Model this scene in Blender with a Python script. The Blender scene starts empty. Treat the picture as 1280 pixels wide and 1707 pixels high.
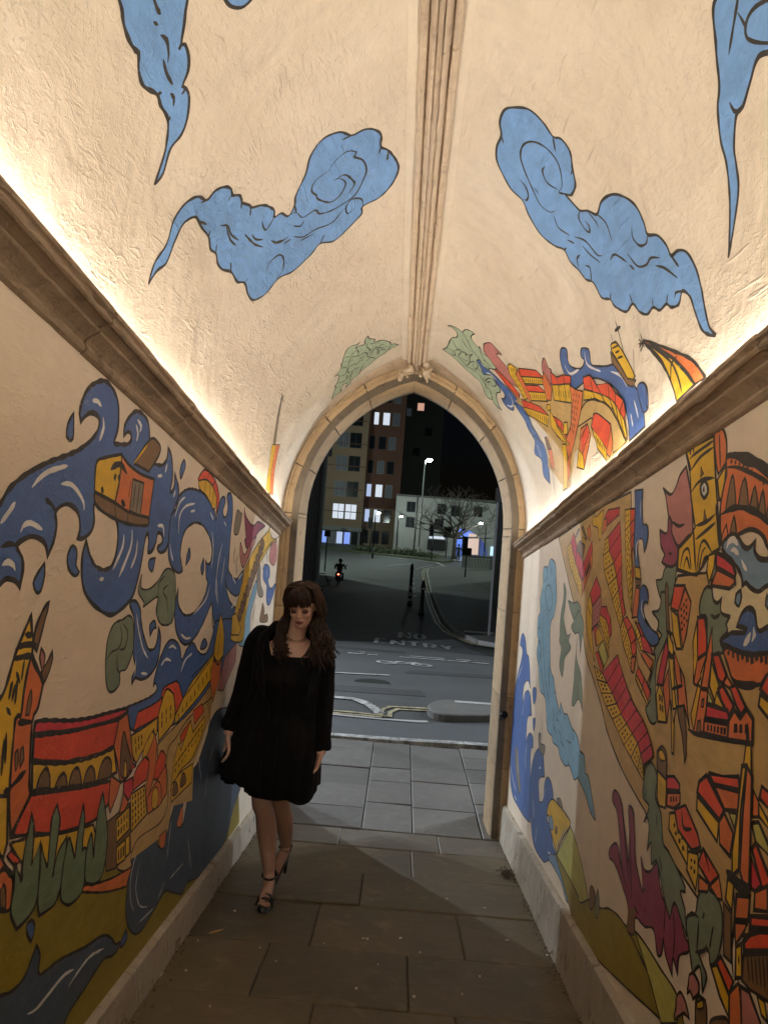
import bpy, bmesh, math, random
from mathutils import Vector, Matrix, noise
from mathutils.geometry import tessellate_polygon
random.seed(7)
R = math.radians
sc = bpy.context.scene
COL = sc.collection

# ---------------------------------------------------------------- camera
FP = 1282.0
SLOPE = .129; YE = 5.75; EYE = 1.45; ZC = SLOPE*YE+EYE          # the passage falls towards its far mouth at YE; z = 0 outside
yaw, pit, roll = R(1.63), R(1.65), R(4.2)
Fv = Vector((-math.sin(yaw)*math.cos(pit), math.cos(yaw)*math.cos(pit), math.sin(pit)))
R0 = Fv.cross(Vector((0, 0, 1))).normalized(); U0 = R0.cross(Fv)
Xc = math.cos(roll)*R0+math.sin(roll)*U0; Yc = -math.sin(roll)*R0+math.cos(roll)*U0
cam = bpy.data.cameras.new('camera'); camo = bpy.data.objects.new('camera', cam); COL.objects.link(camo)
Mr = Matrix((Xc, Yc, -Fv)).transposed().to_4x4(); Mr.translation = Vector((0, 0, ZC)); camo.matrix_world = Mr
cam.sensor_fit = 'HORIZONTAL'; cam.sensor_width = 36; cam.lens = 36*FP/1280; cam.clip_start = .05; cam.clip_end = 1500
sc.camera = camo
# ---------------------------------------------------------------- night sky
w = bpy.data.worlds.new('World'); sc.world = w; w.use_nodes = True
nt = w.node_tree; bg = nt.nodes['Background']; sky = nt.nodes.new('ShaderNodeTexSky'); sky.sky_type = 'NISHITA'; sky.sun_disc = False
sky.sun_elevation = R(-3.2); sky.sun_rotation = R(20); sky.ozone_density = 2.5; sky.air_density = 1.2
nt.links.new(sky.outputs[0], bg.inputs[0]); bg.inputs[1].default_value = .02
sc.view_settings.view_transform = 'Standard'; sc.view_settings.look = 'None'; sc.view_settings.exposure = 0; sc.view_settings.gamma = 1
sc.view_settings.use_curve_mapping = False
LED_W = 44.5; STREET = 1.5; FAR = .8
LEDC = (1, .885, .735)
sc.cycles.max_bounces = 10; sc.cycles.diffuse_bounces = 6
# ---------------------------------------------------------------- helpers
def link(o, parent=None):
    COL.objects.link(o)
    if parent: o.parent = parent
    return o
def obj(name, verts, faces, mats, parent=None, midx=None, smooth=False):
    me = bpy.data.meshes.new(name); me.from_pydata([tuple(v) for v in verts], [], faces)
    for m in (mats if isinstance(mats, (list, tuple)) else [mats]): me.materials.append(m)
    if midx: me.polygons.foreach_set('material_index', midx)
    if smooth: me.polygons.foreach_set('use_smooth', [True]*len(me.polygons))
    me.update(); return link(bpy.data.objects.new(name, me), parent)
def thing(name, label, cat, group=None, loc=(0, 0, 0)):
    o = bpy.data.objects.new(name, None); o.empty_display_size = .1; o.location = loc; COL.objects.link(o)
    return tag(o, label, cat, group)
def tag(o, label, cat, group=None):
    o['label'] = label; o['category'] = cat
    if group: o['group'] = group
    return o
class MB:
    """collects shapes into one mesh"""
    def __init__(s): s.v = []; s.f = []; s.m = []
    def add(s, v, f, m=0):
        n = len(s.v); s.v += [tuple(a) for a in v]; s.f += [tuple(i+n for i in q) for q in f]; s.m += [m]*len(f); return s
    def box(s, a, b, m=0, jit=0):
        (x0, y0, z0), (x1, y1, z1) = a, b
        v = [(x, y, z) for z in (z0, z1) for y in (y0, y1) for x in (x0, x1)]
        if jit: v = [tuple(c+random.uniform(-jit, jit) for c in p) for p in v]
        return s.add(v, [(0, 2, 3, 1), (4, 5, 7, 6), (0, 1, 5, 4), (2, 6, 7, 3), (0, 4, 6, 2), (1, 3, 7, 5)], m)
    def tube(s, pts, rad, n=8, m=0, cap=True):
        pts = [Vector(p) for p in pts]; k = len(pts); rad = rad if isinstance(rad, (list, tuple)) else [rad]*k
        v = []; up = None
        for i, p in enumerate(pts):
            d = (pts[min(i+1, k-1)]-pts[max(i-1, 0)]).normalized()
            if up is None: up = d.orthogonal().normalized()
            up = (up-d*up.dot(d)); up = up.normalized() if up.length > 1e-6 else d.orthogonal().normalized()
            b = d.cross(up); r = rad[i]; r1, r2 = r if isinstance(r, tuple) else (r, r)
            for j in range(n):
                a = 2*math.pi*j/n; v.append(p+up*math.cos(a)*r1+b*math.sin(a)*r2)
        f = [(i*n+j, i*n+(j+1) % n, (i+1)*n+(j+1) % n, (i+1)*n+j) for i in range(k-1) for j in range(n)]
        if cap: f += [tuple(range(n))[::-1], tuple((k-1)*n+j for j in range(n))]
        return s.add(v, f, m)
    def ball(s, c, r, n=10, m=0, k=6):
        r = r if isinstance(r, (tuple, list)) else (r, r, r); v = [(c[0], c[1], c[2]-r[2])]
        for i in range(1, k):
            t = -math.pi/2+math.pi*i/k
            for j in range(n): a = 2*math.pi*j/n; v.append((c[0]+r[0]*math.cos(t)*math.cos(a), c[1]+r[1]*math.cos(t)*math.sin(a), c[2]+r[2]*math.sin(t)))
        v.append((c[0], c[1], c[2]+r[2])); f = [(0, 1+(j+1) % n, 1+j) for j in range(n)]
        for i in range(k-2): f += [(1+i*n+j, 1+i*n+(j+1) % n, 1+(i+1)*n+(j+1) % n, 1+(i+1)*n+j) for j in range(n)]
        f += [(len(v)-1, 1+(k-2)*n+j, 1+(k-2)*n+(j+1) % n) for j in range(n)]
        return s.add(v, f, m)
    def lathe(s, prof, c=(0, 0, 0), n=16, m=0):
        v = [(c[0]+r*math.cos(2*math.pi*j/n), c[1]+r*math.sin(2*math.pi*j/n), c[2]+z) for r, z in prof for j in range(n)]; k = len(prof)
        f = [(i*n+j, i*n+(j+1) % n, (i+1)*n+(j+1) % n, (i+1)*n+j) for i in range(k-1) for j in range(n)]
        f += [tuple(range(n))[::-1], tuple((k-1)*n+j for j in range(n))]
        return s.add(v, f, m)
    def build(s, name, mats, parent=None, smooth=False): return obj(name, s.v, s.f, mats, parent, s.m, smooth)
def bevel(o, wd=.004, seg=1):
    m = o.modifiers.new('bevel', 'BEVEL'); m.width = wd; m.segments = seg; m.limit_method = 'ANGLE'; return o
# ---------------------------------------------------------------- materials
def srgb(h):
    h = h.lstrip('#'); c = [int(h[i:i+2], 16)/255 for i in (0, 2, 4)]
    return tuple(((x+.055)/1.055)**2.4 if x > .04 else x/12.92 for x in c)+(1,)
def N(nt, t, **k):
    n = nt.nodes.new(t)
    for a, b in k.items():
        if a in n.inputs.keys(): n.inputs[a].default_value = b
        else: setattr(n, a, b)
    return n
def new_mat(name):
    m = bpy.data.materials.new(name); m.use_nodes = True; return m, m.node_tree, m.node_tree.nodes['Principled BSDF']
def ramp(nt, fac, stops):
    r = nt.nodes.new('ShaderNodeValToRGB'); nt.links.new(fac, r.inputs[0]); e = r.color_ramp.elements
    while len(e) < len(stops): e.new(.5)
    for q, (p, c) in zip(e, stops): q.position = p; q.color = c if len(c) == 4 else (*c, 1)
    return r.outputs[0]
def pos(nt, rot=(0, 0, 0), scale=(1, 1, 1), obj_space=False):
    if obj_space: g = nt.nodes.new('ShaderNodeTexCoord').outputs['Object']
    else: g = nt.nodes.new('ShaderNodeNewGeometry').outputs['Position']
    mp = nt.nodes.new('ShaderNodeMapping'); mp.inputs['Rotation'].default_value = rot; mp.inputs['Scale'].default_value = scale
    nt.links.new(g, mp.inputs[0]); return mp.outputs[0]
def noi(nt, vec, scale, detail=4, rough=.55, dist=0):
    n = N(nt, 'ShaderNodeTexNoise'); n.inputs['Scale'].default_value = scale; n.inputs['Detail'].default_value = detail
    n.inputs['Roughness'].default_value = rough; n.inputs['Distortion'].default_value = dist; nt.links.new(vec, n.inputs['Vector']); return n.outputs['Fac']
def math_(nt, op, a, b=None, c=None):
    n = nt.nodes.new('ShaderNodeMath'); n.operation = op
    for i, x in enumerate((a, b, c)):
        if x is None: continue
        if isinstance(x, (int, float)): n.inputs[i].default_value = x
        else: nt.links.new(x, n.inputs[i])
    return n.outputs[0]
def mix(nt, fac, a, b, mode='MIX'):
    n = nt.nodes.new('ShaderNodeMixRGB'); n.blend_type = mode
    for i, x in enumerate((fac, a, b)):
        if isinstance(x, (int, float)): n.inputs[i].default_value = x
        elif isinstance(x, tuple): n.inputs[i].default_value = x if len(x) == 4 else (*x, 1)
        else: nt.links.new(x, n.inputs[i])
    return n.outputs[0]
def bump(nt, h, dist, strength=1):
    b = nt.nodes.new('ShaderNodeBump'); b.inputs['Distance'].default_value = dist; b.inputs['Strength'].default_value = strength
    nt.links.new(h, b.inputs['Height']); return b.outputs[0]
def relief_group():
    g = bpy.data.node_groups.new('plaster_relief', 'ShaderNodeTree')
    g.interface.new_socket('Height', in_out='OUTPUT', socket_type='NodeSocketFloat')
    out = g.nodes.new('NodeGroupOutput')
    p = pos(g); 
    a = noi(g, p, 2.2, 3, .5, .4); b = noi(g, p, 11, 5, .6, .9)
    q = pos(g, (R(20), R(30), R(15)), (1, .28, 1)); s = noi(g, q, 34, 3, .55, 1.2)
    s = math_(g, 'POWER', math_(g, 'MAXIMUM', math_(g, 'MULTIPLY', math_(g, 'SUBTRACT', s, .5), 2.6), 0), 1.4)
    q2 = pos(g, (R(-35), R(10), R(50)), (1, .12, 1)); s2 = noi(g, q2, 40, 2, .5, .3)
    s2 = math_(g, 'MAXIMUM', math_(g, 'MULTIPLY', math_(g, 'SUBTRACT', s2, .62), 4), 0)
    sx = N(g, 'ShaderNodeSeparateXYZ'); g.links.new(p, sx.inputs[0]); side = ramp(g, math_(g, 'ADD', math_(g, 'MULTIPLY', sx.outputs[0], .6), .5), [(.2, (1, 1, 1)), (.55, (.3, .3, .3))])
    mk = ramp(g, noi(g, p, 1.1, 4, .6, .5), [(.42, (0, 0, 0)), (.68, (1, 1, 1))]); mk2 = ramp(g, noi(g, pos(g, (1, 2, 3)), 1.6, 4, .6, .8), [(.45, (.04, .04, .04)), (.7, (1, 1, 1))])
    s3 = noi(g, pos(g, (.3, .1, .8), (1, .5, 1)), 75, 4, .65, .8); s3 = math_(g, 'MULTIPLY', math_(g, 'MAXIMUM', math_(g, 'SUBTRACT', s3, .52), 0), 1.1)
    h = math_(g, 'ADD', math_(g, 'MULTIPLY', a, 1.7), math_(g, 'MULTIPLY', b, .22))
    s = math_(g, 'MULTIPLY', s, side); s3 = math_(g, 'MULTIPLY', s3, side); h = math_(g, 'ADD', h, math_(g, 'MULTIPLY', math_(g, 'MULTIPLY', s, mk2), .6)); h = math_(g, 'ADD', h, math_(g, 'MULTIPLY', math_(g, 'MULTIPLY', s2, mk2), .35))
    h = math_(g, 'ADD', h, math_(g, 'MULTIPLY', math_(g, 'ADD', math_(g, 'MULTIPLY', mk, .8), .2), s3))
    f = noi(g, p, 170, 3, .6); h = math_(g, 'ADD', h, math_(g, 'MULTIPLY', f, .05))
    g.links.new(h, out.inputs[0]); return g
RG = relief_group()
def relief(nt): n = nt.nodes.new('ShaderNodeGroup'); n.node_tree = RG; return n.outputs[0]
def plaster(name, col, dark, rough=.62, bd=.012, paint=False):
    m, nt, b = new_mat(name); p = pos(nt)
    n1 = noi(nt, p, 1.7, 6, .65, .5)
    c = mix(nt, ramp(nt, n1, [(.35, (0, 0, 0)), (.75, (1, 1, 1))]), col, dark)
    bv = ramp(nt, noi(nt, pos(nt, (.2, .1, .3), (1, .35, 1)), 22, 4, .6, .6), [(.3, (.86, .86, .86)), (.7, (1.1, 1.1, 1.1))]); c = mix(nt, 1.0 if paint else .35, c, bv, 'MULTIPLY')
    if paint:
        wr = math_(nt, 'MULTIPLY', ramp(nt, noi(nt, p, 3.1, 5, .7, .4), [(.52, (0, 0, 0)), (.7, (1, 1, 1))]), ramp(nt, noi(nt, p, 95, 4, .75), [(.60, (0, 0, 0)), (.66, (1, 1, 1))])); c = mix(nt, wr, c, (.62, .54, .43))
    st = ramp(nt, noi(nt, pos(nt, scale=(1, 1.6, .22)), 2.4, 6, .65, .5), [(.55, (0, 0, 0)), (.85, (.5, .5, .5))]); c = mix(nt, st, c, tuple(x*.62 for x in col[:3]))
    n2 = noi(nt, p, 60, 3, .7)
    c = mix(nt, ramp(nt, n2, [(.62, (0, 0, 0)), (.8, (.35, .35, .35))]), c, tuple(x*.6 for x in col[:3]))
    nt.links.new(c, b.inputs['Base Color'])
    b.inputs['Roughness'].default_value = rough; b.inputs['Specular IOR Level'].default_value = .4
    nt.links.new(bump(nt, relief(nt), bd), b.inputs['Normal']); return m
CREAM = (.77, .69, .58, 1)
M = {}
M['vault'] = plaster('vault_plaster', CREAM, (.66, .57, .455), .48, .026)
M['wall'] = plaster('wall_plaster', (.80, .70, .57, 1), (.72, .62, .50), .6, .007)
PAINT = dict(outline='#1c1815', wave_blue='#35558f', cloud_blue='#6a9bd6', pale_blue='#6d99b4', steel_blue='#627f9b', deep_blue='#34465c', yellow='#dc9a16', orange_brown='#b9622f',
    red='#d8401f', crimson='#b22a34', grey_green='#66745f', olive='#7d6f12', street_tan='#ab8f5a', purple='#7c2c4a', mauve='#a06562', brown='#6b4d2c', highlight='#d9cfc0', lime='#a3a050',
    cream='#cdb594', leaf_green='#5d7257', grey='#6f6557')
for k, h in PAINT.items():
    for s_ in 'WV':
        c = srgb('#93a48d' if (k, s_) == ('leaf_green', 'V') else h); c = tuple(min(.8, x*(1.12 if k == 'cloud_blue' else 1.5)+.016) for x in c[:3])+(1,)
        M[k+s_] = plaster('paint_'+k+('_vault' if s_ == 'V' else ''), c, tuple(x*.82 for x in c[:3]), .46 if k != 'outline' else .55, .024 if s_ == 'V' else .007, True)
def stone(name, c1, c2, c3, sc_=3, bd=.008, rough=.8, obj_space=False):
    m, nt, b = new_mat(name); p = pos(nt, obj_space=obj_space)
    oi = nt.nodes.new('ShaderNodeObjectInfo').outputs['Random']
    c = mix(nt, ramp(nt, noi(nt, p, sc_, 7, .65, .8), [(.3, (0, 0, 0)), (.72, (1, 1, 1))]), c1, c2)
    c = mix(nt, ramp(nt, noi(nt, p, sc_*5, 4, .6, .3), [(.55, (0, 0, 0)), (.75, (.8, .8, .8))]), c, c3)
    v = math_(nt, 'ADD', math_(nt, 'MULTIPLY', oi, .34), .83); hsv = N(nt, 'ShaderNodeHueSaturation'); nt.links.new(v, hsv.inputs['Value']); nt.links.new(c, hsv.inputs['Color'])
    nt.links.new(hsv.outputs[0], b.inputs['Base Color']); b.inputs['Roughness'].default_value = rough
    h = math_(nt, 'ADD', noi(nt, p, 14, 8, .7, .6), math_(nt, 'MULTIPLY', noi(nt, p, 3, 3, .5), 1.2))
    nt.links.new(bump(nt, h, bd), b.inputs['Normal']); return m
M['sand'] = stone('sandstone', (.50, .37, .22), (.40, .285, .17), (.20, .145, .09))
M['pale'] = stone('pale_stone', (.64, .53, .41), (.53, .42, .32), (.34, .27, .2), 4, .013)
M['hood'] = stone('hood_stone', (.52, .40, .29), (.42, .32, .22), (.26, .2, .14), 4, .012)
M['mould'] = stone('moulding_stone', (.44, .335, .235), (.30, .22, .15), (.15, .11, .075), 4, .014)
M['mortar'] = stone('mortar', (.22, .18, .13), (.16, .13, .1), (.1, .08, .06))
M['slab_in'] = stone('passage_slab', (.15, .116, .062), (.088, .070, .040), (.19, .155, .105), 1.6, .008, .55)
M['slab_out'] = stone('pavement_slab', (.16, .155, .145), (.115, .112, .105), (.19, .19, .185), 2.2, .004, .6)
M['slab_mid'] = stone('threshold_slab', (.15, .13, .10), (.105, .092, .07), (.18, .16, .13), 1.8, .006, .55)
M['joint'] = stone('joint_dirt', (.07, .056, .04), (.045, .038, .028), (.09, .07, .05), 8, .004, .9)
def whitewash():
    m, nt, b = new_mat('chipped_whitewash'); p = pos(nt)
    c = mix(nt, ramp(nt, noi(nt, p, 3, 6, .7, .5), [(.35, (0, 0, 0)), (.7, (1, 1, 1))]), (.46, .42, .35), (.34, .29, .22))
    c = mix(nt, ramp(nt, noi(nt, p, 9, 8, .75, 1.2), [(.58, (0, 0, 0)), (.64, (1, 1, 1))]), c, (.16, .12, .08))
    q = pos(nt, scale=(1, 6, 1)); c = mix(nt, ramp(nt, noi(nt, q, 6, 4, .6), [(.6, (0, 0, 0)), (.68, (.6, .6, .6))]), c, (.1, .08, .06))
    nt.links.new(c, b.inputs['Base Color']); b.inputs['Roughness'].default_value = .7
    nt.links.new(bump(nt, noi(nt, p, 12, 8, .7, .5), .012), b.inputs['Normal']); return m
M['plinth'] = whitewash()
def plain(name, c, rough=.6, metal=0, var=.2, sc_=6, bd=0, spec=.5):
    m, nt, b = new_mat(name); p = pos(nt, obj_space=True)
    nt.links.new(mix(nt, noi(nt, p, sc_, 5, .6), tuple(x*(1+var) for x in c[:3]), tuple(x*(1-var) for x in c[:3])), b.inputs['Base Color'])
    b.inputs['Roughness'].default_value = rough; b.inputs['Metallic'].default_value = metal; b.inputs['Specular IOR Level'].default_value = spec
    if bd: nt.links.new(bump(nt, noi(nt, p, sc_*6, 5, .6), bd), b.inputs['Normal'])
    return m
def emit(name, c, s):
    m, nt, b = new_mat(name); b.inputs['Base Color'].default_value = (*[x*.05 for x in c], 1); b.inputs['Emission Color'].default_value = (*c, 1); b.inputs['Emission Strength'].default_value = s; return m
def asphalt(name, c):
    m, nt, b = new_mat(name); p = pos(nt)
    cc = mix(nt, noi(nt, p, 180, 2, .6), tuple(x*.55 for x in c), tuple(x*1.5 for x in c)); cc = mix(nt, ramp(nt, noi(nt, p, .7, 5, .6, .6), [(.4, (0, 0, 0)), (.7, (.6, .6, .6))]), cc, tuple(x*.6 for x in c))
    nt.links.new(cc, b.inputs['Base Color']); b.inputs['Roughness'].default_value = .75; nt.links.new(bump(nt, noi(nt, p, 150, 3, .7), .004), b.inputs['Normal']); return m
def roadpaint(name, c):
    m, nt, b = new_mat(name); p = pos(nt)
    nt.links.new(mix(nt, ramp(nt, noi(nt, p, 7, 8, .75, .5), [(.40, (0, 0, 0)), (.60, (1, 1, 1))]), c, tuple(x*.3 for x in c)), b.inputs['Base Color']); b.inputs['Roughness'].default_value = .6; return m
M['asphalt'] = asphalt('asphalt', (.055, .058, .06)); M['asphalt2'] = asphalt('asphalt_lane', (.075, .08, .088))
M['white'] = roadpaint('road_paint_white', (.50, .50, .49)); M['yellowline'] = roadpaint('road_paint_yellow', (.45, .40, .25)); M['worn'] = roadpaint('road_paint_worn', (.3, .3, .3))
M['kerb'] = stone('granite_kerb', (.34, .34, .33), (.25, .25, .25), (.18, .18, .18), 3, .003)
M['black'] = plain('black_metal', (.012, .012, .013), .45, .3); M['steel'] = plain('galvanised_steel', (.35, .36, .37), .45, .7); M['chrome'] = plain('chrome', (.7, .7, .72), .12, 1, .05)
M['brick'] = None
LITTER = [(-0.859, 3.159, 0.0345, 0.0241), (-0.872, 3.325, 0.0259, 0.0182), (0.124, 3.757, 0.0264, 0.0185), (-0.056, 3.716, 0.0174, 0.0122), (0.175, 3.166, 0.0222, 0.0156), (-0.06, 3.193, 0.0199, 0.0139), (-0.036, 3.714, 0.0174, 0.0122), (0.911, 5.421, 0.0338, 0.0237), (0.647, 3.851, 0.021, 0.0147), (0.816, 3.711, 0.0203, 0.0142), (-0.513, 3.504, 0.0164, 0.0115), (-0.716, 3.922, 0.0153, 0.0107), (-0.601, 2.939, 0.0138, 0.0096), (0.467, 3.41, 0.016, 0.0112), (-0.204, 4.191, 0.0196, 0.0137), (-0.42, 3.378, 0.0158, 0.0111), (0.212, 3.608, 0.0113, 0.0079), (-0.769, 3.216, 0.0125, 0.0088), (-0.397, 4.594, 0.0179, 0.0125), (0.386, 4.378, 0.0171, 0.012), (0.587, 4.285, 0.0201, 0.014), (-0.799, 3.522, 0.0137, 0.0096), (-0.233, 3.613, 0.0113, 0.0079), (0.373, 3.225, 0.0126, 0.0088), (0.022, 3.439, 0.0107, 0.0075)]
LEAF = (-0.744, 3.641)
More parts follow.
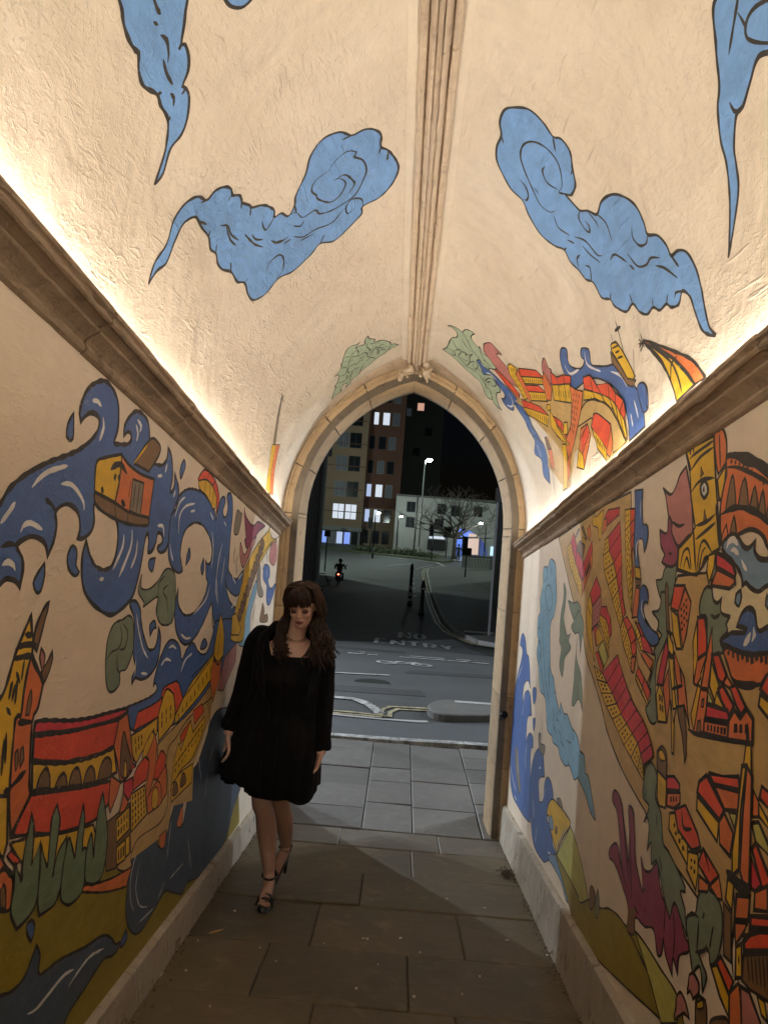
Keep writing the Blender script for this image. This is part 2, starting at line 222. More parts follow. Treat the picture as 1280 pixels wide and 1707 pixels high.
MURAL = {
('L', 'painted_grass_bank'): '''F|ol|1|0|1636,821! 1995,699! 2145,681! 2828,633! 3796,407! 4664,688! 4947,181! 3182,140! 2478,147! 1905,148! 1696,154!''',
('L', 'painted_great_wave'): '''F|bl|1|12|1618,1646 1640,1666 1673,1705 1736,1748 1834,1797 1939,1840 2017,1874 2091,1917 2137,1958 2143,1990 2117,1998 2075,1991 2038,1968 2019,1950! 2006,1967 2015,2002 2042,2043 2098,2082 2161,2107 2221,2104 2271,2080 2289,2030 2285,1993 2268,1957 2318,1964 2382,1981 2412,2003 2404,2019 2373,2017 2344,1997! 2343,2027 2376,2064 2438,2101 2513,2108 2565,2092 2591,2043 2623,1999 2662,1982 2748,1995 2799,2029 2803,2071! 2852,2052 2885,1991 2875,1921 2915,1946 2915,1997! 2966,1967 2988,1930 2950,1877 2912,1830 2912,1773 2886,1710 2816,1685 2772,1697 2824,1725 2813,1751 2761,1750 2751,1719 2717,1683 2668,1671 2668,1704 2652,1733 2630,1720 2614,1656 2587,1577 2543,1509 2439,1461 2350,1444 2236,1463 2150,1498 2114,1542 2104,1603 2122,1643! 2159,1605 2210,1580 2282,1577 2339,1600 2364,1649 2361,1700 2333,1737 2242,1750 2157,1754 2165,1704 2145,1671 2096,1648 2061,1644! 2072,1666 2062,1701 2030,1720 1972,1722 1914,1694 1925,1661 1916,1618 1890,1578! 1876,1602 1845,1615 1790,1614 1729,1587 1759,1561 1768,1534 1759,1495! 1737,1506 1695,1508 1644,1498
S|wh|2|11|1777,1728 1810,1756 1862,1785 1961,1820
S|wh|2|11|1931,1767 1989,1777 2040,1766 2081,1745 2088,1724
S|wh|2|11|1741,1618 1750,1633 1784,1646 1849,1639
S|wh|2|11|1670,1536 1695,1546 1723,1540 1732,1529
S|wh|2|11|2083,2027 2119,2036 2149,2030
S|wh|2|11|2166,2005 2178,1978 2154,1933
S|wh|2|11|2452,2078 2492,2067 2483,2045
S|wh|3|11|2442,2059 2467,2036 2459,2009
S|wh|2|11|2415,1702 2412,1659 2343,1582
S|wh|2|11|2488,1726 2488,1668 2401,1563
S|wh|2|11|2548,1699 2545,1649 2505,1600
S|wh|2|11|2241,1545 2276,1550
S|wh|2|11|2707,1946 2758,1959
S|wh|2|11|2809,2014 2791,1977
S|wh|2|11|2754,1776 2817,1782 2841,1747
S|wh|2|11|1648,1625 1682,1657 1705,1681
S|wh|2|11|2942,1939 2920,1909
S|k|2|10|1657,1574 1694,1586 1729,1587
S|k|2|12|1851,1713 1885,1708 1914,1694
F|bl|2|10|2989,1920 3050,1955 3155,1986 3315,2004 3454,1997 3587,1969 3647,1929! 3664,1969 3707,2036 3772,2063 3815,2048 3777,1997 3808,1968 3868,1986 3877,2040 3842,2078 3898,2105 3964,2093 4007,2024 4001,1933 4001,1838 4006,1742 4051,1708 4223,1688 4347,1728 4427,1759! 4410,1708 4385,1636 4292,1600 4156,1603 4019,1628 3952,1662 4009,1615 4107,1562 4286,1529 4479,1500 4463,1358 4146,1294 3906,1299 3834,1422 3771,1445 3710,1509 3689,1532 3589,1460 3472,1391 3336,1346 3226,1345 3130,1383 3078,1439 3061,1497 3088,1574! 3096,1528 3135,1490 3239,1464 3397,1487 3533,1554 3577,1624 3537,1650 3508,1720! 3547,1710 3597,1723 3616,1777 3561,1828 3428,1866 3276,1863 3147,1822 3088,1769 3079,1709 3111,1663 3130,1644 3057,1631 2964,1650 2914,1692 2900,1760 2911,1836 2967,1873
S|wh|3|9|3083,1939 3011,1904 2960,1839
S|wh|3|9|3241,1939 3103,1905 3026,1854 3030,1781
S|wh|3|9|3183,1896 3250,1911
S|wh|3|9|2924,1730 2951,1696 2984,1670
S|wh|3|9|3519,1946 3590,1923
S|wh|3|9|3585,1865 3635,1796 3631,1697
S|wh|3|9|3823,1836 3770,1751 3752,1612 3836,1532
S|wh|3|9|3825,1946 3873,1934
S|wh|3|9|3632,1622 3561,1544 3359,1471
S|wh|3|9|3185,1385 3268,1367 3349,1370
S|wh|3|9|4118,1700 4233,1661
S|wh|4|9|3747,1665 3818,1543
S|wh|3|9|4399,1735 4290,1692
S|wh|3|9|3903,1777 3887,1701 3870,1632
S|wh|3|9|4302,1577 4154,1524
S|wh|1|9|3727,1421 3753,1386 3730,1338
S|k|4|7|4001,1838 4006,1742 3946,1662
S|k|3|7|3710,1509 3753,1421 3836,1416 3857,1435
F|bl|1|10|2525,1491 2584,1496 2639,1467 2658,1426 2704,1374 2767,1330 2838,1334 2864,1373 2863,1413! 2902,1373 2903,1316 2875,1266 2793,1232 2709,1225 2642,1234 2616,1216! 2607,1237 2642,1266 2609,1303 2590,1349 2593,1400 2574,1445 2528,1478
S|wh|2|8|2602,1456 2629,1410 2697,1337 2767,1298
S|wh|2|7|2634,1297 2637,1256 2625,1241
S|wh|2|8|2704,1247 2773,1241
F|bl|4|8|2575,1140! 2699,1145 2835,1155 2908,1175 2882,1202 2859,1190! 2870,1231 2927,1303 2994,1351 3076,1362 3173,1337 3231,1276 3257,1294 3342,1341 3421,1342 3485,1312 3578,1291 3666,1297 3716,1332 3762,1384 3838,1451 4337,1460 4385,1340 4206,1260 3890,1117 3606,1030 3008,1012 2675,1048 2607,1102
S|wh|5|9|3021,1330 3072,1338 3131,1325
S|wh|5|9|2937,1265 2992,1287 3068,1278
S|wh|5|9|3394,1300 3288,1274 3230,1225
S|wh|4|9|3716,1424 3636,1384 3631,1355
F|bl|5|8|3613,1362 3559,1349 3540,1318 3628,1319 3667,1337''',
('L', 'painted_lower_wave'): '''F|dk|2|8|2974,704 3043,705 3122,656 3108,588 3087,546 3162,513 3200,559 3262,619 3334,692 3412,689 3457,640 3409,538 3479,536 3510,602 3574,739 3675,778 3821,887 3867,941 4014,986 4291,976 5085,900 5034,516 4791,373 4680,324 4507,190 4137,161 3872,173 3652,214 3563,193 3365,264 3265,300 3105,274 2981,254 2886,268 2791,332 2747,405 2747,485 2765,564 2839,641 2904,691
S|wh|3|5|2896,637 2825,590 2777,518 2793,428 2841,368
S|wh|3|5|2866,535 2846,453 2910,366 3015,324
S|wh|3|5|3153,305 3251,346
S|wh|3|5|3270,592 3249,447
S|wh|3|5|2927,297 3102,287
S|wh|3|5|3595,431 3704,260
S|wh|3|5|3768,675 3665,808
S|wh|3|5|3615,788 3535,692
S|wh|3|5|3891,682 3893,562
S|wh|3|5|3982,805 3939,735
S|wh|3|5|3317,336 3540,337
F|dk|2|9|1796,535 1840,524 1901,508 1963,514 1998,548 2019,572! 2047,535 2055,481 2188,465 2369,426 2483,409 2552,392 2616,358 2665,319 2717,303 2690,287 2631,291 2571,311 2493,305 2399,286 2280,266 2237,223 2224,188 1819,404
S|wh|3|9|2000,404 2053,392 2133,398 2220,405 2297,391
S|wh|3|8|2267,354 2335,368 2428,375 2548,351''',
('L', 'painted_water_drop'): '''F|bl|1|8|1970,1961! 1975,1935 1979,1896 1957,1885 1940,1890 1940,1921
F|bl|1|8|3021,2076 3050,2056 3000,1997 2980,2029
F|bl|1|8|2031,1620 2063,1611 2066,1571 2090,1555 2067,1543 2025,1555 2007,1589
F|bl|1|8|1876,1560! 1882,1532 1869,1491 1846,1486 1826,1506 1841,1529
F|bl|1|8|2758,1660! 2736,1610 2690,1622 2692,1646
F|bl|1|8|3210,1746 3232,1710 3175,1671! 3181,1715
F|bl|3|8|3463,1727! 3489,1685 3465,1653 3425,1685
F|bl|1|8|2811,1434 2837,1407! 2809,1406 2772,1379! 2758,1417
F|bl|2|8|1954,630 1953,653 1974,653 1999,632 1995,607 1985,595
F|bl|3|8|2772,328! 2790,290 2738,279 2718,297 2743,318''',
('L', 'painted_green_scroll'): '''F|gg|3|7|2622,1591! 2598,1532 2673,1494 2663,1479 2820,1522 2817,1478 2841,1445 2909,1420 3028,1430 3063,1486 3037,1604 2977,1635 2890,1628 2805,1577 2714,1545 2627,1544
S|k|4|6|2896,1606 2828,1573 2826,1512
S|k|4|6|2945,1575 2883,1548 2941,1517 2967,1460
F|gg|2|7|2474,1433 2521,1446 2570,1430 2594,1364 2590,1319 2542,1270 2486,1263 2489,1224 2445,1204 2398,1206 2365,1241 2347,1320 2353,1375 2395,1417
S|k|3|6|2450,1413 2474,1375 2454,1341 2390,1328 2356,1306
S|k|4|6|2477,1418 2527,1389 2510,1340 2455,1336
S|k|5|6|2443,1327 2456,1274 2488,1258''',
('L', 'painted_houseboat'): '''F|og|2|10|2338,1937! 2411,1921 2531,1917 2673,1928! 2647,1784! 2432,1776 2315,1785! 2337,1858
F|ye|3|9|2146,1867 2208,1898 2338,1938! 2339,1877 2315,1785! 2234,1787 2150,1787!
F|br|4|10|2150,1787! 2316,1783 2447,1776 2637,1788! 2644,1763 2470,1740 2333,1737 2232,1742 2159,1758
F|gy|5|7|2456,1885! 2564,1893! 2554,1781! 2448,1781!
S|k|6|5|2486,1883 2473,1788
S|k|6|5|2524,1886 2511,1784
S|k|6|5|2436,1878 2429,1819
F|br|2|9|2593,2049 2676,2061 2715,2047 2690,2009 2605,1941! 2451,1935!
S|ye|3|6|2574,2028 2451,1935
S|k|4|16|2256,1873 2295,1895 2345,1906 2397,1889
S|k|4|16|2302,1869 2293,1850
S|k|4|20|2333,1876 2332,1853
S|k|4|20|2194,1804 2218,1801
S|k|3|16|2365,1798 2407,1791
S|k|5|6|2310,1780 2333,1737
S|k|6|6|2432,1776 2442,1737''',
('L', 'painted_balloon'): '''F|rd|3|8|3258,2049 3348,2106 3461,2115 3592,2096 3666,2052 3677,2007 3633,1946! 3628,2010 3527,2066 3405,2073 3270,2043
F|ye|4|7|3270,2043! 3405,2073 3527,2066 3616,2031 3612,1984 3562,1967! 3505,1989 3404,2007 3295,2014
S|k|5|6|3384,2066 3390,2013
S|k|5|6|3477,2068 3486,2008
S|k|5|6|3556,2055 3543,1984
S|k|6|6|3440,2108 3415,2078
S|k|6|6|3566,2097 3514,2067''',
('L', 'painted_hill'): '''F|pu|1|8|4309,2105! 4357,2063 4493,2040 4641,2044 4780,2088 5047,2097! 4841,2038 4720,1985 4580,1915 4463,1888 4387,1921 4427,1937! 4373,1998 4318,2057
F|mv|2|7|4754,1990! 4677,1926 4571,1861 4420,1771 4323,1790 4273,1841 4279,1896 4405,1843 4521,1902 4629,1956
F|gy|2|6|4117,2052 4215,2052 4260,2048 4213,1954 4155,1924 4075,1925 4076,1988
S|k|1|8|4143,1853 4123,1803 4152,1764
S|k|3|8|4223,1824 4200,1779 4239,1717
F|pb|3|6|4858,1722 4911,1663 4804,1564 4762,1502 4772,1441 4774,1319 4456,1323 4490,1386 4579,1468 4689,1590
F|bl|1|7|5129,1846 5248,1860 5365,1846 5392,1793 5341,1762 5431,1716 5546,1720 5649,1753 5712,1748 5617,1674 5490,1600 5371,1596 5309,1651 5297,1718 5132,1754 5103,1798
S|wh|2|7|5222,1827 5289,1779
S|wh|2|8|5426,1636 5455,1624
F|gy|4|6|4903,1826 4979,1826 5050,1716 5176,1664 5148,1636 5032,1631 4940,1664 4880,1755
F|br|1|6|5188,1595 5282,1548 5290,1515 5415,1525 5448,1477 5126,1471 5149,1551
S|k|2|6|5723,1708 5702,1605
S|k|4|7|4886,1580 4847,1467''',
('L', 'painted_suspension_bridge'): '''F|ye|5|8|5228,2117 5180,2084 5003,2021 4809,1947 4662,1882 4557,1818 4457,1757 4411,1685 4334,1586 4256,1500 4241,1435 4219,1354 4565,1351 4598,1498 4697,1651 4824,1757 4936,1835 5098,1909 5350,2010 5582,2066 5323,2062
F|br|6|5|4940,2007! 5064,1996 5066,1958 4999,1931 4916,1959
F|br|7|5|4868,1948! 4989,1936 4991,1898 4926,1872 4845,1901
F|br|8|5|4799,1890! 4916,1877 4919,1840 4855,1815 4777,1845
F|br|9|5|4732,1835! 4846,1821 4848,1783 4787,1760 4710,1790
F|br|10|5|4666,1781! 4777,1765 4779,1729 4720,1706 4645,1737
F|br|11|5|4603,1728! 4710,1712 4713,1676 4655,1654 4582,1685
F|br|12|5|4541,1677! 4646,1660 4648,1624 4592,1603 4521,1635
F|br|13|5|4481,1627! 4583,1609 4585,1574 4530,1554 4461,1586
F|br|14|5|4422,1578! 4521,1560 4524,1525 4470,1506 4403,1538
F|br|15|5|4365,1531! 4462,1512 4464,1477 4412,1459 4347,1492
F|br|16|5|4310,1485! 4404,1465 4406,1431 4355,1414 4292,1446
S|k|9|8|5735,2125 5343,2023 5051,1923 4894,1844
S|k|10|7|5211,2108 5183,1991
S|k|11|7|5367,2109 5280,2015
F|mv|10|6|5353,2004 5566,2050 5640,1957 5554,1888 5392,1883 5304,1923
S|k|10|6|5051,1923 5054,1833 5147,1808
S|k|11|6|5149,1973 5240,1876
S|k|11|6|5478,2032 5552,1984 5478,1941 5461,1883
F|ye|17|7|4194,1488! 4297,1501! 4478,1415! 4432,1380! 4209,1381!''',
('L', 'painted_church'): '''F|ye|1|11|1829,1429! 1842,1388 1850,1377 1852,1344! 1828,1266 1820,1188 1795,1184 1798,1005 1727,1017 1689,1235 1715,1240 1737,1268 1764,1332 1801,1391
F|og|2|10|1851,1339! 1885,1299 1926,1260! 1908,1201 1883,1167 1895,1018 1902,984 1821,909! 1797,1009 1795,1184 1820,1188 1828,1266
F|br|2|9|1920,1465! 1916,1444 1907,1425 1890,1381 1875,1344! 1855,1361 1861,1403 1894,1448
F|br|3|7|1962,1340! 1968,1323 1955,1289 1930,1260! 1909,1289 1933,1309
F|mv|4|6|1898,1350! 1923,1328 1916,1290! 1894,1325
S|k|2|13|1806,1384 1846,1381
S|k|3|13|1765,1350 1807,1359 1874,1359
S|k|3|13|1762,1327 1805,1331 1855,1333
S|k|4|13|1842,1337 1880,1303 1924,1267
S|k|2|13|1746,1217 1771,1197
S|k|3|13|1767,1022 1803,1018
S|k|4|13|1795,1023 1872,1052
S|k|3|13|1807,1176 1881,1169
S|k|2|10|1764,1277 1754,1233
S|k|3|10|1779,1269 1769,1228
S|k|4|10|1788,1283 1785,1220
S|k|2|10|1814,1324 1808,1274
S|k|5|10|1778,1297 1802,1268
S|k|2|10|1756,1161 1763,1085
S|k|3|10|1748,1148 1750,1060
S|k|1|10|1772,990 1782,936
F|br|3|5|1862,1249 1871,1223 1862,1188 1846,1189 1851,1228
F|br|3|5|1819,1111 1828,1081 1817,1061 1807,1105
F|br|4|5|1845,1114 1855,1080 1839,1065 1834,1108
F|ye|2|9|1726,1020! 1790,1007! 1807,893! 1794,864! 1751,876!
F|cr|5|11|1900,1165! 1931,1167 2049,1154 2130,1145 2261,1138 2382,1138 2560,1137! 2593,1124 2467,1110 2326,1111 2136,1117 2009,1127 1897,1137!
F|rd|6|11|1898,1132! 2009,1124 2136,1115 2326,1110 2517,1104! 2481,1022! 2347,1018 2218,1025 2073,1039 1901,1072!
F|ye|7|11|1902,1067! 2073,1036 2242,1019 2385,1015 2486,1017! 2530,931! 2430,929 2259,939 2118,959 1913,993!
F|br|8|8|1935,993! 1954,1026 1986,1038 2011,1012 2018,980!
F|br|8|8|2048,975! 2067,997 2099,1005 2122,987 2130,961!
F|br|8|8|2140,961! 2156,996 2188,1005 2216,985 2235,948!
F|br|8|8|2246,946! 2262,977 2297,991 2332,966 2341,933!
F|br|8|8|2360,933! 2380,981 2430,996 2473,970 2477,925!
F|rd|9|10|1912,986! 2129,954 2271,934 2494,911! 2476,840! 2380,815 2262,821 2112,841 1953,877 1829,903! 1861,942
F|og|8|9|2510,1105! 2591,1119! 2647,1029 2695,928 2649,894 2576,888! 2521,972 2481,1022!
F|br|9|7|2569,917 2553,1001 2567,1059 2623,1001 2671,942 2633,897
F|ye|10|5|2617,951 2632,903 2610,899 2600,959
F|og|10|7|2475,931! 2576,888! 2544,845! 2498,807! 2476,840!
F|cr|10|6|2686,935! 2731,917! 2661,908!
F|ye|10|7|1818,890! 1971,868 2133,834 2358,802! 2397,737! 2288,700 1882,828!
F|rd|11|6|1809,863! 1829,871! 1881,832! 1856,825!
F|og|3|8|1745,912! 1805,843 1849,802 1851,726 1773,747!
S|k|4|12|1773,829 1806,836 1849,798
F|br|4|6|1801,744! 1794,788 1806,798 1821,775 1828,732!''',
('L', 'painted_town_houses'): '''F|tan|5|0|3050,935! 3340,1023! 3871,1072! 3870,982! 3587,780! 3614,607! 3258,658! 3229,564! 3112,563! 2760,580! 2712,773!
F|rd|5|7|2667,1049! 2700,1111! 2880,1123 2983,1139! 2972,1069! 2790,1055!
F|ye|9|7|2647,1036! 2792,1048 2944,1066! 2951,1002! 2813,970 2725,927! 2681,963
S|k|10|7|2692,1022! 2703,999!
S|k|10|7|2708,988! 2718,964!
S|k|10|7|2727,1024! 2735,1003!
S|k|10|7|2739,994! 2747,973!
S|k|10|7|2763,1025! 2768,1008!
S|k|10|7|2770,1000! 2776,983!
F|rd|6|7|2972,1141! 3002,1177 3170,1192! 3208,1182! 3319,1091! 3189,1052! 3084,1111
F|ye|10|8|2952,1070! 2972,1107 3036,1166 3145,1140! 3188,1071! 3165,1017 2980,969!
S|k|11|10|2997,1080! 3003,1055!
S|k|11|10|3005,1045! 3011,1019!
S|k|11|10|3053,1088! 3059,1064!
S|k|11|10|3061,1055! 3068,1030!
S|k|11|10|3111,1097! 3117,1074!
S|k|11|10|3120,1065! 3126,1042!
F|ye|11|7|3311,1117! 3446,1181 3574,1215 3812,1290! 3850,1180! 3584,1095 3201,1010! 3191,1046!
S|k|12|9|3244,1049! 3249,1030!
S|k|12|9|3302,1068! 3308,1048!
S|k|12|9|3362,1089! 3369,1066!
S|k|12|9|3424,1110! 3432,1085!
S|k|12|9|3488,1131! 3497,1105!
S|k|12|9|3556,1154! 3565,1125!
S|k|12|9|3625,1178! 3636,1147!
S|k|12|9|3698,1202! 3709,1169!
S|k|12|9|3773,1228! 3786,1192!
S|k|12|6|3313,1111 3802,1272
S|k|13|6|3390,1191 3799,1279
S|k|14|5|3450,1167 3437,1208
S|k|14|5|3500,1181 3488,1219
F|tan|6|6|2973,958! 3161,993 3488,1048 3864,1141! 3878,1072! 3603,1037 3396,1004 3241,952 3138,923 3122,864 3172,763 3187,673 3094,628 2829,637 2757,592 2769,546 2619,591 2593,699 2975,772
F|og|10|6|2822,936! 2906,1027! 2967,959! 2971,860! 2906,764! 2871,781 2884,903
F|ye|11|6|2803,971 2889,1021! 2915,995 2840,933 2799,923!
F|rd|12|6|2743,911! 2822,936! 2882,909! 2863,845! 2710,834! 2715,889
F|rd|11|6|2961,826! 2966,878 3032,926 3103,894! 3096,844! 3020,822
F|og|12|6|2883,769! 3020,822 3113,859! 3159,735! 3053,703! 2918,705!
F|ye|13|5|2955,776 2999,791 3033,761 3036,707 2971,715
S|k|13|5|2967,803 3003,813 3061,785 3095,700
F|ye|13|7|2691,825! 2850,827! 2902,708! 2731,685!
S|k|14|9|2716,817! 2720,800!
S|k|14|9|2722,792! 2726,775!
S|k|14|9|2728,767! 2733,750!
S|k|14|9|2735,743! 2739,726!
S|k|14|9|2741,718! 2745,701!
S|k|14|9|2745,817! 2749,800!
S|k|14|9|2751,793! 2756,777!
S|k|14|9|2758,769! 2762,753!
S|k|14|9|2764,745! 2769,729!
S|k|14|9|2771,721! 2776,705!
S|k|14|9|2775,817! 2780,801!
S|k|14|9|2782,794! 2786,778!
S|k|14|9|2788,771! 2793,755!
S|k|14|9|2795,748! 2800,732!
S|k|14|9|2802,725! 2806,709!
S|k|14|9|2806,817! 2810,802!
S|k|14|9|2812,795! 2817,780!
S|k|14|9|2819,773! 2824,758!
S|k|14|9|2826,751! 2831,736!
S|k|14|9|2833,729! 2838,714!
S|k|14|9|2837,817! 2842,802!
S|k|14|9|2844,796! 2849,781!
S|k|14|9|2851,775! 2856,760!
S|k|14|9|2858,754! 2863,739!
S|k|14|9|2865,733! 2870,718!
F|br|14|6|2530,784! 2690,796! 2749,610! 2588,600! 2501,617! 2463,781!
F|ye|15|6|2562,769! 2686,784! 2706,701! 2582,687!
S|k|16|9|2585,761! 2590,737!
S|k|16|9|2593,727! 2599,703!
S|k|16|9|2612,763! 2617,740!
S|k|16|9|2620,729! 2625,706!
S|k|16|9|2639,766! 2645,743!
S|k|16|9|2647,732! 2653,709!
S|k|16|9|2667,769! 2673,746!
S|k|16|9|2675,735! 2681,712!
F|ye|15|6|2588,670! 2671,674! 2688,601! 2601,606!
S|k|16|9|2612,655! 2621,617!
S|k|16|9|2635,656! 2644,618!
S|k|16|9|2658,656! 2667,620!
F|ye|16|5|2676,677! 2712,679! 2728,611! 2692,610!
F|cr|14|6|2608,883! 2701,884! 2712,837! 2672,808! 2617,845!
F|og|16|5|2588,781! 2617,845! 2673,803! 2633,781!
F|rd|6|5|3301,950! 3450,998! 3442,938! 3324,913!
F|rd|7|6|3497,1037! 3656,1055! 3706,1013! 3540,971!
F|ye|7|6|3228,839! 3267,904 3299,917! 3334,881! 3464,997! 3524,935! 3733,989! 3744,929! 3561,819 3361,792 3218,735!
S|k|8|9|3272,843! 3271,827!
S|k|8|9|3270,815! 3268,799!
S|k|8|9|3319,856! 3318,840!
S|k|8|9|3317,828! 3316,812!
S|k|8|9|3367,869! 3367,853!
S|k|8|9|3367,841! 3366,825!
S|k|8|9|3417,882! 3417,866!
S|k|8|9|3417,854! 3418,839!
S|k|8|9|3468,896! 3469,880!
S|k|8|9|3469,868! 3471,853!
S|k|8|9|3520,910! 3522,894!
S|k|8|9|3523,883! 3525,867!
S|k|8|9|3574,924! 3577,909!
S|k|8|9|3579,897! 3582,882!
S|k|8|9|3630,940! 3634,924!
S|k|8|9|3636,913! 3640,897!
S|k|8|9|3688,955! 3692,940!
S|k|8|9|3696,929! 3700,913!
S|k|8|5|3232,827 3720,954
F|ye|8|6|3219,754! 3363,783 3571,786! 3571,699! 3241,679!
F|br|9|5|3257,702 3253,754 3301,751 3338,705
F|br|9|5|3371,718 3380,769 3431,766 3463,720
F|og|6|5|3099,573! 3204,576! 3194,511 3135,518
F|og|3|5|3369,561 3438,618 3462,539 3401,534
F|og|12|5|3809,1249! 4012,1265! 4010,1171! 3882,1041! 3791,1160!
S|k|13|5|3706,1086 3855,1119
S|k|14|5|3725,1068 3852,1100
S|k|15|5|3743,1050 3849,1080
S|k|16|5|3762,1033 3845,1061
S|k|17|5|3781,1015 3842,1042
S|k|18|5|3800,996 3839,1022
S|k|19|5|3819,978 3836,1003
S|k|20|5|3838,960 3833,984
S|k|21|5|3858,941 3830,965
F|ye|14|7|3911,1491! 4024,1384 4039,1272! 3920,1243! 3816,1279! 3841,1368
S|k|15|5|3914,1484 3919,1245
S|k|16|8|3802,1272 3936,1229 4047,1272
F|mv|17|5|4088,1263! 4385,1340! 4386,1229! 4116,1085! 3966,1096!
S|k|18|6|4190,1301 4164,1163
F|og|7|7|2306,615! 2517,545 2732,493! 2749,522! 2782,549! 2594,570 2440,599 2326,629!''',
('L', 'painted_cypress'): '''F|gn|12|9|1921,937! 1941,897 1946,847 1946,801! 1987,851! 1997,767 1995,699 1958,670 1893,661! 1853,715 1857,774 1854,836! 1899,775! 1896,835
F|gn|13|8|2071,926! 2100,877 2095,834 2082,729! 2104,787 2157,818! 2158,739 2138,675 2104,646 2017,649! 1999,697 1999,767 1993,841! 2043,765! 2044,832 2045,894
F|gn|14|8|2259,885! 2280,839 2278,774 2283,746! 2315,741 2320,655 2306,615 2242,606 2198,615 2149,651 2146,722 2162,792 2179,808 2228,735! 2234,798 2245,847
F|gn|15|8|2413,889! 2455,816 2490,736 2490,664 2463,610 2401,608 2349,627 2321,650 2315,732 2346,778 2379,696! 2380,815''',
('R', 'painted_streets'): '''F|tan|1|8|4413,2074! 4213,1924! 3935,1711 3690,1562 3553,1420 3378,1316 3219,1217 3102,1128 2856,1017 2584,937! 2482,889 2365,865 2094,813! 1951,774! 1543,930! 1599,1440! 1808,1417! 2019,1482! 2190,1597! 2123,1652! 2170,1689! 2410,1699! 2492,1609! 2593,1513! 2715,1576! 2840,1732! 2931,1875! 2989,2068! 3372,2085!
F|cm|2|0|2123,1652! 1943,1708! 1629,1713! 1604,1489! 1935,1521! 2039,1516! 2071,1577!''',
('R', 'painted_pale_cloud'): '''F|pb|1|6|4575,1966 4450,1923 4402,1836 4344,1718 4400,1625 4481,1572 4398,1341 4277,1276 4200,1200 4116,1149 4040,1110! 4058,1164 3952,1121 3864,1121 3752,1072 3682,1061 3613,1042 3549,991 3463,980 3422,916 3350,898 3197,758! 3294,773 3421,832 3560,864 3630,846 3749,889 3842,874 3968,895 4044,936 4177,942 4221,969 4373,996 4486,1147 4683,1192 4788,1325 4884,1400 4854,1491 4910,1521 4928,1624 4856,1663 4887,1744 4824,1830 4849,1926 4761,1940 4696,1927 4649,1959
S|k|2|5|4757,1939 4674,1885 4785,1839
S|k|2|5|4639,1958 4580,1908 4549,1875
S|k|2|5|4599,1736 4604,1692 4531,1659 4468,1701 4539,1793 4670,1816 4717,1773 4645,1693 4555,1616 4499,1570
S|k|2|5|4896,1599 4857,1559 4818,1574 4839,1630
S|k|2|5|4849,1480 4775,1465 4735,1419 4769,1333
S|k|3|5|4739,1658 4702,1504 4568,1319 4466,1207
S|k|4|5|4408,1211 4391,1269 4435,1339
S|k|4|5|4845,1466 4832,1489 4749,1445 4696,1364
S|k|5|5|4802,1414 4769,1384 4770,1331
S|k|5|5|4495,1264 4451,1196 4330,1123
S|k|6|5|4412,1352 4432,1302 4386,1229
S|k|6|5|4255,1117 4191,1083 4211,1041 4091,991
S|k|7|5|4069,1022 4000,1009 3973,975 3877,960
S|k|7|5|4118,1117 4121,1077 4068,1067
S|k|2|5|3942,1115 3918,1087
S|k|2|5|3860,999 3745,997
S|k|3|5|3724,1061 3697,1018
S|k|2|5|4236,1212 4181,1203
S|k|2|5|3752,887 3788,911
S|k|2|5|3558,987 3497,990
S|k|2|5|3559,864 3538,879
S|k|6|5|4706,1334 4517,1163''',
('R', 'painted_sea_wave'): '''F|bl|1|6|5509,1530 5377,1487 5283,1395 5161,1357 5031,1171! 5125,1213 5227,1207 5315,1160 5321,1050! 5244,1123 5125,1152 5012,1125 4915,1008! 5008,999 5068,961 5067,818! 5025,863 4917,900 4815,882 4783,827! 4846,810 4838,713 4722,437 4769,381 5177,373 5560,418 5735,647 5735,960 5698,1152 5510,1338 5487,1417 5621,1450! 5585,1503
F|bl|2|6|4591,850 4450,847 4347,726! 4454,707 4518,664 4459,567! 4354,596 4336,695 4262,742 4153,730 4081,669 4196,610 4199,523 4093,517 4045,474 3999,437 3943,413 4127,327 4257,293 4561,309 4740,474 4798,666 4733,779
F|sb|3|5|4102,353 3987,401 3859,393 3702,354 3581,311 3627,290 3766,334 3920,345
S|wh|2|7|5437,1306 5597,1203
S|wh|2|7|5268,1055 5285,970
S|wh|2|7|5009,826 5042,726 4983,649
S|wh|2|7|5683,661 5621,538 5328,448
S|wh|3|7|4538,741 4483,758
S|wh|3|7|4313,672 4348,610
S|wh|2|7|5399,408 5276,400
S|wh|3|7|5218,1125 5242,1057
S|wh|3|7|4661,538 4585,440
S|wh|3|7|4476,421 4504,325
S|wh|4|7|4123,375 4044,387
F|gy|3|4|5489,720 5407,737 5301,636 5153,499 5226,476 5437,613
S|wh|4|6|5399,721 5272,574
F|bl|1|5|4937,1177 4815,1185 4791,1127 4853,1087 4912,1117
F|bl|1|5|4860,991 4773,1004 4768,956 4811,928
F|gy|3|5|4625,929 4553,938 4535,891 4395,890 4433,835 4583,855
S|k|4|4|4593,1042 4573,936
S|k|5|4|4523,1020 4499,903''',
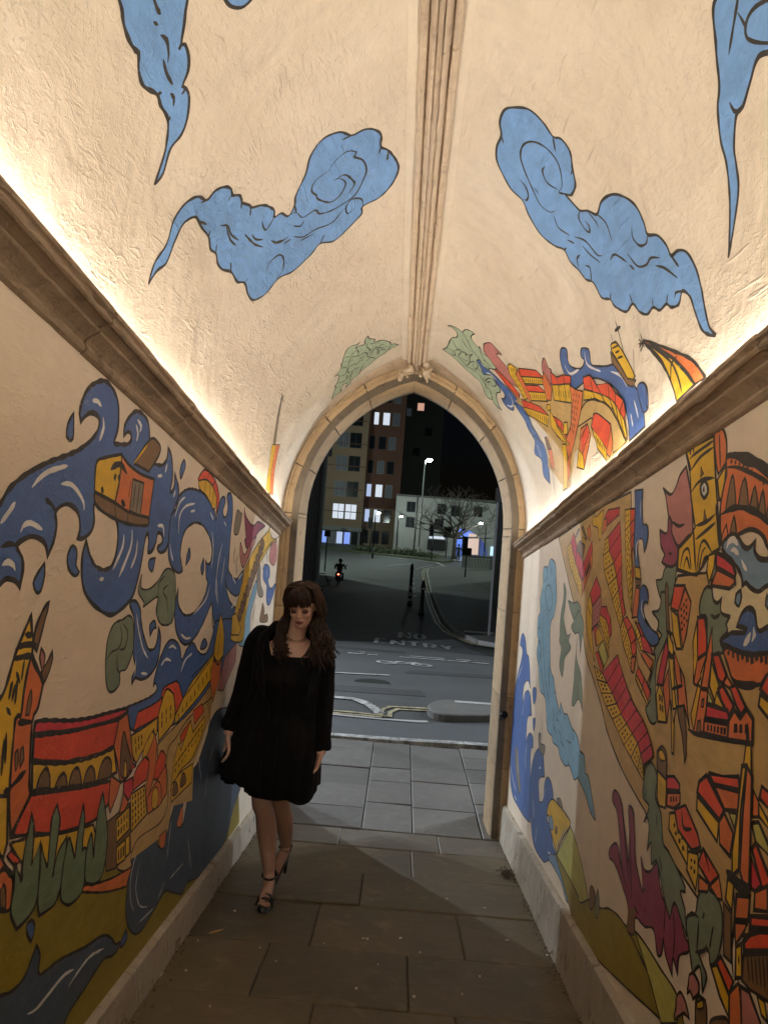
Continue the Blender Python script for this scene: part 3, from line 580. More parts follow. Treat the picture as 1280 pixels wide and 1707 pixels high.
('R', 'painted_green_hill'): '''F|ye|3|8|4215,548 4190,606 4087,659 3883,663 3741,657 3645,634 3792,533 3902,427! 4021,473 4135,515 4173,558!
F|br|4|4|3969,546 3919,548 3925,522 3973,515
F|sb|4|4|4148,553 4082,569 4016,534 4059,504 4135,515
F|li|4|6|3899,418! 3643,626! 3508,589 3329,497 3233,407 3431,334 3545,312 3736,362
S|sb|5|7|3706,619 3908,444 3745,388
F|gy|4|4|3989,680 3895,699 3811,660 3883,663
F|ol|6|7|3949,426! 3456,392 3362,372 3193,442 3051,458 2928,498 2809,516 2697,518 2606,537 2502,539 2354,526 2199,510 2144,464 2095,433 3141,250 3444,250!
S|k|7|8|2697,518 2597,497 2505,477 2381,448 2313,380
F|li|8|7|2606,537! 2502,539 2354,526 2199,510 2192,440! 2313,380! 2408,440 2543,509
F|br|7|5|3218,475 3175,501 3120,476 3153,419 3200,410
F|gg|8|5|3093,516 3058,452 3085,404 3117,439''',
('R', 'painted_red_shrub'): '''F|pu|9|7|2949,932 2890,925 2839,895 2788,821 2722,725! 2729,821 2759,902 2741,917 2703,904 2677,844 2650,766 2613,727 2575,699 2546,680! 2593,787! 2547,756 2488,769 2430,810 2398,756 2338,722 2229,747 2184,693 2141,677 2138,658 2206,618 2208,565! 2250,595 2248,546! 2311,579 2339,621! 2342,571 2380,553 2427,609 2512,587 2607,581 2612,525 2686,509 2694,585 2779,634 2887,676 2961,677 2968,703 2919,738 2864,748 2790,683! 2888,851 2971,891
F|br|10|0|2693,580! 2613,608! 2615,524! 2686,509!
S|k|10|6|2837,885 2760,755 2694,662
S|k|11|6|2720,823 2685,705 2659,622
S|k|11|6|2859,728 2725,641
S|k|10|6|2338,722 2335,635
S|k|10|6|2273,723 2249,659 2250,595
S|k|10|6|2550,698 2518,694
S|k|11|6|2631,612 2578,601''',
('R', 'painted_foliage'): '''F|gg|1|5|4177,1798! 4095,1745 4099,1659 4115,1606 4006,1518 3916,1525! 3950,1486 3892,1449 4016,1401 4029,1342 4053,1298! 4149,1357 4128,1445 4192,1485 4187,1519 4205,1573 4194,1642 4152,1721
F|gg|2|5|4031,1696! 3889,1677 3804,1679 3725,1645 3718,1621 3637,1565 3658,1506 3677,1434! 3730,1524 3814,1524 3911,1556 3862,1587 3933,1627
F|gg|1|5|3752,1506! 3753,1414 3635,1335 3590,1268 3553,1167! 3640,1217 3737,1179 3782,1187 3772,1292 3771,1383
S|k|3|5|3862,1587 3763,1634 3725,1597
S|k|2|5|3668,1268 3664,1209
F|gg|11|7|2596,1077! 2539,1101 2480,1068 2482,1002 2424,963 2388,885 2339,872 2245,839 2191,814 2189,802 2224,790 2183,754 2158,690! 2212,723 2265,747 2293,690! 2338,722 2405,790 2438,817 2485,794 2497,856 2532,821! 2526,887 2549,925 2584,899! 2541,960 2609,980 2607,1050
S|k|12|6|2465,954 2450,915
S|k|12|6|2414,837 2380,802
S|k|12|6|2596,998 2577,982
F|gg|12|8|2060,860 2010,860 1972,858 1940,829 1936,768 1959,708 1993,686 2012,714 2072,681! 2039,664 2011,645 2029,600! 2057,652 2102,615! 2135,671 2166,720 2159,747 2108,771 2095,821
S|k|13|8|2049,794 2057,776
S|k|13|8|2082,677 2081,770
S|k|13|8|1989,782 2003,720
S|k|14|8|2158,743 2129,765 2081,770
S|k|14|8|2092,676 2035,703 2019,725
F|gg|2|7|2531,1735! 2478,1738 2426,1733 2428,1691 2441,1649 2465,1612 2496,1609 2556,1634 2598,1673 2617,1701! 2557,1700 2545,1722
F|gg|3|8|2560,1656! 2509,1646 2466,1558 2472,1509 2532,1450 2558,1413 2556,1339 2534,1286 2524,1237 2580,1227 2641,1265 2600,1299 2601,1336 2625,1335 2574,1434 2591,1464 2522,1516! 2571,1534! 2564,1560 2641,1596! 2571,1597 2554,1626''',
('R', 'painted_terraces'): '''F|cr|2|5|4006,2047! 3958,2009! 3993,1941! 4061,2002!
F|ye|3|5|4061,2002! 3993,1941! 4079,1907! 4145,1984!
S|k|4|7|4063,1975! 4076,1971!
S|k|4|7|4090,1967! 4103,1964!
S|k|4|7|4040,1953! 4053,1948!
S|k|4|7|4068,1943! 4080,1939!
F|cr|4|5|3958,2009! 3896,1961! 3908,1882! 3993,1941!
F|ye|5|5|3993,1941! 3908,1882! 3966,1830! 4079,1907!
S|k|6|7|3987,1910! 3999,1904!
S|k|6|7|4012,1897! 4023,1890!
S|k|6|7|3956,1888! 3966,1881!
S|k|6|7|3977,1873! 3987,1866!
F|cr|6|5|3896,1961! 3822,1914! 3817,1825! 3908,1882!
F|ye|7|5|3908,1882! 3817,1825! 3839,1758! 3966,1830!
S|k|8|7|3891,1846! 3898,1837!
S|k|8|7|3906,1828! 3913,1819!
S|k|8|7|3857,1825! 3862,1816!
S|k|8|7|3867,1805! 3872,1796!
F|cr|8|5|3822,1914! 3734,1868! 3738,1770! 3817,1825!
F|ye|9|5|3817,1825! 3738,1770! 3725,1695! 3839,1758!
S|k|10|7|3794,1786! 3795,1775!
S|k|10|7|3797,1763! 3798,1753!
S|k|10|7|3763,1766! 3763,1755!
S|k|10|7|3763,1743! 3762,1732!
F|cr|10|6|3580,1955! 3555,1910! 3715,1779! 3786,1816!
F|og|11|6|3555,1907! 3547,1836! 3717,1704! 3715,1777!
S|k|12|6|3586,1860! 3662,1804!
S|k|12|6|3585,1855! 3661,1800!
S|k|12|6|3584,1850! 3659,1795!
S|k|12|6|3582,1846! 3658,1791!
S|k|12|6|3581,1841! 3657,1787!
S|k|12|6|3580,1836! 3656,1783!
F|gy|3|5|3888,2053! 3863,2043! 3946,2010! 3964,2022!
F|br|2|5|3833,2051! 3793,2051! 3683,1977! 3705,1968!
F|og|3|5|3694,2020! 3645,2036! 3611,1985! 3639,1954!
F|br|9|5|3914,1950! 3841,1985! 3710,1939! 3759,1885!
F|ye|10|5|3777,1995! 3720,1976! 3719,1946! 3768,1964!
F|ye|2|5|3606,2053 3565,2076 3536,2054 3407,2067 3410,2035 3419,1944 3451,1942 3487,1997 3574,2020
F|cr|2|6|3377,2030! 3321,2053! 3135,2032! 3137,2003! 3324,1985!
S|k|3|6|3328,2006! 3314,1995!
S|k|3|6|3292,2008! 3281,1997!
S|k|3|6|3257,2010! 3248,1999!
S|k|3|6|3223,2011! 3216,2001!
S|k|3|6|3189,2013! 3184,2003!
S|k|3|6|3156,2014! 3153,2005!
F|og|3|5|3385,2020! 3333,2018! 3332,1975! 3401,1958!
F|cr|2|6|3121,1973! 3097,1922! 3262,1872! 3288,1935!
F|ye|3|6|3288,1935! 3262,1872! 3352,1859! 3342,1924!
S|k|4|7|3299,1911! 3309,1909!
S|k|4|7|3320,1907! 3330,1905!
S|k|4|7|3293,1889! 3305,1887!
S|k|4|7|3318,1885! 3330,1883!
F|cr|4|6|3097,1922! 3069,1855! 3173,1811! 3262,1872!
F|ye|5|6|3262,1872! 3173,1811! 3324,1792! 3352,1859!
S|k|6|7|3264,1847! 3281,1845!
S|k|6|7|3300,1843! 3317,1840!
S|k|6|7|3240,1826! 3260,1823!
S|k|6|7|3282,1821! 3302,1818!
F|rd|6|6|3069,1855! 3050,1790! 3115,1751! 3173,1811!
F|ye|7|6|3173,1811! 3115,1751! 3236,1724! 3324,1792!
S|k|8|7|3195,1784! 3216,1781!
S|k|8|7|3240,1778! 3261,1774!
S|k|8|7|3172,1763! 3191,1760!
S|k|8|7|3214,1755! 3233,1752!
F|cr|8|6|3050,1790! 3037,1726! 3075,1693! 3115,1751!
F|ye|9|6|3115,1751! 3075,1693! 3154,1659! 3236,1724!
S|k|10|7|3133,1723! 3149,1719!
S|k|10|7|3167,1713! 3183,1709!
S|k|10|7|3115,1703! 3129,1698!
S|k|10|7|3145,1692! 3159,1687!
F|cr|10|6|3037,1726! 3003,1662! 3031,1636! 3075,1693!
F|ye|11|6|3075,1693! 3031,1636! 3080,1597! 3154,1659!
S|k|12|7|3081,1663! 3091,1658!
S|k|12|7|3103,1652! 3113,1646!
S|k|12|7|3063,1644! 3071,1638!
S|k|12|7|3082,1632! 3090,1626!
F|rd|12|6|3003,1662! 2954,1600! 2987,1581! 3031,1636!
F|ye|13|6|3031,1636! 2987,1581! 3009,1543! 3080,1597!
S|k|14|7|3028,1606! 3034,1600!
S|k|14|7|3041,1594! 3047,1588!
S|k|14|7|3011,1588! 3015,1582!
S|k|14|7|3021,1575! 3025,1569!
F|rd|14|6|2930,1585! 2855,1551! 2907,1529! 2978,1576!
F|ye|15|6|2978,1576! 2907,1529! 2958,1481! 3005,1537!
S|k|16|7|2965,1548! 2970,1542!
S|k|16|7|2976,1535! 2981,1528!
S|k|16|7|2943,1531! 2949,1524!
S|k|16|7|2957,1517! 2963,1510!
F|rd|16|6|2855,1551! 2795,1503! 2855,1482! 2907,1529!
F|ye|17|6|2907,1529! 2855,1482! 2886,1430! 2958,1481!
S|k|18|7|2902,1499! 2909,1491!
S|k|18|7|2917,1483! 2923,1475!
S|k|18|7|2883,1482! 2888,1474!
S|k|18|7|2895,1466! 2901,1458!
F|rd|18|6|2795,1503! 2785,1451! 2824,1435! 2855,1482!
F|ye|19|6|2855,1482! 2824,1435! 2823,1384! 2886,1430!
S|k|20|7|2851,1451! 2854,1443!
S|k|20|7|2857,1434! 2860,1426!
S|k|20|7|2837,1435! 2838,1427!
S|k|20|7|2840,1418! 2841,1411!
F|og|20|6|2834,1435! 2783,1438! 2799,1379! 2831,1386!
F|rd|2|6|2920,1992! 2915,1953! 2967,1942! 2983,2002!
F|ye|3|6|2983,2002! 2967,1942! 3035,1923! 3059,2009!
S|k|4|7|2999,1982! 3010,1981!
S|k|4|7|3023,1981! 3034,1981!
S|k|4|7|2993,1959! 3004,1957!
S|k|4|7|3016,1955! 3026,1953!
F|rd|4|6|2915,1953! 2909,1901! 2951,1882! 2967,1942!
F|ye|5|6|2967,1942! 2951,1882! 3010,1838! 3035,1923!
S|k|6|7|2981,1914! 2991,1910!
S|k|6|7|3001,1905! 3011,1901!
S|k|6|7|2974,1891! 2984,1886!
S|k|6|7|2994,1880! 3003,1874!
F|rd|6|6|2909,1901! 2911,1850! 2930,1823! 2951,1882!
F|ye|7|6|2951,1882! 2930,1823! 2983,1755! 3010,1838!
S|k|8|7|2961,1847! 2969,1839!
S|k|8|7|2979,1831! 2987,1823!
S|k|8|7|2953,1825! 2961,1816!
S|k|8|7|2971,1805! 2979,1796!
F|rd|8|6|2911,1850! 2911,1799! 2907,1764! 2930,1823!
F|ye|9|6|2930,1823! 2907,1764! 2935,1673! 2983,1755!
S|k|10|7|2936,1781! 2942,1770!
S|k|10|7|2950,1757! 2957,1745!
S|k|10|7|2925,1759! 2931,1746!
S|k|10|7|2937,1732! 2942,1719!
F|rd|10|6|2911,1799! 2877,1746! 2883,1707! 2907,1764!
F|ye|11|6|2907,1764! 2883,1707! 2878,1599! 2935,1673!
S|k|12|7|2904,1716! 2906,1702!
S|k|12|7|2909,1685! 2912,1671!
S|k|12|7|2892,1695! 2893,1680!
S|k|12|7|2894,1662! 2895,1647!
F|og|12|6|2844,1688! 2794,1685! 2791,1581! 2866,1579!
F|cr|2|6|3451,1775! 3354,1709! 3353,1691! 3484,1647! 3554,1707!
F|mv|3|6|3484,1645! 3349,1689! 3310,1589! 3470,1535!
S|k|4|6|3440,1634! 3438,1622!
S|k|4|6|3436,1609! 3434,1598!
S|k|4|6|3432,1584! 3430,1573!
S|k|4|6|3405,1644! 3402,1633!
S|k|4|6|3399,1620! 3396,1609!
S|k|4|6|3393,1597! 3390,1586!
S|k|4|6|3371,1654! 3367,1643!
S|k|4|6|3363,1631! 3359,1621!
S|k|4|6|3355,1609! 3351,1599!
F|ye|4|6|3553,1704! 3488,1642! 3474,1527! 3384,1398! 3465,1450! 3557,1527! 3602,1601! 3595,1663!
S|k|5|5|3593,1658 3493,1593
S|k|5|6|3489,1538 3384,1564 3316,1547
F|cr|4|5|3329,1637! 3241,1635! 3226,1579! 3352,1606!
F|ye|6|5|3352,1606! 3226,1579! 3265,1522! 3340,1575!
S|k|7|7|3311,1585! 3312,1579!
S|k|7|7|3313,1572! 3313,1566!
S|k|7|7|3273,1573! 3277,1566!
S|k|7|7|3280,1557! 3284,1550!
F|cr|7|5|3241,1635! 3161,1578! 3191,1543! 3226,1579!
F|ye|8|5|3226,1579! 3191,1543! 3205,1470! 3265,1522!
S|k|9|7|3223,1548! 3228,1539!
S|k|9|7|3233,1528! 3238,1519!
S|k|9|7|3209,1534! 3212,1524!
S|k|9|7|3216,1513! 3219,1503!
F|cr|9|5|3161,1578! 3135,1520! 3166,1505! 3191,1543!
F|ye|10|5|3191,1543! 3166,1505! 3161,1423! 3205,1470!
S|k|11|7|3185,1508! 3186,1496!
S|k|11|7|3188,1483! 3189,1472!
S|k|11|7|3175,1494! 3175,1482!
S|k|11|7|3175,1469! 3175,1457!
F|cr|6|5|3446,1548! 3383,1558! 3343,1489! 3380,1468!
F|ye|9|5|3360,1555! 3258,1495! 3359,1468! 3396,1526!
F|li|11|5|3335,1458! 3262,1495! 3166,1426! 3214,1384!
F|rd|12|5|3383,1438! 3332,1447! 3232,1378! 3245,1352!
F|cr|13|6|3027,1439! 2991,1412! 3150,1322! 3236,1359!
F|ye|14|6|3236,1359! 3150,1322! 3315,1327! 3389,1384!
S|k|15|7|3252,1352! 3276,1355!
S|k|15|7|3303,1358! 3327,1360!
S|k|15|7|3225,1337! 3248,1339!
S|k|15|7|3276,1341! 3300,1343!
F|cr|15|6|2991,1412! 2933,1368! 3065,1287! 3150,1322!
F|ye|16|6|3150,1322! 3065,1287! 3230,1276! 3315,1327!
S|k|17|7|3169,1310! 3194,1310!
S|k|17|7|3222,1310! 3247,1310!
S|k|17|7|3140,1297! 3165,1296!
S|k|17|7|3193,1295! 3218,1294!
F|cr|17|6|2933,1368! 2873,1327! 2989,1254! 3065,1287!
F|ye|18|6|3065,1287! 2989,1254! 3140,1229! 3230,1276!
S|k|19|7|3086,1272! 3110,1269!
S|k|19|7|3137,1266! 3161,1264!
S|k|19|7|3059,1259! 3082,1256!
S|k|19|7|3108,1252! 3132,1249!
F|cr|19|6|2873,1327! 2809,1288! 2923,1221! 2989,1254!
F|ye|20|6|2989,1254! 2923,1221! 3034,1189! 3140,1229!
S|k|21|7|3007,1235! 3027,1231!
S|k|21|7|3051,1226! 3072,1222!
S|k|21|7|2980,1223! 2999,1218!
S|k|21|7|3020,1213! 3039,1209!
F|cr|21|6|2809,1288! 2732,1255! 2842,1193! 2923,1221!
F|ye|22|6|2923,1221! 2842,1193! 2943,1150! 3034,1189!
S|k|23|7|2927,1201! 2943,1196!
S|k|23|7|2962,1190! 2978,1184!
S|k|23|7|2899,1190! 2914,1185!
S|k|23|7|2932,1178! 2948,1172!
F|cr|23|6|2732,1255! 2653,1226! 2766,1167! 2842,1193!
F|ye|24|6|2842,1193! 2766,1167! 2857,1113! 2943,1150!
S|k|25|7|2845,1171! 2860,1164!
S|k|25|7|2876,1156! 2891,1148!
S|k|25|7|2818,1161! 2832,1153!
S|k|25|7|2848,1145! 2862,1137!
F|cr|25|6|2653,1226! 2595,1194! 2694,1143! 2766,1167!
F|ye|26|6|2766,1167! 2694,1143! 2761,1083! 2857,1113!
S|k|27|7|2766,1143! 2778,1134!
S|k|27|7|2793,1125! 2805,1116!
S|k|27|7|2739,1134! 2750,1125!
S|k|27|7|2763,1115! 2775,1106!
F|cr|27|6|2595,1194! 2550,1160! 2653,1112! 2694,1143!
F|ye|28|6|2694,1143! 2653,1112! 2674,1054! 2761,1083!
S|k|29|7|2695,1115! 2703,1106!
S|k|29|7|2712,1096! 2720,1087!
S|k|29|7|2677,1105! 2682,1096!
S|k|29|7|2688,1086! 2694,1077!
F|cr|29|6|2550,1160! 2520,1125! 2620,1080! 2653,1112!
F|ye|30|6|2653,1112! 2620,1080! 2603,1030! 2674,1054!
S|k|31|7|2644,1085! 2646,1077!
S|k|31|7|2647,1067! 2648,1059!
S|k|31|7|2629,1075! 2629,1067!
S|k|31|7|2628,1058! 2627,1050!
F|ye|11|6|2871,1769! 2807,1759! 2783,1716! 2854,1726!
F|br|13|6|2853,1723! 2783,1714! 2786,1693! 2839,1695!
F|rd|2|7|2754,1409! 2679,1374! 2688,1335! 2774,1376!
F|ye|3|7|2774,1376! 2688,1335! 2697,1315! 2778,1360!
F|rd|4|7|2679,1374! 2601,1327! 2623,1293! 2688,1335!
F|ye|5|7|2688,1335! 2623,1293! 2619,1277! 2697,1315!
F|cr|2|6|2758,1552! 2677,1506! 2743,1514! 2821,1565!
F|ye|17|6|2821,1565! 2743,1514! 2773,1497! 2819,1537!
S|k|18|7|2797,1540! 2799,1537!
S|k|18|7|2800,1533! 2802,1529!
S|k|18|7|2774,1524! 2777,1521!
S|k|18|7|2781,1518! 2784,1515!
F|cr|18|6|2677,1506! 2585,1448! 2700,1461! 2743,1514!
F|ye|19|6|2743,1514! 2700,1461! 2726,1461! 2773,1497!
S|k|20|7|2737,1493! 2742,1491!
S|k|20|7|2746,1489! 2751,1487!
S|k|20|7|2722,1477! 2726,1476!
S|k|20|7|2731,1475! 2735,1474!
F|og|20|6|2700,1461! 2585,1430! 2613,1395! 2716,1446!
F|tan|21|6|2798,1492! 2708,1438! 2601,1392! 2635,1353! 2754,1409!''',
('R', 'painted_blue_channel'): '''F|bl|12|6|2934,2063! 2830,2048! 2812,1925 2757,1907 2733,1864 2766,1809! 2790,1855 2829,1865 2851,1842 2822,1779 2815,1760! 2871,1769! 2899,1862! 2903,1957!
F|bl|19|7|2741,1691 2693,1666 2685,1624! 2718,1632 2736,1610 2701,1565 2619,1534 2557,1517 2546,1492 2608,1479 2689,1508 2791,1576 2787,1630 2783,1680
S|wh|13|5|2845,2013 2839,1947
S|wh|13|6|2822,1864 2864,1848 2856,1796
S|wh|20|6|2746,1642 2754,1611 2709,1570''',
('R', 'painted_clock_tower'): '''F|mv|1|9|2395,2036! 2335,1928 2307,1826 2352,1811 2416,1793 2470,1808 2492,1847 2529,1900 2578,1986 2607,2011! 2526,1973 2481,1987 2446,2019
F|pu|3|9|2529,1900 2492,1873 2492,1847 2449,1806 2423,1787 2426,1743 2477,1733 2568,1757 2544,1777 2590,1815 2609,1867! 2536,1849
S|k|4|8|2493,1880 2428,1856 2374,1855
S|k|4|7|2507,1780 2474,1773
F|og|1|9|2184,2081 2149,2082 2126,2081 2096,2041 2085,1980! 2138,1958! 2158,1990!
S|k|2|7|2148,2073 2125,1971
F|ye|4|10|2403,2082! 2325,2085! 2187,2077! 2152,1945! 2130,1876! 2095,1748! 2144,1741! 2174,1732! 2247,1690! 2291,1694! 2415,1718! 2415,1784! 2316,1813! 2287,1833! 2335,1928! 2357,2007!
F|ye|5|8|2140,1943! 2086,1971! 2093,1881! 2119,1885!
S|k|5|9|2354,2013 2281,2038 2182,2044
S|k|5|9|2338,1945 2270,1966 2161,1953
S|k|5|9|2283,1836 2199,1836 2137,1849
S|k|5|9|2277,1795 2227,1805 2133,1824
S|k|5|9|2364,2050 2338,2058 2185,2063
S|k|6|9|2301,1835 2261,1701
S|k|6|9|2141,1878 2100,1752
S|k|6|9|2398,2079 2349,2012
S|k|6|9|2371,2085 2357,2062
S|k|7|9|2343,2085 2334,2064
S|k|6|9|2127,1884 2097,1882
S|k|5|8|2393,1716 2373,1766 2327,1771 2298,1708
S|k|6|8|2364,1713 2341,1749 2307,1709
S|k|7|8|2252,1697 2238,1767 2207,1783 2144,1741
S|k|8|8|2235,1699 2218,1752 2191,1762
S|k|9|8|2219,1701 2198,1731 2171,1735
F|k|6|0|2237,1966 2203,1943 2196,1916 2227,1902 2264,1928 2268,1955
F|wh|7|0|2235,1954 2215,1938 2211,1923 2229,1914 2251,1931 2254,1946
S|k|8|10|2237,1946 2237,1933 2229,1927
F|br|5|5|2268,2008! 2247,1984! 2267,1977!
F|br|6|5|2220,1875! 2200,1843! 2224,1840!
F|ye|10|8|2167,1737! 2120,1739! 2126,1699! 2154,1657! 2176,1694!''',
('R', 'painted_amphitheatre'): '''F|og|7|11|2085,1992 2040,1990 1956,1959 1884,1929 1834,1899 1779,1859 1760,1697! 1811,1716 1837,1745 1875,1765 1919,1775 1963,1773 1995,1769! 2045,1775! 2086,1759! 2105,1825 2104,1880 2080,1943!
S|k|8|24|2083,1992 2040,1988 1956,1958 1884,1928 1833,1898 1779,1857
S|k|8|10|2079,1964 2021,1952 1952,1927 1886,1899 1830,1872 1776,1835
S|k|8|9|2053,1978 2050,1969
S|k|8|9|2026,1970 2024,1961
S|k|9|9|2001,1960 1998,1951
S|k|9|9|1975,1950 1973,1941
S|k|9|9|1950,1938 1948,1929
S|k|9|9|1926,1925 1924,1916
S|k|9|9|1902,1912 1900,1903
S|k|9|9|1879,1897 1876,1888
S|k|9|9|1856,1882 1853,1872
F|br|8|7|2072,1842! 2056,1902 2038,1934 2015,1882 2006,1844!
F|br|8|7|1992,1840! 1982,1888 1962,1911 1940,1868 1930,1827!
F|br|9|7|1928,1824! 1914,1858 1901,1878 1885,1847 1874,1809!
F|br|10|7|1877,1805! 1866,1838 1856,1858 1840,1823 1834,1789!
F|br|11|7|1831,1784! 1823,1818 1809,1834 1794,1805 1790,1768!
F|br|8|7|2032,1782! 2025,1808 2015,1823 2000,1798 1993,1773!
S|k|12|14|2099,1840 2034,1845 1965,1837 1887,1813 1825,1782 1766,1749
F|og|8|6|2086,1759! 2082,1786! 2060,1808! 2045,1778!
F|sb|9|11|2075,1761 2051,1770 2016,1771 1981,1764 1952,1740 1922,1728 1895,1735 1882,1743! 1884,1720 1854,1697 1813,1690 1758,1687 1752,1631 1805,1629 1849,1618 1893,1630 1920,1644 1938,1638! 1947,1661 1985,1693 2037,1721 2076,1743
S|wh|10|14|2047,1743 2039,1759 2005,1761 1979,1743
S|wh|10|12|1953,1704 1938,1688 1917,1673
F|wh|10|0|2025,1734 2005,1742 1976,1729 1968,1717 1988,1719 2000,1727
F|cr|11|10|2117,1740! 2058,1722! 2002,1697! 1982,1672! 1987,1658! 2053,1684! 2110,1698!
F|og|12|10|2102,1694! 2052,1681! 1987,1661! 1982,1646! 2014,1635! 2138,1651!
F|bl|3|11|2041,1506 1987,1521! 1909,1521 1903,1530 1956,1538! 1935,1568 1899,1580 1864,1569 1840,1526 1793,1533 1740,1538 1733,1478 1786,1474 1860,1470 1941,1475 2010,1488 2065,1498!
S|wh|4|16|1914,1489 1889,1507 1878,1521
S|wh|4|14|1869,1499 1857,1515 1865,1534
F|sb|3|8|1949,1627! 1942,1610 1953,1587 1978,1598 1974,1618
F|sb|3|7|1806,1609! 1789,1584 1798,1575 1810,1585
F|og|4|9|2032,1471! 2010,1484 1940,1471 1859,1467 1786,1472 1733,1475! 1727,1428! 1785,1424! 1810,1401! 1880,1393 1944,1399 1971,1408 1996,1435
S|k|5|12|2001,1475 1996,1464
S|k|5|12|1972,1472 1967,1457
S|k|5|12|1944,1469 1938,1450
S|k|5|12|1917,1467 1912,1455
S|k|5|12|1890,1464 1885,1449
S|k|5|12|1865,1465 1859,1446
S|k|5|12|1840,1465 1836,1454
S|k|5|12|1816,1466 1811,1451
S|k|5|12|1793,1467 1788,1448
S|k|5|12|1770,1467 1766,1456
S|k|5|16|1963,1398 1892,1393 1821,1400
F|gg|5|9|2188,1642! 2169,1650 2133,1644! 2116,1610 2084,1601 2063,1613! 2062,1576 2000,1561! 2024,1544 2012,1524 2055,1501 2029,1474 2078,1462 2141,1469 2155,1559 2206,1573 2212,1611
S|k|6|8|2130,1572 2101,1562 2065,1570''',
('R', 'painted_steep_houses'): '''F|rd|3|9|2435,1670! 2341,1664! 2385,1588! 2455,1599!
F|og|4|9|2337,1657! 2282,1611! 2303,1522! 2327,1474! 2385,1586!
S|k|5|10|2361,1599! 2358,1589!
S|k|5|10|2355,1578! 2353,1569!
S|k|5|10|2350,1557! 2347,1548!
S|k|5|10|2344,1537! 2342,1528!
S|k|5|10|2341,1611! 2339,1602!
S|k|5|10|2336,1591! 2334,1582!
S|k|5|10|2332,1571! 2329,1561!
S|k|5|10|2327,1550! 2325,1541!
S|k|5|10|2322,1624! 2320,1615!
S|k|5|10|2318,1604! 2316,1594!
S|k|5|10|2314,1584! 2312,1574!
S|k|5|10|2310,1563! 2308,1554!
F|ye|5|8|2446,1593! 2388,1576! 2339,1474! 2379,1473! 2417,1516!
F|br|4|6|2520,1676 2491,1667 2461,1558 2418,1467 2449,1466 2487,1559
F|cr|5|8|2476,1501! 2447,1466! 2486,1355! 2542,1355! 2509,1444!
F|ye|6|8|2515,1360! 2463,1317! 2428,1244! 2508,1238! 2541,1322!
F|og|7|7|2439,1410! 2409,1315! 2423,1244! 2457,1311! 2480,1352!
S|k|7|12|2507,1325! 2499,1305!
S|k|7|12|2496,1295! 2488,1275!
S|k|8|12|2485,1323! 2477,1302!
S|k|7|12|2474,1293! 2466,1272!
F|ye|8|7|2465,1523! 2412,1488! 2375,1352! 2348,1296! 2376,1290! 2397,1350! 2446,1452!
F|og|9|8|2398,1467! 2299,1390! 2235,1253! 2285,1309! 2300,1291! 2330,1301! 2349,1354! 2383,1413!
S|k|9|10|2482,1530 2417,1516
S|k|10|10|2454,1466 2393,1440
S|k|10|10|2397,1350 2304,1367
S|k|11|10|2446,1452 2425,1446 2387,1461
S|k|11|10|2341,1421 2313,1369
S|k|11|10|2352,1370 2329,1295
F|ye|9|6|2401,1316! 2367,1251! 2347,1293! 2358,1252! 2348,1159! 2363,1160!
F|br|12|8|2339,1301! 2285,1309! 2253,1231! 2243,1168! 2253,1149! 2283,1221! 2325,1272!
S|k|10|16|2231,1253 2203,1241 1850,1260
F|rd|6|10|2222,1565! 2171,1567! 2147,1515! 2141,1468! 2207,1446!
F|ye|7|8|2225,1557! 2202,1446! 2225,1378! 2247,1496!
F|og|8|7|2206,1443! 2140,1463! 2163,1404! 2199,1373! 2221,1378!
F|og|9|7|2112,1537! 2101,1473! 2116,1370! 2165,1369! 2138,1460!
F|ye|10|6|2140,1460! 2151,1429! 2166,1372! 2172,1409!
F|ye|10|8|2103,1449! 2089,1431! 2040,1381! 2066,1340! 2107,1379!
F|rd|11|10|2101,1461! 2057,1467! 1999,1412! 2022,1389! 2050,1398!
F|og|12|7|1995,1409! 1962,1391! 1974,1379! 2017,1391!
F|rd|11|10|2047,1374! 2020,1386! 1945,1340! 1971,1312! 2025,1347!
F|rd|13|10|1974,1382! 1942,1391! 1877,1342! 1900,1319! 1928,1338!
F|ye|12|6|2056,1365! 2000,1326! 2066,1332!
F|li|13|6|2113,1364! 2070,1333! 2111,1331!
F|ye|11|8|2187,1377! 2165,1369! 2199,1247! 2228,1289!
F|og|14|8|2165,1366! 2115,1365! 2122,1251! 2198,1241!
F|br|15|5|2178,1244! 2171,1276! 2151,1281! 2146,1248!
F|br|15|5|2152,1336 2137,1341 2137,1319 2153,1318
F|cr|15|10|2115,1327! 1979,1324! 1965,1297! 2121,1290!
F|og|15|10|2126,1284! 1971,1291! 1969,1254! 2126,1249!
S|k|16|12|2099,1276! 2096,1259!
S|k|16|12|2076,1277! 2074,1260!
S|k|16|12|2054,1277! 2052,1260!
S|k|16|12|2032,1278! 2030,1261!
S|k|16|12|2011,1279! 2008,1261!
S|k|16|12|1990,1280! 1988,1262!
F|og|16|10|1969,1301! 1940,1330! 1903,1313! 1872,1338! 1835,1318! 1832,1261! 1969,1253!
S|k|17|16|1927,1297! 1924,1275!
S|k|17|16|1898,1299! 1895,1278!
S|k|17|16|1869,1302! 1866,1280!
S|k|17|14|1862,1307 1857,1273 1838,1177
F|ye|18|8|1864,1254! 1837,1258! 1824,1180! 1874,1171!
F|rd|5|9|1811,1390! 1775,1429! 1727,1431! 1719,1365! 1768,1373!
F|ye|2|9|1810,1378! 1718,1353! 1712,1304! 1815,1351!
F|br|12|8|2495,1144! 2451,1168 2405,1143 2394,1060! 2476,1044!
F|ye|13|5|2479,1146 2449,1157 2413,1132 2459,1124
F|cr|13|8|2391,1084! 2328,1096! 2281,1082! 2278,1063! 2385,1047!
F|og|2|8|2383,1038! 2277,1058! 2272,1028! 2318,1004! 2382,997!
F|ye|14|7|2476,1087! 2392,1073! 2385,990! 2442,984! 2468,1005!
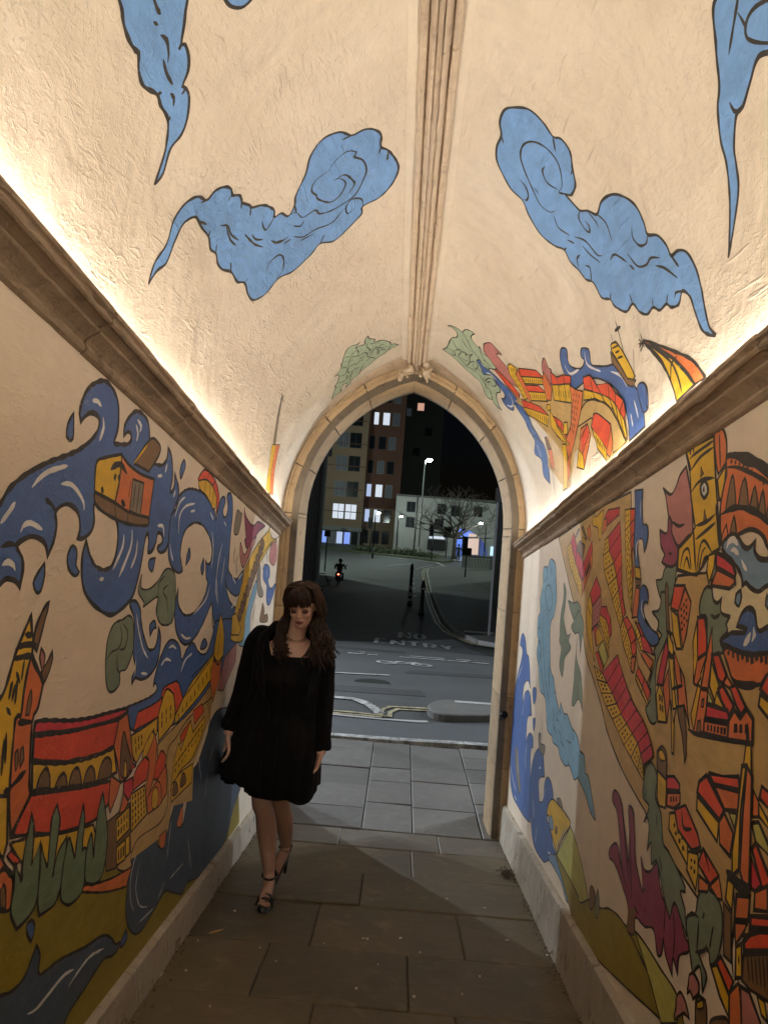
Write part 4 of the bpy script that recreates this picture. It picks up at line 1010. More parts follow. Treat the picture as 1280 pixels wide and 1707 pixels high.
S|k|3|9|2350,1032! 2347,1017!
S|k|3|9|2327,1037! 2324,1022!
S|k|3|9|2304,1042! 2302,1027!
F|ye|2|8|2352,982! 2309,994! 2276,949! 2205,965! 2183,874! 2351,935!
F|ye|3|8|2187,914! 2117,927! 2110,883! 2118,829! 2190,863!
S|k|3|12|2309,962! 2302,953!
S|k|3|12|2294,942! 2287,933!
S|k|3|12|2275,953! 2268,942!
S|k|3|12|2261,930! 2255,919!
S|k|3|12|2241,945! 2236,933!
S|k|3|12|2230,918! 2224,906!
S|k|4|12|2161,902! 2160,893!
S|k|4|12|2159,882! 2157,873!
S|k|4|12|2137,905! 2136,894!
S|k|4|12|2135,880! 2134,869!
F|rd|3|9|2311,1002! 2228,1033! 2129,978! 2103,949! 2160,923! 2277,953!
F|rd|4|9|2084,950! 1976,913! 2027,873! 2113,902!
S|k|4|9|2257,1014 2231,969 2170,980
S|k|5|9|2177,923 2083,943
S|k|6|7|2084,950 2049,921 2036,902
F|og|13|7|2098,875! 2027,873! 2038,851! 2097,834!
F|og|14|7|2022,872! 1971,911! 1945,863! 1972,855!
F|rd|2|11|2083,1149! 1898,1173! 1888,1143! 2042,1127!
F|og|3|10|2039,1125! 1888,1139! 1891,1092! 1966,1078!
F|rd|4|11|2140,1115! 2092,1142! 1966,1077! 1994,1048! 2149,1085!
F|ye|2|9|2147,1075! 1995,1041! 2000,990! 2146,1039!
F|og|5|9|1967,1071! 1907,1035! 1918,976! 1982,989! 1995,1041!
F|li|2|8|1941,1077! 1895,1086! 1902,1045!
F|rd|2|9|1776,1174! 1739,1166! 1706,1118! 1784,1145!
F|ye|2|8|1786,1134! 1740,1107! 1700,1074! 1782,1105!
F|og|3|7|1816,1157! 1786,1136! 1783,1103! 1815,1096!
F|li|2|9|1816,1082! 1781,1092! 1734,1059! 1694,1025! 1789,1044!
F|rd|3|10|1806,1025! 1789,1044! 1726,996! 1679,954! 1748,956!
F|cr|4|8|1807,1005! 1750,961! 1776,939! 1800,938!
F|ye|19|9|1877,1202! 1854,1206! 1871,1093! 1863,961! 1895,937! 1904,992! 1888,1071!
F|og|20|9|1851,1206! 1822,1187! 1814,1072! 1805,945! 1828,932! 1856,960! 1857,1096!
S|k|21|26|1930,938 1885,930 1843,926 1797,934
F|ye|2|8|1925,921! 1888,920! 1892,855! 1930,869!
F|og|2|9|1871,899! 1802,918! 1803,863! 1873,842!
F|og|2|8|1872,836! 1803,858! 1822,830! 1861,787!
F|og|5|8|1779,936! 1722,968! 1716,915! 1777,897!
S|k|3|10|1892,917 1873,846 1880,773 1863,710
F|br|13|7|1936,859! 1891,850! 1875,739! 1918,739!
F|rd|2|11|1792,878! 1674,917! 1671,892! 1793,851!
F|rd|2|12|1820,810! 1792,837! 1750,859! 1671,887! 1666,851! 1813,789!
F|ye|4|9|1858,782! 1830,801! 1818,729! 1851,713!
S|k|5|10|1840,771 1837,749
F|br|5|8|1816,781! 1666,848! 1653,740! 1777,721! 1816,724!
S|k|6|7|1797,787 1779,737
S|k|7|7|1778,795 1760,740
S|k|6|7|1760,802 1741,744
S|k|6|7|1742,810 1723,748
S|k|6|7|1724,817 1705,751
S|k|6|7|1707,824 1688,755
F|ye|1|9|1992,681! 1958,701! 1879,659! 1875,612! 1929,634!
F|rd|13|8|1957,705! 1935,729! 1857,703! 1877,667!
F|og|14|8|1875,668! 1830,711! 1806,667! 1797,588! 1861,554!
F|mv|15|9|1820,708! 1776,716! 1716,678! 1701,638! 1793,590!
F|ye|6|7|1740,724! 1705,728! 1687,692! 1715,694!
F|mv|13|8|2125,579 2123,602 2094,619 2056,610 2052,589 2088,555! 2112,566 2131,549
F|mv|9|8|2205,478 2204,507 2179,532 2141,524 2105,494! 2149,489 2211,442
F|br|1|8|2073,560 2026,585 2003,574 1989,488! 2056,453!
F|ye|2|5|2067,555 2026,582 2023,564 2060,543
F|br|15|8|1972,552 1922,587 1873,604 1865,552! 1964,501!''',
('V', 'painted_cloud'): '''F|lb|1|9|2387,-1365! 2388,-1298 2423,-1216 2405,-1144 2428,-1072 2479,-1018 2541,-992 2556,-946 2597,-903 2641,-883 2673,-887 2716,-858 2765,-857 2818,-832 2845,-825 2907,-771 2992,-735 3036,-742 3055,-707 3118,-677 3088,-638 3037,-623 2967,-563 2888,-528 2847,-467 2872,-393 2933,-344 2941,-292 2969,-252 3023,-222 3099,-223 3145,-192 3245,-155 3318,-149 3404,-183 3455,-242 3455,-321 3508,-329 3549,-383 3583,-479 3515,-555 3538,-616 3529,-722 3458,-807 3448,-893 3376,-967 3287,-986 3183,-980 3111,-1011 3010,-1019 2927,-1051 2861,-1060 2806,-1049 2746,-1062 2686,-1047 2610,-1057 2561,-1058 2524,-1065 2476,-1116 2470,-1179 2470,-1254 2421,-1306
S|k|2|7|2666,-892 2669,-915
S|k|2|7|2741,-852 2783,-872
S|k|2|7|2831,-829 2875,-844
S|k|2|7|3036,-742 3054,-793 3009,-804 2978,-800
S|k|2|7|3118,-677 3140,-640 3215,-612 3238,-549 3291,-529 3336,-456 3333,-357 3251,-306 3194,-292 3123,-306 3069,-342 3050,-330 3011,-371 3021,-428 3054,-460
S|k|3|7|3054,-460 3051,-525 3092,-549 3148,-531 3178,-528 3263,-475 3265,-425 3209,-391 3149,-416 3137,-444
S|k|4|7|3137,-444 3146,-392 3210,-361 3254,-352 3299,-391
S|k|3|7|3455,-321 3393,-324 3349,-370 3383,-403 3442,-395 3425,-362
S|k|3|7|3210,-666 3257,-632 3239,-609
S|k|2|7|2933,-344 2924,-387
S|k|2|7|3099,-223 3139,-235
S|k|2|7|3145,-192 3207,-198
S|k|2|7|2722,-982 2771,-953 2834,-952 2914,-931
S|k|3|7|2763,-958 2847,-965 2919,-950
S|k|2|7|2928,-895 3048,-868 3128,-834
S|k|3|7|2979,-864 3031,-855 3086,-823
S|k|2|7|3148,-788 3220,-755 3246,-701
S|k|3|7|3260,-733 3282,-693
S|k|4|7|3279,-678 3349,-632 3375,-566 3423,-477 3377,-409
S|k|5|7|3358,-648 3396,-582
S|k|2|7|3311,-857 3276,-831 3298,-772 3361,-754 3437,-777 3436,-819
S|k|2|7|3010,-1019 2959,-1003
S|k|2|7|3183,-980 3186,-953
S|k|2|7|2806,-1049 2771,-1028
S|k|2|7|2686,-1047 2673,-1031
S|k|2|7|2561,-1058 2629,-1032
S|k|2|7|3515,-555 3470,-525
S|k|2|7|2541,-992 2514,-1019
S|k|4|7|3194,-765 3239,-729
S|k|3|7|3088,-638 3143,-638
F|lb|1|10|1696,-976 1734,-1004 1776,-1018 1829,-1018 1860,-1009 1895,-1031 1942,-1036 2009,-1008 2048,-1011 2112,-1008 2161,-1042 2186,-1079 2206,-1149! 2222,-1102 2196,-1041 2208,-985 2188,-943 2142,-913 2106,-911 2086,-920 2069,-886 2035,-868 1993,-866 1981,-877 1926,-837 1855,-817
S|k|2|9|1795,-906 1829,-909 1852,-905
S|k|2|9|1845,-933 1867,-923
S|k|2|9|1894,-927 1924,-915 1962,-925 1978,-937
S|k|2|9|1954,-947 1999,-953 2047,-948
S|k|2|9|2058,-966 2083,-961 2102,-973
S|k|2|9|1860,-1009 1832,-1020
S|k|2|9|2009,-1008 2024,-991
S|k|2|9|2106,-911 2103,-933
S|k|2|9|1981,-877 1985,-890
S|k|2|9|2112,-1008 2117,-997
F|lb|1|9|1987,-701 2018,-702 2050,-683 2073,-652 2061,-617
F|lb|1|9|2920,290 2858,273 2781,283 2730,325 2690,379 2690,443 2708,498 2682,531 2691,582 2750,617 2800,652 2869,650 2898,626 2889,693 2883,712 2834,744 2791,786 2717,781 2641,803 2579,846 2529,912 2524,979 2532,1015 2471,1052 2435,1105 2426,1143 2374,1153 2321,1185 2287,1250 2274,1316 2268,1378 2248,1439 2203,1482! 2251,1462 2305,1423 2341,1354 2359,1305 2407,1265 2449,1288 2513,1271 2543,1247 2607,1241 2657,1210 2718,1208 2781,1173 2821,1126 2902,1121 2989,1061 3007,1025 3081,982 3092,913 3145,871 3161,821 3190,763 3176,715 3228,661 3261,581 3229,502 3177,450 3173,386 3125,330 3073,293 2998,281
S|k|2|7|2924,594 2874,598 2802,556 2787,491 2815,429 2872,391 2943,389 3003,425 3064,488 3097,536 3078,586 3037,608
S|k|3|7|2875,503 2915,499 2944,534 2920,586
S|k|2|7|2708,498 2760,525
S|k|2|7|2920,290 2952,306
S|k|2|7|3074,410 3082,448 3120,470 3158,465 3164,448
S|k|3|7|3040,483 3048,513
S|k|2|7|3073,612 3101,650 3062,713
S|k|2|7|3036,735 2976,791 2949,865 2911,890
S|k|2|7|3020,785 3000,837 2954,896
S|k|2|7|3100,712 3068,747
S|k|2|7|2883,712 2924,721 2928,769 2909,790 2886,775 2897,748
S|k|2|7|2838,746 2825,802 2832,819
S|k|2|7|2791,786 2766,838 2788,898
S|k|2|7|2532,1015 2562,1030 2613,1011 2636,970 2611,942
S|k|2|7|2868,932 2815,937 2748,1003
S|k|2|7|2721,983 2683,1049 2615,1079 2567,1079 2505,1110
S|k|2|7|2553,1113 2495,1149 2420,1218
S|k|3|7|2738,1017 2714,1048
S|k|2|7|3078,794 3122,790 3150,817
S|k|2|7|3085,841 3058,866 3107,901
S|k|2|7|3007,1025 2977,1011
S|k|2|7|2821,1126 2822,1087
S|k|2|7|2657,1210 2643,1184
S|k|2|7|2543,1247 2518,1225
S|k|2|7|2407,1265 2458,1248 2474,1258
S|k|2|7|2426,1143 2394,1195
S|k|3|7|2869,650 2930,595
S|k|2|7|3176,715 3148,721
S|k|2|7|2750,617 2782,619
S|k|3|7|3161,821 3145,871
F|lb|1|9|1770,839 1852,899 1903,967 1943,998 1979,1059 1987,1115 2010,1180 2036,1232 2084,1319! 2025,1262 1966,1200 1947,1146 1934,1107 1884,1059 1848,1061 1797,1042 1736,1023 1664,1054 1611,985
S|k|2|8|1890,1019 1887,1045 1864,1065
S|k|2|8|1740,909 1729,979 1693,1024
S|k|3|7|1692,878 1757,910 1825,945
F|lb|3|8|1529,1043 1684,945 1747,965 1676,1038 1566,1101''',
('V', 'painted_leaf_bank'): '''F|gn|1|7|5585,-693! 5522,-677 5427,-640! 5398,-647! 5346,-612! 5257,-598 5218,-629! 5178,-575 5091,-564! 5101,-555 5045,-545 5022,-538 4950,-512 4934,-480 4969,-438 4966,-409! 4990,-424 5017,-441 5029,-407 5055,-381 4986,-373 4946,-351! 5006,-343 5064,-307 5107,-311 5129,-271 5174,-239 5240,-203 5292,-194 5311,-168 5360,-140! 5381,-214 5415,-243 5422,-287 5472,-355 5501,-430 5535,-459 5538,-503 5590,-529 5599,-565! 5533,-543! 5509,-576 5556,-610 5598,-601 5577,-654
S|k|2|6|5036,-534 5094,-491 5071,-469 5073,-439 5128,-427 5160,-433
S|k|3|6|5108,-545 5155,-506 5121,-482 5177,-434 5194,-385 5252,-367 5298,-374
S|k|4|6|5176,-569 5231,-527 5175,-502 5191,-471
S|k|5|6|5243,-528 5299,-526 5255,-507 5281,-471 5310,-446 5287,-430 5324,-390
S|k|4|6|5106,-371 5166,-354 5215,-346 5250,-372
S|k|5|6|5063,-360 5106,-371
S|k|6|6|5087,-351 5127,-314 5146,-262
S|k|5|6|5215,-346 5208,-307 5281,-260 5302,-222 5311,-203
S|k|7|6|5239,-283 5216,-264 5232,-240
S|k|8|6|5310,-349 5241,-327 5238,-303 5280,-289 5353,-301
S|k|9|6|5286,-373 5334,-350 5421,-307
S|k|9|6|5372,-286 5305,-280 5317,-251 5346,-237 5350,-213
S|k|10|6|5364,-382 5339,-355
S|k|11|6|5510,-441 5416,-415 5381,-387
S|k|12|6|5290,-531 5365,-520 5368,-482 5400,-425
S|k|13|6|5541,-532 5443,-508 5371,-487
S|k|13|6|5291,-598 5333,-551 5278,-530
S|k|14|6|5377,-624 5452,-554 5357,-539
S|k|15|6|5447,-542 5409,-512
S|k|10|6|5255,-433 5243,-417 5252,-387
S|k|10|6|5381,-214 5317,-199
S|k|3|6|5004,-445 5051,-438
S|k|11|6|5261,-398 5284,-419
F|gn|1|7|4905,192! 4865,215 4842,264 4848,301! 4784,313 4743,346 4730,383! 4775,368 4821,364 4852,384 4868,412 4871,439! 4839,435! 4884,468 4872,509 4877,553 4898,602! 4961,575 5023,548 5079,604 5102,641 5106,671 5153,685 5225,665 5298,677 5363,720 5366,755! 5426,705 5432,669 5411,656 5481,599 5393,543 5358,507 5370,447 5370,375 5344,303 5333,236 5323,184! 5263,208! 5183,218 5075,229 5015,245! 4981,267 4926,269 4889,250 4884,214
S|k|2|6|5064,240 5148,285 5140,324 5109,374 5034,406
S|k|3|6|4848,301 4907,345 4973,385 5002,422 5029,489 4998,559
S|k|4|6|4948,305 5009,350 5012,410
S|k|3|6|5248,214 5237,267 5293,279 5310,241
S|k|4|6|5219,269 5132,303 5163,319 5244,307 5236,354 5197,391
S|k|5|6|5140,324 5103,353 5165,360
S|k|5|6|5314,247 5277,297 5288,359 5323,391
S|k|6|6|5034,406 5124,389 5211,399 5319,376
S|k|7|6|5211,399 5131,425 5134,461 5231,452 5178,416
S|k|8|6|5309,389 5256,455 5268,509 5313,555
S|k|9|6|5194,454 5169,510
S|k|4|6|4983,483 4958,522 4988,549
S|k|9|6|5263,547 5135,574 5096,623 5145,637 5210,611
S|k|10|6|5281,503 5276,549 5349,569
S|k|11|6|5349,569 5313,604 5411,656
S|k|5|6|4871,439 4939,476 4968,538
S|k|11|6|5229,526 5235,567 5168,587''',
('V', 'painted_river'): '''F|bl|10|7|5079,443! 5028,461 5063,494 5034,549 5009,607 4985,668 4942,745 4915,813 4883,874 4891,932 4881,989 4805,1092 4748,1196 4735,1277 4733,1335 4822,1282 4858,1175 4931,1080 4981,1003 4968,936 5022,823 5088,836 5147,826 5221,775 5211,716 5155,735 5094,726 5088,672 5085,621 5061,585 5128,549 5181,519 5134,497
S|wh|11|10|5118,540 5065,570 5047,630
S|wh|11|8|5012,744 5013,791 5075,817 5159,789
S|wh|12|6|5182,775 5112,817
F|bl|11|6|5015,829 4902,881 4845,988 4879,1080 4725,1175 4709,1285 4725,1414! 4897,1326 4882,1234 5022,1159 4916,1099 4968,968
S|wh|12|7|4894,1133 4868,1223
F|mv|2|7|4783,464 4732,467 4656,502 4650,550 4642,591 4654,601! 4680,576 4717,569 4725,615 4715,667 4735,729 4767,791! 4845,722 4896,610 4871,523 4852,477
F|og|11|5|4948,580! 4802,829! 4879,842! 4945,702!
F|rd|12|6|4943,580! 4904,619 4793,827! 4839,830! 4945,702!
F|bl|1|8|3845,954 3769,931 3704,962 3752,1001 3726,1044 3608,1091 3530,1083 3553,1053 3511,1032 3426,1069 3440,1095 3447,1133 3282,1196 3169,1226! 3109,1279! 3017,1335 2941,1402 2871,1399 2828,1437 2822,1503! 2874,1495 2858,1564! 3055,1567! 3098,1440 3224,1304 3496,1176 3802,1129 3838,1083 3878,1012
S|wh|2|10|3823,997 3792,1054 3644,1084
S|wh|2|9|3490,1055 3505,1112 3355,1194
S|wh|2|8|3229,1237 3118,1293 3057,1357
S|wh|2|8|2990,1428 2943,1509
S|wh|2|7|3041,1465 3014,1523''',
('V', 'painted_city'): '''F|tan|12|0|4963,814! 4240,985! 3699,1162! 3159,1378! 3070,1568! 3388,1575! 3653,1394! 4034,1388! 4169,1543! 4405,1475! 4730,1307! 4561,1163! 4716,1040!
F|rd|1|7|4549,740! 4290,854! 4231,923! 4598,777!
F|ye|2|7|4598,777! 4231,923! 4245,958! 4623,816!
F|rd|13|7|4628,823! 4374,918! 4303,984! 4654,858!
F|ye|14|7|4654,858! 4303,984! 4328,1028! 4671,912!
S|k|3|6|4567,806! 4588,821!
S|k|3|6|4532,820! 4554,834!
S|k|3|6|4498,833! 4521,847!
S|k|3|6|4464,846! 4487,860!
S|k|3|6|4430,859! 4453,872!
S|k|3|6|4396,872! 4419,884!
S|k|3|6|4362,885! 4386,897!
S|k|14|6|4329,897! 4352,909!
S|k|3|6|4295,910! 4319,921!
S|k|3|6|4261,923! 4286,933!
S|k|15|6|4602,897! 4623,914!
S|k|15|6|4566,909! 4587,927!
S|k|15|6|4531,921! 4550,939!
S|k|15|6|4495,933! 4514,951!
S|k|15|6|4460,945! 4479,963!
S|k|15|6|4425,957! 4443,975!
S|k|15|6|4390,969! 4407,987!
S|k|15|6|4356,981! 4372,999!
F|rd|13|7|4819,855! 4511,1002! 4407,1088! 4856,896!
F|ye|14|7|4856,896! 4407,1088! 4504,1125! 4852,949!
S|k|15|6|4828,922! 4844,948!
S|k|15|6|4789,940! 4807,966!
S|k|15|6|4750,958! 4769,983!
S|k|15|6|4710,976! 4732,1001!
S|k|15|6|4670,994! 4694,1018!
S|k|15|6|4629,1012! 4656,1035!
S|k|15|6|4589,1030! 4618,1053!
S|k|15|6|4548,1047! 4579,1070!
S|k|15|6|4507,1064! 4540,1086!
S|k|15|6|4466,1082! 4501,1103!
F|ye|15|6|4675,666! 4620,677! 4578,723! 4689,894! 4760,876! 4751,700!
S|k|16|7|4663,694! 4679,713!
S|k|16|7|4686,721! 4702,740!
S|k|16|7|4708,749! 4722,768!
S|k|16|7|4728,777! 4741,797!
S|k|16|7|4746,806! 4758,826!
S|k|16|7|4762,835! 4772,856!
S|k|16|7|4625,710! 4642,728!
S|k|16|7|4650,736! 4666,754!
S|k|16|7|4672,763! 4687,781!
S|k|16|7|4694,790! 4707,809!
S|k|16|7|4713,818! 4725,837!
S|k|16|7|4730,846! 4741,866!
F|og|16|6|4569,738! 4620,912! 4649,933! 4689,884! 4646,741!
F|mv|3|6|4111,864 4063,870 4079,914 4045,940! 4119,988! 4224,978! 4197,896
F|og|15|6|4180,903! 4157,1007! 4259,1043! 4340,1017! 4267,924!
F|rd|16|7|4071,943! 4014,994! 4029,1029! 4134,995!
F|ye|17|7|4134,995! 4029,1029! 4098,1098! 4199,1062!
F|rd|18|7|4014,994! 3894,1022! 3927,1061! 4029,1029!
F|ye|19|7|4029,1029! 3927,1061! 3999,1133! 4098,1098!
F|rd|20|7|3894,1022! 3787,1067! 3827,1093! 3927,1061!
F|ye|21|7|3927,1061! 3827,1093! 3902,1167! 3999,1133!
S|k|18|6|4122,1030! 4138,1058!
S|k|20|6|4076,1046! 4094,1073!
S|k|20|6|4031,1061! 4050,1088!
S|k|22|6|3986,1076! 4007,1104!
S|k|22|6|3942,1091! 3964,1119!
S|k|22|6|3898,1105! 3921,1133!
F|og|22|7|3850,1091! 3785,1134! 3674,1180! 3750,1232! 4082,1377! 4150,1408! 4227,1296! 4023,1255! 3900,1165!
S|k|23|6|3819,1143! 3839,1153!
S|k|23|6|3854,1160! 3874,1171!
S|k|23|6|3889,1179! 3909,1190!
S|k|23|6|3923,1198! 3943,1209!
S|k|23|6|3957,1217! 3977,1229!
S|k|23|6|3991,1237! 4010,1249!
S|k|23|6|4024,1258! 4043,1270!
S|k|23|6|3782,1158! 3803,1168!
S|k|23|6|3818,1176! 3839,1186!
S|k|23|6|3855,1194! 3876,1205!
S|k|23|6|3891,1213! 3912,1224!
S|k|23|6|3927,1232! 3948,1243!
S|k|23|6|3963,1252! 3983,1263!
S|k|23|6|3998,1272! 4018,1284!
S|k|23|6|3744,1174! 3766,1183!
S|k|23|6|3783,1191! 3805,1201!
S|k|23|6|3821,1209! 3843,1219!
S|k|23|6|3859,1227! 3881,1238!
S|k|23|6|3897,1246! 3919,1257!
S|k|23|6|3934,1266! 3956,1277!
S|k|23|6|3972,1286! 3993,1298!
F|rd|13|7|3616,1131! 3506,1158! 3526,1228! 3649,1178!
F|ye|23|7|3649,1178! 3526,1228! 3510,1265! 3691,1217!
F|rd|24|7|3506,1158! 3449,1222! 3407,1277! 3526,1228!
F|ye|25|7|3526,1228! 3407,1277! 3370,1322! 3510,1265!
F|rd|26|7|3449,1222! 3279,1268! 3302,1326! 3407,1277!
F|ye|27|7|3407,1277! 3302,1326! 3259,1387! 3370,1322!
F|rd|28|7|3279,1268! 3207,1331! 3225,1374! 3302,1326!
F|ye|29|7|3302,1326! 3225,1374! 3201,1446! 3259,1387!
F|rd|30|7|3207,1331! 3111,1392! 3173,1422! 3225,1374!
F|ye|31|7|3225,1374! 3173,1422! 3136,1505! 3201,1446!
F|rd|32|7|3111,1392! 3092,1444! 3118,1469! 3173,1422!
F|ye|33|7|3173,1422! 3118,1469! 3072,1559! 3136,1505!
S|k|24|6|3597,1222! 3605,1228!
S|k|24|6|3557,1241! 3567,1247!
S|k|26|6|3516,1260! 3528,1266!
S|k|26|6|3476,1278! 3490,1284!
S|k|26|6|3435,1297! 3451,1302!
S|k|28|6|3395,1315! 3413,1320!
S|k|28|6|3355,1333! 3375,1338!
S|k|30|6|3315,1351! 3336,1355!
F|tan|34|6|3758,1240! 3642,1238 3502,1275 3322,1357 3183,1478 3136,1525! 3086,1564! 3283,1562! 3316,1452! 3618,1322! 3875,1294!
F|rd|35|7|3637,1358! 3573,1319! 3501,1335 3312,1434! 3286,1524! 3393,1536!
F|ye|36|7|3637,1358! 3394,1517! 3389,1570! 3548,1481!
F|og|37|6|3314,1443! 3286,1524! 3335,1568! 3393,1536!
S|k|37|6|3568,1420! 3539,1459!
S|k|37|6|3535,1440! 3512,1475!
S|k|37|6|3501,1461! 3483,1490!
S|k|37|6|3466,1481! 3455,1505!
S|k|38|6|3431,1501! 3427,1520!
F|og|13|7|3841,1314! 3706,1324! 3673,1389! 3835,1509! 3939,1410!
F|ye|14|6|3931,1390! 3850,1441! 3835,1514! 3995,1470!
F|rd|14|6|3863,1352! 3709,1328! 3685,1366! 3848,1431!
F|rd|13|6|4340,1107! 4263,1142! 4289,1176! 4351,1135!
F|ye|14|6|4351,1135! 4289,1176! 4299,1250! 4356,1217!
F|rd|15|6|4263,1142! 4183,1185! 4224,1216! 4289,1176!
F|ye|16|6|4289,1176! 4224,1216! 4239,1283! 4299,1250!
F|rd|17|6|4183,1185! 4159,1225! 4185,1253! 4224,1216!
F|ye|23|6|4224,1216! 4185,1253! 4178,1316! 4239,1283!
F|rd|24|6|4159,1225! 4131,1265! 4163,1288! 4185,1253!
F|ye|25|6|4185,1253! 4163,1288! 4107,1326! 4178,1316!
F|ye|25|6|4134,1202! 4069,1219! 4119,1270! 4202,1249!
F|ye|13|6|4373,1033! 4301,1055! 4339,1076! 4404,1056!
F|ye|26|6|4340,1069! 4291,1183! 4154,1314! 4336,1221! 4432,1145!
F|ye|27|6|4277,1284! 4179,1308! 4226,1532! 4333,1524!
F|og|28|5|4202,1396! 4107,1372! 4168,1474! 4227,1509!
F|og|13|5|4617,1162! 4541,1258! 4562,1369! 4638,1327!
S|k|14|5|4627,1159 4665,1243 4569,1532
F|br|15|5|4654,1152! 4594,1161! 4558,1242! 4647,1227!''',
('V', 'painted_bell_tower'): '''F|ye|2|8|3154,1154 3110,1160 3069,1186 2950,1349! 2982,1357! 3043,1327! 3161,1179!
F|br|3|7|3179,1172! 3043,1327! 2943,1368! 2990,1378! 3053,1349! 3192,1213!
S|k|3|8|3127,1196 3072,1207
S|k|4|8|3116,1222 3049,1238
S|k|3|7|3151,1169 3069,1186
S|k|5|5|3032,1103 3031,1130 3032,1235
S|k|3|4|3116,1118 3120,1153
S|k|6|10|3067,1129 2994,1140
S|k|3|4|2919,1255 2959,1338
F|bl|2|6|2941,1402 2884,1395 2839,1430 2847,1487 2822,1510! 2888,1500''',
('V', 'painted_hot_air_balloon'): '''F|og|1|10|2803,1274 2673,1335 2522,1413 2395,1482 2324,1537 2278,1578! 2366,1569! 2520,1573! 2575,1495 2652,1410
F|ye|2|8|2796,1285! 2667,1383 2575,1495 2520,1573! 2366,1569! 2472,1486 2584,1405
S|k|3|9|2784,1286 2568,1432 2471,1563
S|k|4|9|2771,1286 2527,1439 2357,1569
S|k|5|9|2515,1429 2569,1439 2580,1493
S|k|5|6|2861,1260 2784,1286
S|k|6|6|2818,1236 2820,1280 2853,1292
S|k|7|6|2846,1246 2802,1295
S|k|8|6|2791,1267 2856,1275''',
('V', 'painted_spire'): '''F|gy|1|5|4541,-1035! 4657,-1096 4910,-1255! 4846,-1271! 4656,-1127
S|k|2|5|4545,-1064 4599,-1023
S|k|3|4|4506,-1039 4654,-1051
F|og|2|4|4929,-1251! 5040,-1223! 5133,-1389! 5249,-1514! 5108,-1531!
F|ye|3|5|4814,-1279! 4929,-1251! 5108,-1531! 4956,-1528! 4907,-1376!
S|k|4|6|4907,-1291! 4923,-1307!
S|k|4|6|4930,-1315! 4946,-1331!
S|k|4|6|4952,-1339! 4966,-1356!
S|k|4|6|4972,-1364! 4984,-1381!
S|k|4|6|4989,-1389! 5000,-1407!
S|k|4|6|5004,-1415! 5012,-1434!
S|k|4|6|5016,-1442! 5022,-1461!
S|k|4|6|5024,-1469! 5029,-1488!
F|mv|1|3|5843,-1252! 5937,-1233! 6065,-1533! 5840,-1522!''',
}
# ================================================================ the passage
SP, AP = 2.25, 3.53
Y0 = -3.2
def fz(Y): return SLOPE*(YE-Y) if Y < YE else 0.0
def hw(Y, s): return (.857 if s < 0 else .825)+.0121*Y
def arc(Y, t, d=0.0):
    """point of the vault at depth Y, t in -1..1 from springing over apex, d metres proud of the surface"""
    s = -1 if t < 0 else 1; t = abs(t); a = hw(Y, s); r = AP-SP; c = (r*r-a*a)/(2*a); Rr = c+a
    if t > 1: return Vector((s*(a-d), Y, fz(Y)+SP-(t-1)*1.5))
    th = math.acos(c/Rr)*(1-t)
    return Vector((s*((Rr-d)*math.cos(th)-c), Y, fz(Y)+SP+(Rr-d)*math.sin(th)))
def wallp(side, Y, h, d=0.0): return Vector((side*(hw(Y, side)-d), Y, fz(Y)+h))
MH = {-1: 2.13, 1: 2.09}; PH = {-1: .165, 1: .262}
ROOT = {}
ROOT['L'] = thing('passage_wall', 'cream plastered left wall of the passage with painted church, houseboat and curling blue waves', 'wall', loc=(-.9, 1.5, 0))
ROOT['R'] = thing('passage_wall', 'cream plastered right wall of the passage with painted clock tower, amphitheatre and red roofed terraces', 'wall', loc=(.9, 1.5, 0))
ROOT['V'] = thing('vaulted_ceiling', 'pointed cream plaster ceiling of the passage with painted blue clouds and a stone ridge rib', 'ceiling', loc=(0, 1.5, 3.6))
def keep(o, p):                              # parent without moving the mesh
    o.parent = p; o.matrix_parent_inverse = Matrix.Translation(-Vector(p.location)); return o
